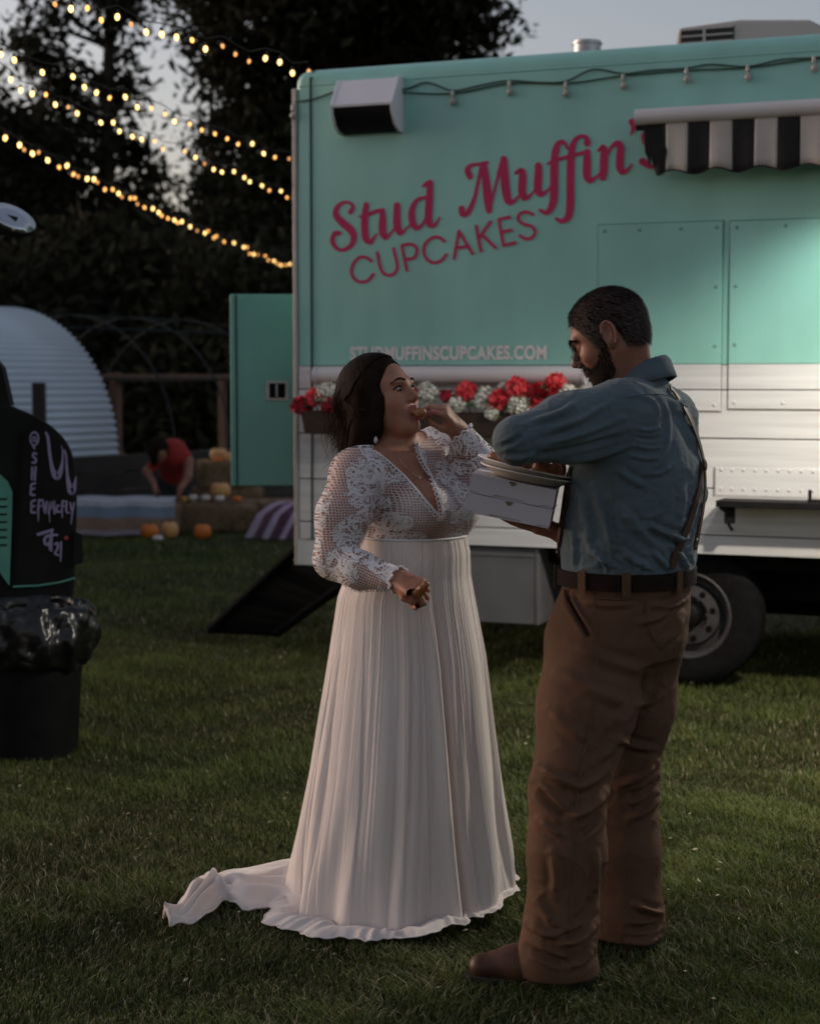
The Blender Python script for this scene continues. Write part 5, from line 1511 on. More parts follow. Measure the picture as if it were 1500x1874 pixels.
# the boxes are tipped towards his body
cA = P(851, 900, 4.40); cB = P(1006, 932, 4.37)
bxv = (cB - cA); BW = 0.235; bx_ = bxv.normalized(); by_ = (Vector((0.12, 1, 0)) - bx_ * Vector((0.12, 1, 0)).dot(bx_)).normalized(); bz_ = bx_.cross(by_)
BM = Matrix((bx_.to_4d(), by_.to_4d(), bz_.to_4d(), Vector((0, 0, 0, 1)))).transposed(); 
for r in range(3): BM[3][r] = 0
BW = bxv.length
low = P(849, 936, 4.40)
hB = 0.0515
# joints
Ls, Le, Lw = P(1128, 762, 4.36), P(945, 806, 4.22), P(985, 800, 4.46)
Rs, Re_ = P(1228, 765, 4.68), P(1256, 905, 4.76)
Rw = low + bx_ * (BW * 1.22) + by_ * (BW * 0.85) - bz_ * 0.022
Hc = P(1115, 615, 4.50); HR = rot_ypr((-math.cos(math.radians(15)), math.sin(math.radians(15))), math.radians(-25), math.radians(0))
legN = [P(1088, 1150, 4.45), P(1074, 1290, 4.38), P(1040, 1440, 4.30), P(1036, 1560, 4.27), P(1026, 1700, 4.25), P(1022, 1775, 4.25)]
legF = [P(1180, 1150, 4.59), P(1158, 1290, 4.60), P(1146, 1420, 4.60), P(1148, 1560, 4.58), P(1150, 1680, 4.56), P(1150, 1735, 4.55)]

# body
F_ = Field(axis_(MO[0] - 0.40, MO[0] + 0.30, 0.0032), axis_(4.02, 5.02, 0.0032), np.concatenate([axis_(-0.01, 1.10, 0.012), axis_(1.112, 1.40, 0.0064), axis_(1.412, 1.85, 0.0032)]))
TH = head_field(F_, Hc, HR, 0.96, True)
F_.cap(TH((-0.035, 0, -0.03)), P(1160, 708, 4.51), 0.060, 0.052, 0.03); F_.cap(TH((0.015, 0, -0.06)), P(1148, 715, 4.51), 0.047, 0.050, 0.03)
F_.stack([sec(1060, 1060, 1235, .15), sec(950, 1062, 1240, .165), sec(850, 1075, 1255, .17), sec(775, 1100, 1240, .15), sec(740, 1120, 1215, .11)], mf, 0.04)
F_.chain([Ls, Le], [0.050, 0.040], 0.03); F_.chain([Le, Lw], [0.042, 0.030], 0.02); F_.chain([Rs, Re_, Rw], [0.044, 0.036, 0.029], 0.02)
F_.chain(legN, [0.09, 0.085, 0.062, 0.058, 0.045, 0.045], 0.04); F_.chain(legF, [0.09, 0.085, 0.062, 0.058, 0.045, 0.045], 0.04)
# left hand at the mouth, right hand under the boxes
hd = Vector((0.55, 0.45, -0.55))
hand_field(F_, Lw + hd * 0.01, hd, Vector((0.3, -0.2, 0.9)), -1, (30, 40, 25), 0.95)
tipsR, _ = hand_field(F_, Rw, -bx_ + by_ * 0.05, -bz_, 1, (4, 4, 4), 0.98)
F_.cap(P(1060, 1780, 4.25), P(960, 1795, 4.24), 0.03, 0.03, 0.02)
Vb, Qb = F_.mesh(2)
body = mk("body", pos(Vb, MO), Qb, M_mskin, man, True)
Nb = vnormals(Vb, Qb)
Lb = (Vb - np.array(Hc)) @ HR / 0.96                                     # head-local coordinates
# hair: cropped cap plus blades
def hair_mask(L):
    x, y, z = L[:, 0], L[:, 1], L[:, 2]
    line = np.interp(x, [-0.12, -0.07, -0.040, -0.030, 0.012, 0.018, 0.040, 0.052, 0.066, 0.080, 0.092], [-0.052, -0.056, -0.044, 0.030, 0.036, -0.022, -0.016, 0.020, 0.052, 0.066, 0.084])
    return (z - line) * ((np.abs(y) < 0.083) & (z > -0.07) & (np.hypot(x + 0.012, y) < 0.13) & (x < 0.1)) - 1.0 * ((np.abs(y) >= 0.083) | (z <= -0.07) | (np.hypot(x + 0.012, y) >= 0.13))
hm = hair_mask(Lb)
off = np.clip(hm / 0.035, 0, 1) * 0.0065
fsel = (hm[Qb] > 0.0).all(1)
used = np.unique(Qb[fsel]); rem = -np.ones(len(Vb), dtype=np.int64); rem[used] = np.arange(len(used))
capV = Vb[used] + Nb[used] * (0.0012 + off[used] + 0.0016 * RNG.normal(size=len(used)) * (off[used] > 0.002))[:, None]
hair = mk("hair", pos(capV, MO), rem[Qb[fsel]], M_cap, man, True)
sel = np.where(hm > -0.003 * RNG.random(len(hm)))[0]; sel = sel[RNG.integers(0, len(sel), 11000)]
dl = np.stack([-0.55 * np.ones(len(sel)), 0.35 * np.sign(Lb[sel, 1]) * np.clip(Lb[sel, 2] * 8, 0, 1), -0.75 * np.ones(len(sel))], 1) + RNG.normal(0, 0.18, (len(sel), 3))
dw = dl @ HR.T; dw -= Nb[sel] * (dw * Nb[sel]).sum(1)[:, None]; dw /= np.linalg.norm(dw, axis=1)[:, None]
gray = np.clip(RNG.normal(0.26, 0.28, len(sel)) + 0.22 * (Lb[sel, 2] < 0.06) + 0.2 * (Lb[sel, 0] > 0.02), 0, 1)
strips("hair_strands", Vb[sel] + Nb[sel] * (off[sel] + 0.001)[:, None], dw, Nb[sel], RNG.uniform(0.009, 0.021, len(sel)), 0.00065, M_hairm, hair, MO, gray, 0.30)
# beard
def beard_mask(L):
    x, y, z = L[:, 0], np.abs(L[:, 1]), L[:, 2]
    top = np.interp(x, [0.012, 0.022, 0.05, 0.075, 0.085, 0.12], [-0.012, -0.015, -0.052, -0.062, -0.050, -0.047])
    m = np.minimum(top - z, x - 0.004)
    m = np.where((x > 0.085) & (y < 0.02) & (z < -0.054) & (z > -0.080), -1, m)
    m = np.minimum(m, x - np.interp(z, [-0.14, -0.115, -0.09, -0.01], [0.075, 0.045, 0.012, 0.006]))
    m = m + 0.004 * np.sin(x * 900) * np.sin(z * 800 + y * 300)
    return np.where((z < -0.130) | (np.hypot(x, y) > 0.14), -1, m)
bmk = beard_mask(Lb); sel = np.where(bmk > 0.0)[0]
fsel = (bmk[Qb] > 0.0).all(1); used = np.unique(Qb[fsel]); rem[:] = -1; rem[used] = np.arange(len(used))
beard = empty("beard"); beard.parent = man
sel = sel[RNG.integers(0, len(sel), 6000)]
dl = np.stack([0.25 * np.ones(len(sel)), 0 * np.ones(len(sel)), -0.9 * np.ones(len(sel))], 1) + RNG.normal(0, 0.25, (len(sel), 3)); dw = dl @ HR.T
dw -= Nb[sel] * (dw * Nb[sel]).sum(1)[:, None] * 0.7; dw /= np.linalg.norm(dw, axis=1)[:, None]
strips("beard_strands", Vb[sel] + Nb[sel] * 0.002, dw, Nb[sel], RNG.uniform(0.005, 0.011, len(sel)), 0.0006, M_hairm, beard, MO, np.clip(RNG.normal(0.10, 0.12, len(sel)), 0, 1), 0.30)
M_eyew = mat("eye white", (0.55, 0.52, 0.50), 0.2); M_iris = mat("dark iris", (0.020, 0.012, 0.008), 0.15)
def eyes(T, R, par, origin, s=1.0, ex=0.0795):
    for y in (-1, 1):
        c = Vector(T((ex, y * 0.0325, 0.0035))) - Vector((origin[0], origin[1], 0))
        Mx = Matrix.Translation(c) @ Matrix(R.tolist()).to_4x4() @ Matrix.Rotation(math.radians(90), 4, 'Y')
        mb = MB(); mb.lathe([(0.0001, -0.0135 * s), (0.008 * s, -0.011 * s), (0.0133 * s, 0), (0.011 * s, 0.0076 * s), (0.0075 * s, 0.0112 * s), (0.0001, 0.0134 * s)], 14, Mx @ Matrix.Scale(0.55, 4, (1, 0, 0))); e = mb.build("eye", M_eyew, par, True)
        mb = MB(); mb.lathe([(0.0062 * s, 0.0118 * s), (0.004 * s, 0.0133 * s), (0.0001, 0.0140 * s)], 12, Mx @ Matrix.Scale(0.8, 4, (1, 0, 0))); mb.build("iris", M_iris, e, True)
eyes(TH, HR, body, MO, 0.96, 0.0765)
def surf(bvh, T, R, p):
    """drop a head-local point onto the sculpted face from the front"""
    o = Vector(T((0.2, p[1] * 1.25, p[2]))); d = (Vector(T(p)) - o).normalized(); h = bvh.ray_cast(o, d)
    return (h[0] + h[1] * 0.0012, h[1]) if h[0] is not None else (Vector(T(p)), -d)
def tree_of(V, Q): return BVHTree.FromPolygons([tuple(v) for v in V], [tuple(int(i) for i in q) for q in Q])
def brows(T, R, bvh, par, origin, m, thick=0.004):
    for y in (-1, 1):
        pts = [surf(bvh, T, R, (0.09, y * 0.013, 0.0235))[0], surf(bvh, T, R, (0.09, y * 0.027, 0.0290))[0], surf(bvh, T, R, (0.085, y * 0.041, 0.0285))[0], surf(bvh, T, R, (0.075, y * 0.052, 0.0210))[0]]
        mb = MB(); mb.tube([Vector(p[:3]) - Vector((origin[0], origin[1], 0)) for p in catmull([list(p) for p in pts], 4)], [thick * (0.55 + 0.6 * math.sin(math.pi * (0.15 + 0.75 * k / 12))) for k in range(13)], 6); mb.build("eyebrow", m, par, True)
brows(TH, HR, tree_of(Vb, Qb), man, MO, M_cap, 0.0042)

# shirt
F_ = Field(axis_(MO[0] - 0.42, MO[0] + 0.34, 0.0041), axis_(4.02, 5.0, 0.0041), axis_(0.96, 1.72, 0.0041))
shirt_sec = [sec(1064, 1030, 1262, .185), sec(1040, 1026, 1268, .195), sec(1000, 1024, 1276, .208), sec(950, 1026, 1282, .215), sec(900, 1032, 1286, .22), sec(850, 1040, 1290, .225), sec(800, 1056, 1282, .22), sec(760, 1078, 1262, .205), sec(730, 1100, 1245, .16)]
F_.stack(shirt_sec, mf, 0.04)
F_.cap(Ls + Vector((0.03, 0.03, -0.01)), Rs + Vector((-0.02, -0.02, 0)), 0.072, 0.068, 0.05)
nb = P(1172, 700, 4.53)
F_.cap(nb, Ls + Vector((0.04, 0.03, 0.02)), 0.052, 0.060, 0.05); F_.cap(nb, Rs + Vector((-0.02, -0.02, 0.01)), 0.052, 0.055, 0.05)
F_.chain([Ls, P(1040, 782, 4.28), Le], [0.090, 0.080, 0.060], 0.05); F_.chain([Le, Lw], [0.058, 0.046], 0.015)
F_.chain([Rs, Re_], [0.070, 0.054], 0.03); F_.chain([Re_, Rw + Vector((0.03, 0, 0))], [0.052, 0.042], 0.02)
Vs, Qs = F_.mesh(2)
Vs = cloth_noise(Vs, Qs, 0.0030, 7, 7, 9, 2.0)
R_ = [([(1205, 715), (1222, 760), (1222, 810), (1205, 850), (1165, 875)], 5, 0.006), ([(1165, 720), (1195, 735), (1210, 760)], 5, 0.004)]       # armhole seam
for (x0, y0, x1, y1, w, h) in [(1120, 735, 1000, 790, 8, .006), (1140, 765, 985, 815, 8, .006), (1150, 795, 960, 838, 8, -.006), (1155, 815, 1010, 850, 7, .006), (1060, 735, 960, 775, 7, .005), (1165, 785, 1205, 782, 5, .004), (1160, 800, 1210, 800, 5, -.004),
        (1160, 815, 1212, 818, 5, .004), (1150, 833, 1208, 838, 5, .004), (960, 790, 912, 818, 6, -.005), (985, 830, 925, 838, 6, .005), (1130, 860, 1180, 890, 8, .006), (1185, 870, 1230, 850, 6, .005),
        (1060, 900, 1080, 1010, 10, .006), (1085, 890, 1120, 1000, 9, .005), (1135, 930, 1200, 1000, 10, .006), (1180, 960, 1250, 985, 8, .008), (1080, 1005, 1130, 1040, 7, .006), (1140, 1010, 1190, 1040, 7, .006), (1195, 1010, 1225, 1042, 6, .005),
        (1232, 1000, 1258, 1042, 7, .008), (1225, 985, 1262, 980, 6, .007), (1045, 960, 1050, 1040, 6, .005), (1100, 1020, 1110, 1046, 5, .005), (1160, 1022, 1168, 1048, 5, .005), (1250, 880, 1240, 960, 9, .005), (1240, 740, 1275, 820, 9, .005)]:
    R_.append(([(x0, y0), ((x0 + x1) / 2 + 3, (y0 + y1) / 2 + 4), (x1, y1)], w * 0.8, h * 1.5))
Vs = folds(Vs, Qs, R_)
Vs = wrinkle(Vs, Qs, 0.0050, (15, 15, 24), 3.0)
Vs = wrinkle(Vs, Qs, 0.0028, (34, 34, 46), 9.0)
shirt = mk("shirt", pos(Vs, MO), Qs, M_shirt, man, True)
# collar: folded band round the neck
ring = []
cn = P(1166, 690, 4.53)
cdir = Vector((mf.x * 0.94, mf.y * 0.94, 0)); tilt = 0.36
prof = [(0.070, -0.012), (0.074, 0.026), (0.079, 0.032), (0.087, 0.024), (0.098, -0.004), (0.104, -0.018), (0.100, -0.020)]
rings = []
for j, (r, h) in enumerate(prof):
    rg = []
    for k in range(40):
        a = math.radians(30) + math.radians(300) * k / 39     # open at the throat
        d = mf * math.cos(a) + ml * math.sin(a)
        back_ = -math.cos(a)
        p_ = cn + d * (r * (0.95 + 0.06 * abs(math.sin(a)))) + Vector((0, 0, h + 0.034 * back_ - 0.010))
        if j >= 4: p_ += Vector((0, 0, -0.012 * max(0, -back_)))
        rg.append(p_ - Vector((MO[0], MO[1], 0)))
    rings.append(rg)
V = [p for r in rings for p in r]; F = []
for j in range(len(rings) - 1):
    for k in range(39): F.append((j * 40 + k, j * 40 + k + 1, (j + 1) * 40 + k + 1, (j + 1) * 40 + k))
o = mk("collar", V, F, M_shirt, shirt, True); md = o.modifiers.new("t", 'SOLIDIFY'); md.thickness = 0.003

# trousers
F_ = Field(axis_(MO[0] - 0.34, MO[0] + 0.34, 0.0047), axis_(4.04, 4.95, 0.0047), axis_(0.012, 1.10, 0.0047))
F_.stack([sec(1048, 1032, 1262, .180), sec(1075, 1028, 1264, .186), sec(1120, 1014, 1263, .192), sec(1165, 1002, 1254, .190), sec(1200, 1004, 1236, .17)], mf, 0.05)
F_.chain([legN[0] + Vector((0.01, 0, -.03))] + legN[1:3], [0.128, 0.122, 0.100], 0.05); F_.chain(legN[2:5], [0.098, 0.098, 0.092], 0.03); F_.cap(legN[4], legN[5] + Vector((-0.012, 0, 0.03)), 0.092, 0.098, 0.03); F_.cap(P(1000, 1768, 4.25), P(1052, 1785, 4.25), 0.052, 0.060, 0.05)
F_.chain([legF[0] + Vector((-0.01, 0, -.03))] + legF[1:3], [0.118, 0.104, 0.088], 0.05); F_.chain(legF[2:6], [0.088, 0.090, 0.094, 0.096], 0.03)
# cut the hems level
def hem(x, y, z): return z - 0.055 - 0.12 * 0 + 0 * x + 0 * y
F_.f = np.maximum(F_.f, (0.038 - F_.ax[2])[None, None, :])
Vt, Qt = F_.mesh(2)
Vt = cloth_noise(Vt, Qt, 0.0035, 5, 5, 7, 5.0)
T_ = [([(1038, 1085), (1045, 1110), (1078, 1165)], 5, -0.008), ([(1044, 1088), (1058, 1115), (1088, 1160)], 4, 0.006)]
for (x0, y0, x1, y1, w, h) in [(985, 1405, 1060, 1440, 10, .012), (1110, 1405, 1050, 1445, 10, .010), (975, 1440, 1040, 1500, 9, -.010), (1108, 1450, 1040, 1500, 10, .011), (985, 1500, 1030, 1530, 8, .007), (1100, 1480, 1060, 1530, 8, -.008),
        (1150, 1310, 1090, 1400, 10, .008), (1180, 1260, 1120, 1330, 12, .008), (1040, 1180, 1180, 1230, 12, .006), (1020, 1230, 1150, 1290, 12, .006), (1000, 1300, 1080, 1360, 12, .007), (1230, 1110, 1170, 1140, 8, .007), (1255, 1095, 1200, 1110, 7, .008), (1250, 1125, 1210, 1180, 8, .007),
        (1060, 1100, 1160, 1105, 7, .004), (965, 1690, 1030, 1720, 9, .010), (1090, 1690, 1030, 1730, 9, .011), (965, 1735, 1040, 1765, 8, -.009), (1085, 1735, 1040, 1770, 8, .010), (1085, 1640, 1050, 1690, 9, -.007), (975, 1640, 1010, 1690, 9, .006), (1000, 1720, 1075, 1700, 7, -.006),
        (1200, 1395, 1130, 1440, 9, .012), (1205, 1430, 1140, 1460, 8, -.010), (1208, 1455, 1150, 1500, 9, .010), (1210, 1672, 1160, 1655, 7, .016), (1208, 1690, 1150, 1700, 7, -.010), (1205, 1715, 1150, 1725, 7, .009), (1120, 1350, 1195, 1370, 8, .008), (1160, 1290, 1210, 1270, 8, .008),
        (1010, 1560, 1015, 1640, 10, .006), (1090, 1560, 1085, 1640, 8, .006)]:
    T_.append(([(x0, y0), ((x0 + x1) / 2 + 4, (y0 + y1) / 2 + 5), (x1, y1)], w * 0.85, h * 1.5))
Vt = folds(Vt, Qt, T_)
Vt = wrinkle(Vt, Qt, 0.0045, (9, 9, 13), 6.0, 8)
Vt = wrinkle(Vt, Qt, 0.0018, (30, 30, 40), 1.0, 7)
trou = mk("trousers", pos(Vt, MO), Qt, M_trou, man, True)
# belt, loops
bs0 = sec(1066, 1026, 1266, .189); bs1 = sec(1037, 1026, 1267, .191)
def oval(sc_, g, a, p=2.2):
    c, w, d = sc_; ca, sa = math.cos(a), math.sin(a)
    k = (abs(ca) ** p + abs(sa) ** p) ** (-1 / p)
    return Vector(c) + mf * (ca * k * (d + g)) + ml * (sa * k * (w + g))
o2 = Vector((MO[0], MO[1], 0))
rings = [[oval(b_, g, 2 * math.pi * k / 64) - o2 for k in range(64)] for (b_, g) in ((bs0, 0.003), (bs0, 0.010), (bs1, 0.010), (bs1, 0.003))]
mb = MB(); mb.loft(rings, cap=False); mb.build("belt", M_belt, man, auto=40)
for ang in (0.5, 1.3, 1.95, 2.75, 3.9, 5.0):
    a, b_ = oval(bs0, 0.013, ang) - o2, oval(bs1, 0.013, ang) - o2
    t = (oval(bs0, 0.013, ang + 0.02) - oval(bs0, 0.013, ang - 0.02)).normalized() * 0.011; n_ = (oval(bs0, 0.02, ang) - oval(bs0, 0.01, ang)).normalized() * 0.004
    mb = MB(); a = a - Vector((0, 0, .012)); b_ = b_ + Vector((0, 0, .006)); mb.prism([a - t, a + t, b_ + t, b_ - t], -n_ * 0.5, n_); mb.build("belt_loop", M_trou, trou)
# braces
shirt_bvh = BVHTree.FromPolygons([tuple(v) for v in Vs], [tuple(int(i) for i in q) for q in Qs])
def on_shirt(px, py, bvh=shirt_bvh, d0=4.5, off=0.006):
    h = bvh.ray_cast(Vector((0, 0, CAMH)), ray(px, py).normalized())
    if h[0] is None:
        h = bvh.find_nearest(P(px, py, d0))
    n = h[1]
    if n.dot(ray(px, py)) > 0.3: n = -n
    return h[0] + n * off, n
def ribbon(name, pxs, w, m, par, d0=4.5, bvh=shirt_bvh, thick=0.003):
    c = [on_shirt(p[0], p[1], bvh, d0) for p in catmull(pxs, 5)]
    P_ = np.array([list(a[0]) for a in c]); Nn = np.array([list(a[1]) for a in c])
    for _ in range(8):
        P_[1:-1] = (P_[:-2] + 2 * P_[1:-1] + P_[2:]) / 4; Nn[1:-1] = (Nn[:-2] + 2 * Nn[1:-1] + Nn[2:]) / 4
    rings = []
    for i in range(len(P_)):
        t = Vector(P_[min(i + 1, len(P_) - 1)] - P_[max(i - 1, 0)]).normalized(); n = Vector(Nn[i]).normalized(); sd = t.cross(n).normalized()
        p = Vector(P_[i]) - o2
        rings.append([p - sd * w + n * -0.001, p + sd * w + n * -0.001, p + sd * w * 0.9 + n * thick, p - sd * w * 0.9 + n * thick])
    mb = MB(); mb.loft(rings); return mb.build(name, m, par, auto=40)
br = empty("braces"); br.parent = man
ribbon("shoulder_strap", [(1222, 712), (1240, 732), (1266, 785), (1280, 830), (1284, 856)], 0.0125, M_leather, br)
ribbon("back_strap", [(1282, 850), (1276, 890), (1262, 945), (1245, 990), (1232, 1020), (1226, 1040)], 0.011, M_leather, br)
ribbon("back_strap", [(1284, 852), (1286, 890), (1282, 930), (1273, 975), (1267, 1004)], 0.010, M_leather, br)
ribbon("front_strap", [(1046, 852), (1040, 900), (1032, 950), (1026, 990), (1022, 1012)], 0.013, M_leather, br)
c_, n_ = on_shirt(1283, 851, off=0.007)
mb = MB(); mb.lathe([(0.016, 0), (0.016, 0.004), (0.010, 0.006), (0.0001, 0.006)], 14, Matrix.Translation(c_ - o2) @ n_.to_track_quat('Z', 'Y').to_matrix().to_4x4()); mb.build("cross_patch", M_leather, br)
M_stud = mat("brass stud", (0.55, 0.48, 0.38), 0.3, metal=0.9)
for (a, b_) in ((1237, 998), (1268, 988), (1020, 1010)):
    c_, n_ = on_shirt(a, b_, off=0.009); mb = MB(); mb.lathe([(0.0045, 0), (0.004, 0.003), (0.0001, 0.004)], 10, Matrix.Translation(c_ - o2) @ n_.to_track_quat('Z', 'Y').to_matrix().to_4x4()); mb.build("stud", M_stud, br, True)
# clip tabs down to the waistband
for pts in ([(1226, 1036), (1216, 1062), (1210, 1080)], [(1024, 1012), (1021, 1030), (1023, 1060)]):
    q = [P(a, b_, 4.5) for a, b_ in pts]
    ribbon("brace_tab", pts, 0.007, M_leather, br, bvh=BVHTree.FromPolygons([tuple(v) for v in Vt], [tuple(int(i) for i in f) for f in Qt]))
# pocket welt and seam on the near hip
trou_bvh = BVHTree.FromPolygons([tuple(v) for v in Vt], [tuple(int(i) for i in f) for f in Qt])
o_ = ribbon("pocket_edge", [(1038, 1078), (1036, 1092), (1046, 1112), (1060, 1138), (1076, 1164)], 0.0045, M_belt, trou, bvh=trou_bvh, thick=0.001)

for nm, pts in (("side_seam", [(1086, 1082), (1092, 1180), (1088, 1290), (1062, 1400), (1052, 1500), (1048, 1620), (1040, 1760)]), ("pocket_seam", [(1180, 1096), (1186, 1160), (1206, 1176), (1232, 1164)]), ("yoke_seam", [(1090, 1096), (1140, 1100), (1200, 1092), (1250, 1082)])):
    ribbon(nm, pts, 0.0014, M_trou, trou, bvh=trou_bvh, thick=0.0012)
for nm, pts in (("yoke_seam", [(1150, 728), (1190, 722), (1225, 728), (1252, 745)]), ("side_seam", [(1120, 862), (1118, 920), (1116, 980), (1116, 1034)])):
    ribbon(nm, pts, 0.0014, M_shirt, shirt, thick=0.0012)

# boots
def boot(toe, heel, name="boot"):
    toe = Vector(toe); heel = Vector(heel); x = (toe - heel); x.z = 0; L = x.length; x.normalize(); y = Vector((-x.y, x.x, 0))
    lo = Vector((min(toe.x, heel.x) - .08, min(toe.y, heel.y) - .08, 0)); hi = Vector((max(toe.x, heel.x) + .08, max(toe.y, heel.y) + .08, 0))
    B = Field(axis_(lo.x, hi.x, 0.0045), axis_(lo.y, hi.y, 0.0045), axis_(-0.01, 0.26, 0.0045))
    def T(a, b_, c): return heel + x * (a * L) + y * b_ + Vector((0, 0, c))
    B.cap(T(0.86, 0.002, 0.052), T(0.60, 0.004, 0.058), 0.032, 0.042, 0.03); B.cap(T(0.60, 0.004, 0.058), T(0.33, 0, 0.075), 0.042, 0.046, 0.04); B.cap(T(0.14, 0, 0.06), T(0.20, 0, 0.13), 0.038, 0.034, 0.03); B.cap(T(0.14, 0, 0.05), T(0.6, 0, 0.045), 0.036, 0.036, 0.03)
    B.f = np.maximum(B.f, (0.022 - B.ax[2])[None, None, :])
    V, Q = B.mesh(2)
    e = empty(name); e.parent = man
    mk("upper", pos(V, MO), Q, M_boot, e, True)
    out = [(-0.0, 0.030), (0.08, 0.038), (0.25, 0.034), (0.45, 0.038), (0.65, 0.047), (0.82, 0.044), (0.95, 0.028), (0.995, 0.0)]
    poly = [T(a, b_, 0) for a, b_ in out] + [T(a, -b_, 0) for a, b_ in out[-2::-1]]
    mb = MB(); mb.prism([p - o2 for p in poly], (0, 0, 0.012), (0, 0, 0.034)); mb.build("sole", M_sole, e)
    hp = [T(a, b_, 0) for a, b_ in ((0, .030), (.08, .038), (.24, .034), (.24, -.034), (.08, -.038), (0, -.030))]
    mb = MB(); mb.prism([p - o2 for p in hp], (0, 0, -0.006), (0, 0, 0.0118)); mb.build("heel", M_sole, e)
tn = G(848, 1810); hn = G(1086, 1812)
boot(tn + Vector((0, 0.02, 0)), hn + Vector((0, 0.03, 0)))
hf = G(1200, 1742)
boot(hf + mf * 0.29, hf)

# ================================================================== what he carries
M_card = mat("white corrugated card", (0.50, 0.45, 0.47), 0.85, var=0.05, vscale=6, bump=0.05, bscale=90)
M_cardin = mat("brown inner card", (0.26, 0.18, 0.12), 0.9)  # browner card for the wall inside the front flap
def pizza_box(org, lab, h=0.049):
    t = empty("takeaway_box", org); t.rotation_euler = BM.to_3x3().to_euler(); tag(t, lab, "box", "boxes the man carries")
    mb = MB(); mb.box((0.002, 0.003, 0), (BW - 0.002, BW, 0.010)); mb.box((0.002, 0.004, 0.010), (0.005, BW - .002, h - 0.006)); mb.box((BW - 0.005, 0.004, 0.010), (BW - 0.002, BW - .002, h - 0.006)); mb.box((0.005, BW - 0.004, 0.01), (BW - .005, BW - .001, h - .006)); mb.build("tray", M_card, t)
    # front flap with notched lower edge and thumb hole
    def fl(x): return x * BW
    out = [(0, h - 0.002)]
    nb_ = 10
    out += [(0.49 - 0.040, h - 0.002)] + [(0.495 + 0.045 * math.cos(math.pi - math.pi * k / nb_), h - 0.002 - 0.012 * math.sin(math.pi * k / nb_)) for k in range(nb_ + 1)] + [(1.0, h - 0.002), (1.0, 0.006), (0.86, 0.006), (0.855, 0.001), (0.66, 0.001), (0.655, 0.007), (0.30, 0.007), (0.295, 0.001), (0.12, 0.001), (0.115, 0.006), (0, 0.006)]
    pts = []
    for p in out:
        if not pts or (abs(p[0] - pts[-1][0]) + abs(p[1] - pts[-1][1])) > 1e-5: pts.append(p)
    mb = MB(); mb.prism([Vector((fl(a), 0, b_)) for a, b_ in pts], (0, -0.0015, 0), (0, 0.0015, 0)); mb.build("front_flap", M_card, t)
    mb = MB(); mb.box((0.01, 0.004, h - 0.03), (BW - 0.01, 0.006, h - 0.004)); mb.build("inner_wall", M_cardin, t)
    mb = MB(); mb.box((-0.001, 0.0, h - 0.0035), (BW + 0.001, BW + 0.001, h - 0.001), bev=0.0008); mb.build("lid", M_card, t)
    return t
pizza_box(low, "lower of the two white boxes the man carries", hB)
pizza_box(low + bz_ * hB, "upper of the two white boxes, right under the plates", hB)
# plates
M_plate = mat("cream paper plate", (0.52, 0.47, 0.40), 0.6, var=0.05, vscale=12)
M_plate2 = mat("white plate rim", (0.62, 0.58, 0.56), 0.5)
topc = low + bz_ * (2 * hB) + bx_ * BW * 0.62 + by_ * BW * 0.42
def plate(c, r, h, name, lab, m, tilt):
    t = empty(name, c); t.rotation_euler = (BM.to_3x3() @ Matrix.Rotation(tilt, 3, 'Y')).to_euler(); tag(t, lab, "plate", "plates on the boxes")
    mb = MB(); mb.lathe([(0.0001, 0.002), (r * 0.62, 0.0), (r * 0.70, 0.003), (r * 0.95, h), (r, h + 0.002), (r, h + 0.0045), (r * 0.94, h + 0.004), (r * 0.69, 0.007), (0.0001, 0.006)], 44); mb.build("plate_dish", m, t, True)
    mb = MB(); mb.tube([(r * math.cos(a), r * math.sin(a), h + 0.003) for a in np.linspace(0, 2 * math.pi, 45)], 0.0022, 6); mb.build("plate_rim", M_plate2, t, True)
    return t
plate(topc + bz_ * 0.002, 0.128, 0.020, "paper_plate", "lower paper plate resting on the boxes", M_plate, 0.0)
pu = plate(topc + bz_ * 0.014 - bx_ * 0.006, 0.132, 0.022, "paper_plate", "upper plate with saucy wings under the man's elbow", M_plate2, 0.03)
M_wing = mat("glazed fried chicken", (0.24, 0.070, 0.020), 0.28, col2=(0.36, 0.14, 0.05), vscale=60, bump=0.5, bscale=90)
def wing(name, c, d, L, r, lab, seed, par=None):
    c = Vector(c); d = Vector(d).normalized()
    B = Field(axis_(c.x - L, c.x + L, 0.0025), axis_(c.y - L, c.y + L, 0.0025), axis_(c.z - L, c.z + L, 0.0025))
    rd = random.Random(seed)
    B.cap(c - d * L * 0.5, c + d * L * 0.4, r, r * 0.62, 0.01)
    for k in range(7):
        o = Vector((rd.gauss(0, 1), rd.gauss(0, 1), rd.gauss(0, 1))).normalized()
        B.ell(c + d * L * rd.uniform(-.5, .3) + o * r * 0.7, [r * rd.uniform(.3, .55)] * 3, None, 0.006)
    V, Q = B.mesh(1)
    o = mk(name, V - np.array(list(c)), Q, M_wing, None, True); o.location = c
    tag(o, lab, "food", "pieces of fried chicken"); return o
for k, (dx, dy, lab) in enumerate([(-0.075, 0.0, "fried wing at the upper plate's left rim"), (-0.02, 0.03, "fried wing in the middle of the upper plate"), (0.05, -0.03, "fried wing on the upper plate near the man's belly"), (0.045, 0.05, "fried wing at the back of the upper plate")]):
    wing("chicken_wing", topc + bz_ * 0.042 + bx_ * dx + by_ * dy, bx_ + by_ * (0.5 * k - 0.6), 0.055, 0.017, lab, k + 1)

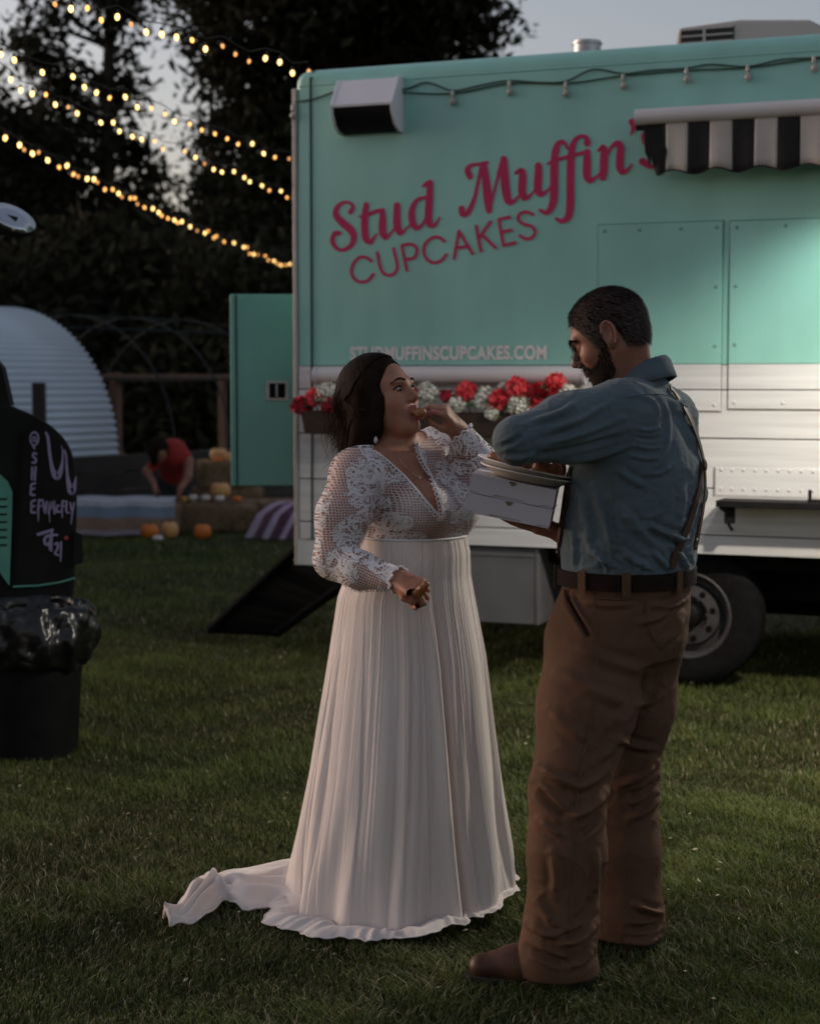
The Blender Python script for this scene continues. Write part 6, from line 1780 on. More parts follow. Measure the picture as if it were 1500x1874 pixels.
# ================================================================== the bride
BY = 4.95
BO = (P(752, 1000, BY).x, BY)
bride = empty("person", (BO[0], BO[1], 0))
tag(bride, "bride in a lace-sleeved ivory gown biting a piece of chicken", "person")
ob = Vector((BO[0], BO[1], 0))
M_bskin = skin_mat("warm skin", (0.30, 0.125, 0.074), (0.40, 0.180, 0.108))
M_lip = mat("rose lips", (0.36, 0.10, 0.085), 0.4, var=0.1, vscale=60)
M_hairb = attr_mat("dark brown hair", (0.008, 0.005, 0.004), (0.036, 0.019, 0.012), 0.6, spec=0.05)
M_hairv = mat("dark hair mass", (0.017, 0.010, 0.007), 0.8, spec=0.03, var=0.3, vscale=25, stretch=(3, 3, 0.6))
fa = math.radians(42)
bf = Vector((math.cos(fa), -math.sin(fa), 0)); blft = Vector((-bf.y, bf.x, 0))       # torso facing right and a little to the camera
def bsec(py, px0, px1, W, Y=BY):
    a = P((px0 + px1) / 2, py, Y); hw = (px1 - px0) / 2 / S(Y)
    D_ = math.sqrt(max(0.006, hw * hw - (W * bf.y) ** 2)) / abs(bf.x)
    return (tuple(a), W, D_)
bRs, bRe, bRw = P(652, 868, 4.82), P(612, 1022, 4.74), P(728, 1062, 4.60)
bLs, bLe, bLw = P(806, 822, 5.08), P(905, 872, 4.92), P(838, 788, 4.92)
BHc = P(699, 731, 4.93); BHR = rot_ypr((math.cos(math.radians(33)), -math.sin(math.radians(33))), math.radians(20), math.radians(0))
tors = [bsec(1010, 664, 838, .140), bsec(985, 660, 842, .142), bsec(950, 654, 846, .150), bsec(915, 658, 840, .158), bsec(880, 668, 824, .162), bsec(850, 680, 806, .150), bsec(825, 694, 790, .115)]
chestL = P(838, 925, 4.93); chestR = P(772, 930, 4.80)
def torso(F, g=0.0, k=0.04):
    F.stack(tors, bf, k, grow=g)
    F.cap(bRs, bLs, 0.052 + g, 0.050 + g, 0.05)
    F.ell(chestR, (0.080 + g, 0.082 + g, 0.078 + g), None, 0.05); F.ell(chestL, (0.062 + g, 0.078 + g, 0.074 + g), None, 0.05)
    nb_ = P(736, 826, 4.95)
    F.cap(nb_, bRs, 0.040 + g, 0.048 + g, 0.05); F.cap(nb_, bLs, 0.040 + g, 0.046 + g, 0.05)
def arms(F, g=0.0):
    F.chain([bRs, P(628, 945, 4.77), bRe], [0.064 + g, 0.066 + g, 0.052 + g], 0.04); F.chain([bRe, P(660, 1046, 4.68), bRw], [0.052 + g, 0.048 + g, 0.029 + g], 0.02)
    F.chain([bLs, bLe], [0.058 + g, 0.048 + g], 0.04); F.chain([bLe, bLw], [0.047 + g, 0.030 + g], 0.015)
F_ = Field(axis_(BO[0] - 0.34, BO[0] + 0.34, 0.0030), axis_(4.52, 5.30, 0.0030), np.concatenate([axis_(0.05, 0.84, 0.014), axis_(0.855, 1.66, 0.0030)]))
BT = head_field(F_, BHc, BHR, 0.98, False, 0.85, 1.0)
F_.cap(BT((-0.030, 0, -0.035)), P(730, 850, 4.96), 0.052, 0.058, 0.03); F_.cap(BT((0.012, 0, -0.075)), P(742, 850, 4.95), 0.036, 0.050, 0.03)
torso(F_); arms(F_)
F_.stack([bsec(1200, 660, 840, .15), bsec(1100, 660, 845, .15), bsec(1010, 664, 838, .140)], bf, 0.05)
for (a, b_) in ((P(715, 1180, 4.9), P(715, 1640, 4.9)), (P(790, 1180, 5.0), P(790, 1640, 5.0))): F_.chain([a, b_], [0.09, 0.045], 0.05)
# raised left hand pinching the food at her mouth; right hand closed round a wing
food1 = P(763, 754, 4.84)
hx_ = (food1 + Vector((0.055, 0.02, 0.022)) - bLw).normalized()
hand_field(F_, bLw + hx_ * 0.004, hx_ + Vector((0, 0, 0.12)), Vector((0.45, -0.45, 0.78)), -1, [(38, 42, 22), (42, 44, 24), (50, 48, 26), (58, 50, 28)], 0.90, [(0.026, 0.026, -0.014), (0.052, 0.036, -0.030), (0.080, 0.030, -0.046), (0.100, 0.018, -0.052)])
hr_ = (P(775, 1074, 4.52) - bRw).normalized()
hand_field(F_, bRw + hr_ * 0.006, hr_ + Vector((0, 0, -0.10)), Vector((0.05, -0.75, 0.65)), 1, [(62, 78, 40), (66, 80, 40), (70, 82, 40), (74, 82, 40)], 0.88, [(0.026, 0.024, -0.012), (0.050, 0.036, -0.024), (0.072, 0.026, -0.040), (0.084, 0.010, -0.046)])
Vb2, Qb2 = F_.mesh(2)
LB = (Vb2 - np.array(list(BHc))) @ BHR / 0.98
# lips: faces at the mouth rim
cx = LB[Qb2].mean(1)
zl = -0.0735 - 0.024 * 0.85
lip = ((cx[:, 0] > 0.084) & (np.abs(cx[:, 1]) < 0.021) & ((np.abs(cx[:, 2] + 0.0610 + 0.12 * np.abs(cx[:, 1])) < 0.0075) | (np.abs(cx[:, 2] - (zl + 0.30 * np.abs(cx[:, 1]))) < 0.0085)) & (cx[:, 0] > 0.084))
bbody = mk("body", pos(Vb2, BO), Qb2, None, bride, True, mats=[M_bskin, M_lip], fmat=lip.astype(np.int32))
eyes(BT, BHR, bbody, BO, 0.98)
face_bvh = tree_of(Vb2, Qb2)
M_brow = mat('brown eyebrow hair', (0.030, 0.015, 0.010), 0.8, spec=0.05)
brows(BT, BHR, face_bvh, bride, BO, M_brow, 0.0027)
# lashes
for y in (-1, 1):
    pts = [surf(face_bvh, BT, BHR, (0.088, y * 0.019, 0.0035))[0], surf(face_bvh, BT, BHR, (0.09, y * 0.029, 0.0090))[0], surf(face_bvh, BT, BHR, (0.088, y * 0.041, 0.0080))[0], surf(face_bvh, BT, BHR, (0.08, y * 0.051, 0.0020))[0]]
    mb = MB(); mb.tube([Vector(p[:3]) - ob for p in catmull([list(p) for p in pts], 4)], [0.0012, 0.0016, 0.0020, 0.0023, 0.0025, 0.0026, 0.0027, 0.0027, 0.0026, 0.0025, 0.0024, 0.002, 0.0016], 5); mb.build("eyelash", M_hairv, bbody, True)
    pts = [surf(face_bvh, BT, BHR, (0.088, y * 0.020, 0.0005))[0], surf(face_bvh, BT, BHR, (0.088, y * 0.031, -0.0045))[0], surf(face_bvh, BT, BHR, (0.085, y * 0.044, -0.0020))[0]]
    mb = MB(); mb.tube([Vector(p[:3]) - ob for p in catmull([list(p) for p in pts], 4)], 0.0010, 5); mb.build("eyelash", M_hairv, bbody, True)
    # eye seen between the lashes
    ce, ne = surf(face_bvh, BT, BHR, (0.088, y * 0.0325, 0.0018))
    Mx = Matrix.Translation(ce - ob + ne * 0.0002) @ ne.to_track_quat('Z', 'Y').to_matrix().to_4x4()
    mb = MB(); mb.lathe([(0.0052, 0.0), (0.0042, 0.0008), (0.0001, 0.0011)], 12, Mx); mb.build("iris", M_iris, bbody, True)
# teeth
M_teeth = mat("teeth", (0.62, 0.58, 0.52), 0.3)
pts = [BT((0.088 - abs(y) * 9 * abs(y) , y, -0.0672)) for y in np.linspace(-0.014, 0.014, 9)]
mb = MB(); mb.tube([Vector(p) - ob for p in pts], 0.0034, 6); mb.build("teeth", M_teeth, bbody, True)

# --- lace bodice: sheer net with corded motifs over the skin
def lace_mat(name):
    m = bpy.data.materials.new(name); m.use_nodes = True; nt = m.node_tree; L = nt.links; N_ = nt.nodes.new
    b = nt.nodes["Principled BSDF"]; b.inputs['Base Color'].default_value = (0.74, 0.70, 0.69, 1); b.inputs['Roughness'].default_value = 0.85; b.inputs['Specular IOR Level'].default_value = 0.2
    uv = N_("ShaderNodeUVMap"); uv.uv_map = "UVMap"
    def math_(op, a, b_=None, c=None):
        n = N_("ShaderNodeMath"); n.operation = op
        for i, q in enumerate((a, b_, c)):
            if q is None: continue
            if isinstance(q, (int, float)): n.inputs[i].default_value = q
            else: L.new(q, n.inputs[i])
        return n.outputs[0]
    # net ground
    v1 = N_("ShaderNodeTexVoronoi"); v1.voronoi_dimensions = '2D'; v1.feature = 'DISTANCE_TO_EDGE'; v1.inputs['Scale'].default_value = 135; v1.inputs['Randomness'].default_value = 0.25
    L.new(uv.outputs[0], v1.inputs['Vector'])
    net = math_('LESS_THAN', v1.outputs['Distance'], 0.12)
    # distorted coordinates for the motifs
    ns = N_("ShaderNodeTexNoise"); ns.noise_dimensions = '2D'; ns.inputs['Scale'].default_value = 16; L.new(uv.outputs[0], ns.inputs['Vector'])
    sub = N_("ShaderNodeVectorMath"); sub.operation = 'SUBTRACT'; L.new(ns.outputs['Color'], sub.inputs[0]); sub.inputs[1].default_value = (0.5, 0.5, 0.5)
    scl = N_("ShaderNodeVectorMath"); scl.operation = 'SCALE'; L.new(sub.outputs[0], scl.inputs[0]); scl.inputs['Scale'].default_value = 0.030
    add = N_("ShaderNodeVectorMath"); add.operation = 'ADD'; L.new(uv.outputs[0], add.inputs[0]); L.new(scl.outputs[0], add.inputs[1])
    def motif(scale, arms_, turns, thr, seed, rmax):
        off = N_("ShaderNodeVectorMath"); off.operation = 'ADD'; L.new(add.outputs[0], off.inputs[0]); off.inputs[1].default_value = (seed * 0.37, seed * 0.53, 0)
        v = N_("ShaderNodeTexVoronoi"); v.voronoi_dimensions = '2D'; v.inputs['Scale'].default_value = scale; v.inputs['Randomness'].default_value = 0.75; L.new(off.outputs[0], v.inputs['Vector'])
        d = N_("ShaderNodeVectorMath"); d.operation = 'SUBTRACT'; L.new(off.outputs[0], d.inputs[0]); L.new(v.outputs['Position'], d.inputs[1])
        sp = N_("ShaderNodeSeparateXYZ"); L.new(d.outputs[0], sp.inputs[0])
        ang = math_('ARCTAN2', sp.outputs[1], sp.outputs[0])
        ph = math_('ADD', math_('MULTIPLY', ang, arms_), math_('MULTIPLY', v.outputs['Distance'], turns))
        w = math_('GREATER_THAN', math_('SINE', ph), thr)
        inside = math_('LESS_THAN', v.outputs['Distance'], rmax)
        ringd = math_('LESS_THAN', math_('ABSOLUTE', math_('SUBTRACT', v.outputs['Distance'], rmax)), 0.035)
        return math_('MAXIMUM', math_('MULTIPLY', w, inside), ringd)
    m1 = motif(21, 1, 24, 0.45, 1, 0.46)       # scrolls
    m2 = motif(38, 5, 3, 0.25, 2, 0.34)        # small flowers
    m3 = motif(15, 2, 20, 0.62, 3, 0.46)
    # bands where the motifs gather, from a coarse noise
    nz = N_("ShaderNodeTexNoise"); nz.noise_dimensions = '2D'; nz.inputs['Scale'].default_value = 10; nz.inputs['Detail'].default_value = 1; L.new(uv.outputs[0], nz.inputs['Vector'])
    g1 = math_('GREATER_THAN', nz.outputs['Fac'], 0.43)
    fac = math_('MAXIMUM', math_('MULTIPLY', math_('MAXIMUM', m1, m2), g1), math_('MULTIPLY', m3, math_('GREATER_THAN', nz.outputs['Fac'], 0.50)))
    at = N_("ShaderNodeAttribute"); at.attribute_name = "lining"
    netw = math_('MULTIPLY', net, 0.75)
    fac2 = math_('MAXIMUM', math_('MULTIPLY', fac, 0.93), netw)
    fac3 = math_('MAXIMUM', fac2, at.outputs['Fac'])
    tr = N_("ShaderNodeBsdfTransparent"); mx = N_("ShaderNodeMixShader")
    L.new(fac3, mx.inputs[0]); L.new(tr.outputs[0], mx.inputs[1]); L.new(b.outputs[0], mx.inputs[2]); L.new(mx.outputs[0], nt.nodes["Material Output"].inputs['Surface'])
    bp = N_("ShaderNodeBump"); bp.inputs['Strength'].default_value = 0.6; bp.inputs['Distance'].default_value = 0.002; L.new(fac, bp.inputs['Height']); L.new(bp.outputs[0], b.inputs['Normal'])
    return m
M_lace = lace_mat("corded lace")
M_cord = mat("lace cord", (0.74, 0.70, 0.69), 0.85, bump=0.1, bscale=300)
F_ = Field(axis_(BO[0] - 0.36, BO[0] + 0.36, 0.0036), axis_(4.50, 5.30, 0.0036), axis_(0.88, 1.44, 0.0036))
g = 0.0055
torso(F_, g); arms(F_, g)
Vl, Ql = F_.mesh(2)
zw = P(750, 988, BY).z
pp = project(Vl); Nl = vnormals(Vl, Ql)
cam_side = (Nl * (np.array([0, 0, CAMH]) - Vl)).sum(1) > -0.02
def inpoly(q, poly):
    r = np.zeros(len(q), dtype=bool); n = len(poly)
    for i in range(n):
        x1, y1 = poly[i]; x2, y2 = poly[(i + 1) % n]
        c = ((y1 > q[:, 1]) != (y2 > q[:, 1])) & (q[:, 0] < (x2 - x1) * (q[:, 1] - y1) / (y2 - y1 + 1e-9) + x1)
        r ^= c
    return r
VN_L = [(684, 826), (706, 842), (730, 862), (755, 888), (780, 918), (808, 950)]      # neckline edge, near side
VN_R = [(808, 950), (806, 925), (797, 893), (783, 862), (770, 838), (764, 812)]
hole = inpoly(pp, VN_L + VN_R[1:] + [(764, 760), (684, 760)]) & cam_side
nbk = np.array(list(P(734, 832, 4.96)))
collar = (np.hypot(Vl[:, 0] - nbk[0], Vl[:, 1] - nbk[1]) < 0.072) & (Vl[:, 2] > nbk[2] - 0.02)
def along(Vq, a, b_): 
    a = np.array(list(a)); b_ = np.array(list(b_)); ab = b_ - a
    return ((Vq - a) @ ab) / (ab @ ab), np.linalg.norm(np.cross(Vq - a, ab / np.linalg.norm(ab)), axis=1)
tR, dR = along(Vl, P(660, 1046, 4.68), bRw); tL, dL = along(Vl, bLe, bLw)
cut = hole | collar | ((tR > 1.0) & (dR < 0.06) & (tR < 1.9)) | ((tL > 0.93) & (dL < 0.06) & (tL < 1.6)) 
arm_d = np.minimum(np.minimum(along(Vl, bRs, bRe)[1], along(Vl, bRe, bRw)[1]), np.minimum(along(Vl, bLs, bLe)[1], dL))
isarm = (arm_d < 0.085) & ((Vl[:, 0] < P(655, 900, 4.75).x) | (tR > -0.3) & (dR < 0.07))
cut |= (Vl[:, 2] < zw - 0.012) & ~isarm
fs = ~cut[Ql].any(1); used = np.unique(Ql[fs]); rem = -np.ones(len(Vl), dtype=np.int64); rem[used] = np.arange(len(used))
rr_ = Vl[used]
# flat lace coordinates: across and along the figure
sx_ = rr_ @ np.array([0.86, 0.5, 0.0]) + 0.0 ; uvl = np.stack([rr_[:, 0] * 0.92 + rr_[:, 1] * 0.39, rr_[:, 2]], 1)
isf = (dR[used] < 0.07) & (tR[used] > -0.6)
ra = math.radians(20)
uvl[isf] = np.stack([rr_[isf, 0] * math.cos(ra) - rr_[isf, 2] * math.sin(ra) + 3, rr_[isf, 0] * math.sin(ra) + rr_[isf, 2] * math.cos(ra)], 1)
gown = empty("wedding_gown"); gown.parent = bride
bod = mk("lace_bodice", pos(rr_, BO), rem[Ql[fs]], M_lace, gown, True, uv=uvl)
ppu = project(rr_)
def bump_(c, r): return np.clip(1.25 - np.hypot((ppu[:, 0] - c[0]) / r[0], (ppu[:, 1] - c[1]) / r[1]), 0, 1)
nbu = vnormals(rr_, rem[Ql[fs]])
lin = 0.30 * np.clip(np.maximum(bump_((765, 930), (48, 34)), bump_((828, 925), (26, 40))) * 1.5, 0, 1)
lin = np.where(nbu[:, 1] > 0.25, 0.3, lin)
set_attr(bod, lin, "lining")
# scalloped neckline cord
body_bvh = BVHTree.FromPolygons([tuple(v) for v in Vl], [tuple(int(i) for i in q) for q in Ql])
def on_b(px, py, off=0.003):
    h = body_bvh.ray_cast(Vector((0, 0, CAMH)), ray(px, py).normalized())
    if h[0] is None: h = body_bvh.find_nearest(P(px, py, BY))
    n = h[1]
    if n.dot(ray(px, py)) > 0: n = -n
    return h[0] + n * off, n
for edge in (VN_L, VN_R):
    c = catmull(edge, 8); pts = [on_b(p[0], p[1])[0] - ob for p in c]
    for _ in range(2): pts = [pts[0]] + [(pts[i - 1] + pts[i] * 2 + pts[i + 1]) / 4 for i in range(1, len(pts) - 1)] + [pts[-1]]
    mb = MB(); mb.tube(pts, 0.0032, 6); mb.build("neckline_cord", M_cord, gown, True)
    for i in range(1, len(pts) - 1, 2):
        n = on_b(*c[i][:2])[1]
        t = (pts[i + 1] - pts[i - 1]).normalized(); sd = t.cross(n).normalized() * 0.006
        for sg in ((1,) if edge is VN_L else (-1,)):
            mb = MB(); cc = pts[i] - sd * sg * -1.0
            mb.tube([cc + t * 0.0062 * math.cos(a) + sd * 1.1 * math.sin(a) for a in np.linspace(0, 2 * math.pi, 11)], 0.0017, 5); mb.build("scallop", M_cord, gown, True)
# cuffs and waist cord
def cuff(c, d, r, n=28):
    d = Vector(d).normalized(); x = d.orthogonal().normalized(); y = d.cross(x)
    mb = MB()
    mb.tube([Vector(c) - ob + (x * math.cos(a) + y * math.sin(a)) * (r + 0.0025 * math.sin(9 * a)) + d * 0.004 * math.sin(9 * a + 1) for a in np.linspace(0, 2 * math.pi, 60)], 0.0035, 6); mb.build("cuff_edge", M_cord, gown, True)
cuff(bRw, bRw - bRe, 0.0365); cuff(bLe.lerp(bLw, 0.93), bLw - bLe, 0.039)

# --- skirt
def chiffon(name):
    m = bpy.data.materials.new(name); m.use_nodes = True; nt = m.node_tree; b = nt.nodes["Principled BSDF"]
    b.inputs['Base Color'].default_value = (0.85, 0.75, 0.69, 1); b.inputs['Roughness'].default_value = 0.75; b.inputs['Sheen Weight'].default_value = 0.25; b.inputs['Specular IOR Level'].default_value = 0.25
    t = nt.nodes.new("ShaderNodeBsdfTranslucent"); t.inputs['Color'].default_value = (0.74, 0.66, 0.62, 1)
    mx = nt.nodes.new("ShaderNodeMixShader"); mx.inputs[0].default_value = 0.18
    nt.links.new(b.outputs[0], mx.inputs[1]); nt.links.new(t.outputs[0], mx.inputs[2]); nt.links.new(mx.outputs[0], nt.nodes["Material Output"].inputs['Surface'])
    tc = nt.nodes.new("ShaderNodeTexCoord"); mp = nt.nodes.new("ShaderNodeMapping"); mp.inputs['Scale'].default_value = (60, 60, 2.0); n = nt.nodes.new("ShaderNodeTexNoise"); n.inputs['Scale'].default_value = 1.0; n.inputs['Detail'].default_value = 3
    nt.links.new(tc.outputs['Object'], mp.inputs[0]); nt.links.new(mp.outputs[0], n.inputs['Vector'])
    bp = nt.nodes.new("ShaderNodeBump"); bp.inputs['Strength'].default_value = 0.35; bp.inputs['Distance'].default_value = 0.004; nt.links.new(n.outputs['Fac'], bp.inputs['Height']); nt.links.new(bp.outputs[0], b.inputs['Normal'])
    return m
M_chif = chiffon("ivory chiffon")
prof = [(980, 649, 854, .180), (1010, 643, 860, .188), (1050, 634, 861, .196), (1090, 618, 868, .210), (1200, 601, 889, .232), (1300, 584, 901, .256), (1400, 567, 913, .278), (1500, 548, 924, .296), (1580, 534, 934, .308), (1640, 528, 938, .316), (1662, 526, 938, .318)]
zz = np.array([P(0, p[0], BY).z for p in prof]); xl = np.array([P(p[1], p[0], BY).x for p in prof]); xr_ = np.array([P(p[2], p[0], BY).x for p in prof]); bb = np.array([p[3] for p in prof])
NT, NZ = 720, 96
th = np.linspace(0, 2 * np.pi, NT, endpoint=False)
rg = np.random.default_rng(4)
# irregular pleats: cumulative random widths, sharp valleys
def pleats(n, seed):
    r = np.random.default_rng(seed); w = r.uniform(0.5, 1.6, n); e = np.concatenate([[0], np.cumsum(w)]); e = e / e[-1] * 2 * np.pi
    k = np.searchsorted(e, th, side='right') - 1; u = (th - e[k]) / (e[k + 1] - e[k])
    amp = (r.uniform(0.1, 1.0, n) ** 1.5)[k] * 1.3
    sk = r.uniform(0.3, 0.7, n)[k]; u2 = np.where(u < sk, 0.5 * u / sk, 0.5 + 0.5 * (u - sk) / (1 - sk))
    return (np.sin(np.pi * u2) ** 1.25 - 0.5) * amp * (w[k] / 1.1)
p1, p2, p3 = pleats(140, 1), pleats(52, 2), pleats(17, 3)
V = np.zeros((NZ + 1, NT, 3))
tip = np.zeros((NZ + 1, NT))
for j in range(NZ + 1):
    t = (j / NZ); z = zz[0] + (0.02 - zz[0]) * t
    a = np.interp(-z, -zz, (xr_ - xl) / 2); c = np.interp(-z, -zz, (xr_ + xl) / 2); b_ = np.interp(-z, -zz, bb)
    gl = 0.55 + 0.45 * np.sin(2 * th + 0.9) * np.sin(th * 3 + 2); s1 = 0.0042 * max(0.35, 1 - 0.6 * t) * (0.35 + 0.65 * gl); s2 = 0.0075 * min(1, t * 2.2) * gl; s3 = 0.022 * min(1, t * 1.25) ** 1.4
    drift = 0.05 * np.sin(3 * t + th * 2)
    q1 = np.interp(th + 0.10 * t * np.sin(2 * th + 1), th, p1, period=2 * np.pi); q2 = np.interp(th + drift, th, p2, period=2 * np.pi); q3 = np.interp(th + drift * 1.5 - 0.1 * t, th, p3, period=2 * np.pi)
    r = s1 * q1 + s2 * q2 + s3 * q3 - s3 * 0.2
    r += 0.016 * max(0, (t - 0.62) / 0.38) ** 1.5 * np.sin(11 * th + 5 * t + 1.5 * np.sin(3 * th))
    # deep fold on the front, right of the middle
    tf = math.radians(-68) + 0.22 * t
    r -= (0.030 * min(1, t * 2)) * np.exp(-((th - (tf % (2 * np.pi))) / 0.035) ** 2)
    r += (0.022 * min(1, t * 2)) * np.exp(-((th - ((tf - 0.10) % (2 * np.pi))) / 0.06) ** 2)
    lift = 0.055 * np.clip(np.cos(th - math.radians(-5)), 0, 1) ** 1.5        # hem rides up on her left
    V[j, :, 0] = c + (a + r) * np.cos(th); V[j, :, 1] = BY + (b_ + r) * np.sin(th)
    V[j, :, 2] = z + lift * t ** 6
# hem spilling on the grass, most at the front left
ext = []
for e_ in range(1, 13):
    u = e_ / 12
    amt = 0.012 + 0.150 * np.exp(-((np.angle(np.exp(1j * (th - math.radians(-128)))) / 0.62) ** 2)) + 0.05 * np.exp(-((np.angle(np.exp(1j * (th - math.radians(-75)))) / 0.35) ** 2))
    amt = amt * (1 + 0.14 * np.sin(9 * th + 2 * np.sin(4 * th)) + 0.04 * np.sin(27 * th + 3 * np.sin(5 * th)) + 0.02 * np.sin(53 * th + 2 * np.sin(9 * th)))
    base = V[NZ].copy(); dirx, diry = np.cos(th), np.sin(th)
    wav = 0.5 + 0.35 * np.sin(9 * th + 3 * u + 3 * np.sin(2 * th)) + 0.25 * np.sin(22 * th + 4 * np.sin(5 * th)); wav2 = 0.5 + 0.3 * np.sin(41 * th - 4 * u + 3 * np.sin(7 * th)) + 0.3 * np.sin(67 * th + 2 * np.sin(11 * th))
    zz_ = 0.012 + (0.010 * wav + 0.003 * wav2) * math.sin(math.pi * min(1, u * 1.05)) * np.clip(amt / 0.06, 0.3, 1) + (V[NZ, :, 2] - 0.02) * (1 - 0.25 * u) + 0.005 * u * wav2
    base[:, 0] += dirx * amt * u; base[:, 1] += diry * amt * u; base[:, 2] = np.maximum(zz_, 0.006) + 0.022 * np.clip(amt / 0.06, 0, 1) * math.sin(math.pi * min(1.0, 0.15 + u * 0.62))
    ext.append(base)
VV = np.concatenate([V.reshape(-1, 3)] + ext)
rows = NZ + 1 + 12
k = np.arange(NT)
Fq = np.concatenate([np.stack([i * NT + k, i * NT + (k + 1) % NT, (i + 1) * NT + (k + 1) % NT, (i + 1) * NT + k], 1) for i in range(rows - 1)])[:, ::-1]
skirt = mk("pleated_skirt", pos(VV, BO), Fq.copy(), M_chif, gown, True)
# waistband cord
mb = MB(); mb.tube([Vector((V[0, i, 0], V[0, i, 1], V[0, i, 2] + 0.002)) - ob for i in list(range(0, NT, 12)) + [0]], 0.004, 6); mb.build("waist_cord", M_cord, gown, True)
# rolled hem edge
edge = ext[-1]
mb = MB(); mb.tube([Vector(edge[i]) - ob for i in list(range(0, NT, 4)) + [0]], 0.0022, 6); mb.build("hem_edge", M_chif, gown, True)
# train trailing to the left
up = catmull([(600, 1600), (545, 1596), (480, 1604), (420, 1618), (385, 1628), (362, 1634), (338, 1655), (318, 1682), (300, 1697)], 8)
dn = catmull([(600, 1690), (545, 1682), (500, 1675), (455, 1680), (432, 1672), (412, 1662), (385, 1682), (350, 1706), (312, 1712)], 8)
nu = len(up); nw = 22; TV = []
for i in range(nu):
    a = G(*up[i]); b_ = G(*dn[i]); u = i / (nu - 1)
    for j in range(nw + 1):
        v = j / nw; p = a.lerp(b_, v)
        hgt = math.sin(math.pi * v) ** 0.5 * (0.030 * (1 - 0.3 * u) + 0.020 * math.sin(9.5 * u + 1.0) ** 2)
        hgt += 0.013 * math.sin(math.pi * v) * math.sin(7 * v * 4 + 9 * u + 3 * math.sin(5 * u)) + 0.008 * math.sin(math.pi * v) * math.sin(31 * v - 14 * u) + 0.016 * mnoise.noise(Vector((u * 9, v * 5, 2)))
        if 0.52 < u < 0.66: hgt += 0.03 * math.sin(math.pi * (u - 0.52) / 0.14) * math.sin(math.pi * v)
        # twist near the tip
        p = p + Vector((0, 0, max(0.006, hgt + 0.026)))
        TV.append(p - ob)
TF = [(i * (nw + 1) + j, (i + 1) * (nw + 1) + j, (i + 1) * (nw + 1) + j + 1, i * (nw + 1) + j + 1) for i in range(nu - 1) for j in range(nw)]
o = mk("train", TV, TF, M_chif, gown, True); md = o.modifiers.new("t", 'SOLIDIFY'); md.thickness = 0.004
sb = o.modifiers.new("s", 'SUBSURF'); sb.levels = 1; sb.render_levels = 1
mb = MB(); mb.tube([TV[i * (nw + 1) + nw] for i in range(nu)] + [TV[(nu - 1) * (nw + 1) + j] for j in range(nw, -1, -2)] + [TV[i * (nw + 1)] for i in range(nu - 1, -1, -1)], 0.004, 6); mb.build("train_edge", M_chif, gown, True)

# --- hair: a mass swept back, half up, with loose lengths down her back
F_ = Field(axis_(BO[0] - 0.30, BO[0] + 0.10, 0.0036), axis_(4.72, 5.15, 0.0036), axis_(1.20, 1.66, 0.0036))
def bt(p): return BT(p)
F_.ell(bt((-0.022, 0, 0.046)), (0.108, 0.088, 0.096), BHR, 0.02)
F_.ell(bt((-0.055, 0, -0.010)), (0.075, 0.080, 0.085), BHR, 0.03)
F_.cap(P(664, 735, 4.94), P(655, 795, 4.95), 0.060, 0.048, 0.04); F_.cap(P(655, 795, 4.95), P(634, 850, 4.93), 0.048, 0.024, 0.04)
F_.cap(P(668, 720, 4.885), P(668, 790, 4.875), 0.036, 0.034, 0.03); F_.cap(P(668, 790, 4.875), P(640, 842, 4.87), 0.032, 0.018, 0.03)
F_.chain([P(706, 686, 4.90), P(697, 735, 4.865), P(684, 785, 4.86), P(668, 830, 4.86)], [0.020, 0.020, 0.022, 0.014], 0.02)
F_.ell(P(622, 738, 4.93), (0.024, 0.030, 0.026), None, 0.02)
# cut the face window free
F_.ell(bt((0.098, 0, -0.036)), (0.085, 0.078, 0.122), BHR, 0.010, True)
Vh, Qh = F_.mesh(2)
Vh = cloth_noise(Vh, Qh, 0.004, 14, 14, 5, 8.0)
bh = mk("hair", pos(Vh, BO), Qh, M_hairv, bride, True)
Nh = vnormals(Vh, Qh)
hair_bvh = BVHTree.FromPolygons([tuple(v) for v in Vh], [tuple(int(i) for i in q) for q in Qh])
rd = random.Random(12); SV = []; SF = []; ST = []
knot = Vector(P(632, 738, 4.93)); Rm = Matrix(BHR.tolist())
def strand(pts, w, tint, stick=True):
    c = [Vector(p) for p in catmull([list(p) for p in pts], 5)]
    out = []; wph = rd.uniform(0, 6.28); wam = 0.006 * rd.random()
    for i in range(len(c)):
        u = i / (len(c) - 1); c[i] = c[i] + Vector((math.sin(wph + 11 * u), 0.3 * math.cos(wph + 11 * u), 0)) * wam * u * u * 2.2
    for i, p in enumerate(c):
        if stick:
            h = hair_bvh.find_nearest(p)
            if h[0] is not None and h[3] < 0.05: p = h[0] + h[1] * (0.0015 + 0.003 * rd.random()); n = h[1]
            else: n = Vector((0, -1, 0))
        else: n = Vector((0.2, -1, 0.1))
        out.append((p, n))
    n0 = len(SV)
    for i, (p, n) in enumerate(out):
        t = (out[min(i + 1, len(out) - 1)][0] - out[max(i - 1, 0)][0]).normalized(); sd = t.cross(n)
        sd = sd.normalized() if sd.length > 1e-6 else t.orthogonal()
        ww = w * (1 - 0.75 * i / (len(out) - 1))
        SV.append(p - sd * ww - ob); SV.append(p + sd * ww - ob); ST.extend([tint, tint])
    for i in range(len(out) - 1): SF.append((n0 + 2 * i, n0 + 2 * i + 1, n0 + 2 * i + 3, n0 + 2 * i + 2))
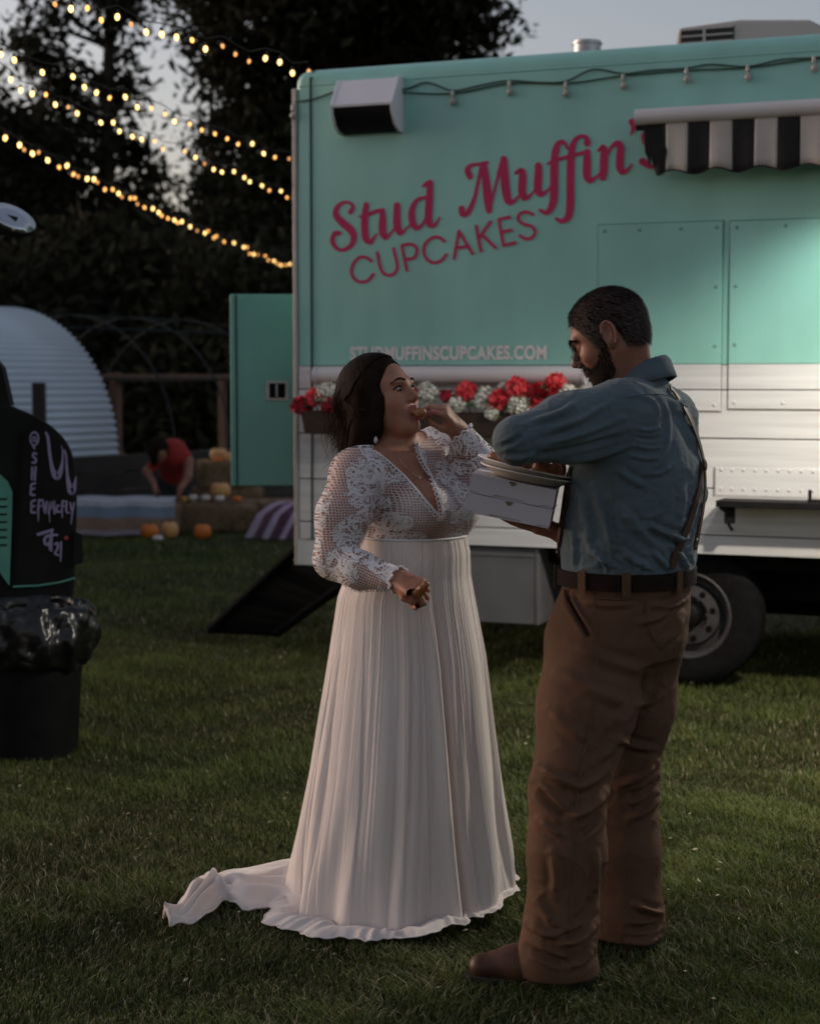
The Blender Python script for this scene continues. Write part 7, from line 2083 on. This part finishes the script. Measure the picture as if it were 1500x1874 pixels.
for k in range(2500):
    tint = min(1, max(0, rd.gauss(0.35, 0.25)))
    y = rd.uniform(-1, 1); front = rd.random()
    # root along the hairline / parting, sweep back to the knot or down
    root = Vector(BT((0.074 - 0.10 * abs(y) ** 1.5 - 0.15 * rd.random() * front, y * 0.086, 0.116 - 0.085 * abs(y) ** 2.2)))
    if rd.random() < 0.5:
        mid = Vector(BT((-0.075, y * 0.080, 0.085 - 0.06 * abs(y))))
        end = knot + Vector((rd.gauss(0, .012), rd.gauss(0, .014), rd.gauss(0, .012)))
        strand([root, root.lerp(mid, 0.5) + Vector((0, 0, 0.01)), mid, end], 0.0016, tint)
    else:
        bx = rd.gauss(642, 17); by = rd.uniform(805, 868)
        e1 = Vector(P(rd.gauss(648, 14), 760, 4.93 + y * 0.05)); e2 = Vector(P(bx, by, 4.94 + y * 0.04))
        mid = Vector(BT((-0.060, y * 0.088, 0.02)))
        strand([root, mid, e1, e2], 0.0017, tint, rd.random() < 0.93)
for k in range(140):      # flyaways
    a = Vector(P(rd.gauss(640, 16), rd.uniform(690, 780), 4.90)); b_ = Vector(P(rd.gauss(622, 14), rd.uniform(790, 850), 4.90)); m_ = a.lerp(b_, 0.5) + Vector((rd.gauss(-0.012, .012), 0, 0))
    strand([a, m_, b_], 0.0006, rd.uniform(0.3, 0.9), False)
for k in range(420):     # face-framing lock in front of the ear
    a = Vector(BT((0.036 + rd.gauss(0, .010), -0.070, 0.080))); c_ = Vector(P(rd.gauss(690, 7), 750, 4.845)); d_ = Vector(P(rd.gauss(660, 14), rd.uniform(805, 858), 4.83))
    strand([a, a.lerp(c_, .5) + Vector((-0.004, -0.01, 0)), c_, d_], 0.0010, rd.uniform(0.1, 0.7), True)
hs = mk("hair_strands", SV, SF, M_hairb, bh); set_attr(hs, ST)
# jewellery
M_gold = mat("gold", (0.75, 0.50, 0.24), 0.25, metal=1.0); M_pearl = mat("pearl", (0.62, 0.54, 0.52), 0.25, coat=0.6)
ear = Vector(P(686, 772, 4.84))
er = empty("earring"); er.parent = bride
mb = MB(); mb.tube([ear - ob, ear + Vector((0.001, -0.002, -0.020)) - ob, Vector(P(687, 797, 4.838)) - ob], 0.0012, 6); mb.build("earring_hook", M_gold, er, True)
mb = MB(); mb.lathe([(0.0005, 0.013), (0.004, 0.008), (0.0062, -0.002), (0.0045, -0.009), (0.0005, -0.012)], 12, Matrix.Translation(Vector(P(687, 804, 4.838)) - ob)); mb.build("earring_drop", M_pearl, er, True)
skin_bvh = BVHTree.FromPolygons([tuple(v) for v in Vb2], [tuple(int(i) for i in q) for q in Qb2])
pts = []
for (a, b_) in catmull([(728, 838), (740, 852), (754, 866), (768, 874), (772, 866), (773, 850)], 6):
    h = skin_bvh.ray_cast(Vector((0, 0, CAMH)), ray(a, b_).normalized())
    if h[0] is not None: pts.append(h[0] + h[1] * 0.001 - ob)
nk = empty("necklace"); nk.parent = bride
if len(pts) > 3:
    mb = MB(); mb.tube(pts, 0.0008, 5); mb.build("chain", M_gold, nk, True)
    h = skin_bvh.ray_cast(Vector((0, 0, CAMH)), ray(768, 876).normalized())
    mb = MB(); mb.lathe([(0.0005, 0.004), (0.0045, 0.002), (0.0045, -0.002), (0.0005, -0.004)], 10, Matrix.Translation(h[0] + h[1] * 0.003 - ob)); mb.build("pendant", M_pearl, nk, True)
# the food she holds
wing("chicken_piece", food1, Vector((-0.85, 0.25, 0.15)), 0.030, 0.0135, "golden piece of fried chicken between the bride's lips and fingers", 31)
wing("chicken_piece", P(772, 1076, 4.525), Vector((0.6, -0.3, 0.6)), 0.040, 0.015, "half-eaten saucy wing in the bride's lowered hand", 37)

# ================================================================== far figure bending over the blanket
M_redt = mat("red T-shirt", (0.30, 0.022, 0.014), 0.9, var=0.1, vscale=20); M_dk = mat("dark trousers", (0.014, 0.014, 0.015), 0.9)
WY = 17.2
fo = P(305, 950, WY); FO = (fo.x, WY)
far = empty("person", (FO[0], FO[1], 0)); tag(far, "dark-haired person in a red T-shirt stooping behind the striped blanket", "person")
def q(a, b_, dy=0.0): return P(a, b_, WY + dy)
F_ = Field(axis_(fo.x - 0.55, fo.x + 0.6, 0.010), axis_(WY - 0.7, WY + 0.7, 0.010), axis_(-0.02, 1.4, 0.010))
F_.ell(q(290, 826, -0.25), (0.085, 0.10, 0.115), None, 0.02); F_.cap(q(296, 832, -.18), q(312, 830, -.05), 0.05, 0.06, 0.03)
F_.chain([q(318, 830, 0), q(322, 850, 0.15), q(318, 885, 0.25)], [0.14, 0.15, 0.13], 0.04)
F_.chain([q(292, 838, -.15), q(268, 862, -.2), q(281, 885, -.3)], [0.05, 0.042, 0.03], 0.02); F_.chain([q(345, 842, -.1), q(344, 872, -.2), q(330, 895, -.3)], [0.05, 0.042, 0.03], 0.02)
hand_field(F_, q(281, 885, -.3), Vector((0.2, -0.2, -1)), Vector((-1, 0, 0)), 1, (15, 15, 10), 1.0); hand_field(F_, q(330, 895, -.3), Vector((-0.2, -0.2, -1)), Vector((1, 0, 0)), -1, (15, 15, 10), 1.0)
for dx in (-13, 13):
    F_.chain([q(318 + dx, 890, 0.25), q(315 + dx * 1.2, 925, 0.12), Vector((q(318 + dx * 1.2, 950, .2).x, WY + .25, 0.05))], [0.085, 0.07, 0.05], 0.03)
V, Q = F_.mesh(1); mk("body", pos(V, FO), Q, M_mskin, far, True)
F_ = Field(axis_(fo.x - 0.55, fo.x + 0.6, 0.010), axis_(WY - 0.7, WY + 0.7, 0.010), axis_(-0.02, 1.4, 0.010))
F_.chain([q(316, 830, -.05), q(322, 848, 0.15), q(318, 880, 0.25)], [0.155, 0.17, 0.145], 0.04); F_.cap(q(294, 838, -.13), q(276, 855, -.18), 0.064, 0.055, 0.03); F_.cap(q(340, 838, -.08), q(345, 858, -.12), 0.064, 0.055, 0.03)
V, Q = F_.mesh(1); V = cloth_noise(V, Q, 0.008, 8, 8, 8, 1.0); mk("t_shirt", pos(V, FO), Q, M_redt, far, True)
F_ = Field(axis_(fo.x - 0.55, fo.x + 0.6, 0.010), axis_(WY - 0.7, WY + 0.7, 0.010), axis_(-0.02, 1.4, 0.010))
F_.cap(q(310, 888, 0.24), q(326, 888, 0.26), 0.15, 0.15, 0.03)
for dx in (-13, 13): F_.chain([q(318 + dx, 890, 0.25), q(315 + dx * 1.2, 925, 0.12), Vector((q(318 + dx * 1.2, 950, .2).x, WY + .25, 0.02))], [0.11, 0.09, 0.075], 0.03)
V, Q = F_.mesh(1); mk("trousers", pos(V, FO), Q, M_dk, far, True)
F_ = Field(axis_(fo.x - 0.55, fo.x + 0.6, 0.010), axis_(WY - 0.9, WY + 0.7, 0.010), axis_(0.5, 1.4, 0.010))
F_.ell(q(289, 820, -0.24), (0.105, 0.115, 0.12), None, 0.02); F_.cap(q(284, 830, -.3), q(282, 850, -.32), 0.07, 0.03, 0.02)
V, Q = F_.mesh(1); V = cloth_noise(V, Q, 0.012, 14, 14, 6, 1.0); mk("hair", pos(V, FO), Q, M_hairv, far, True)
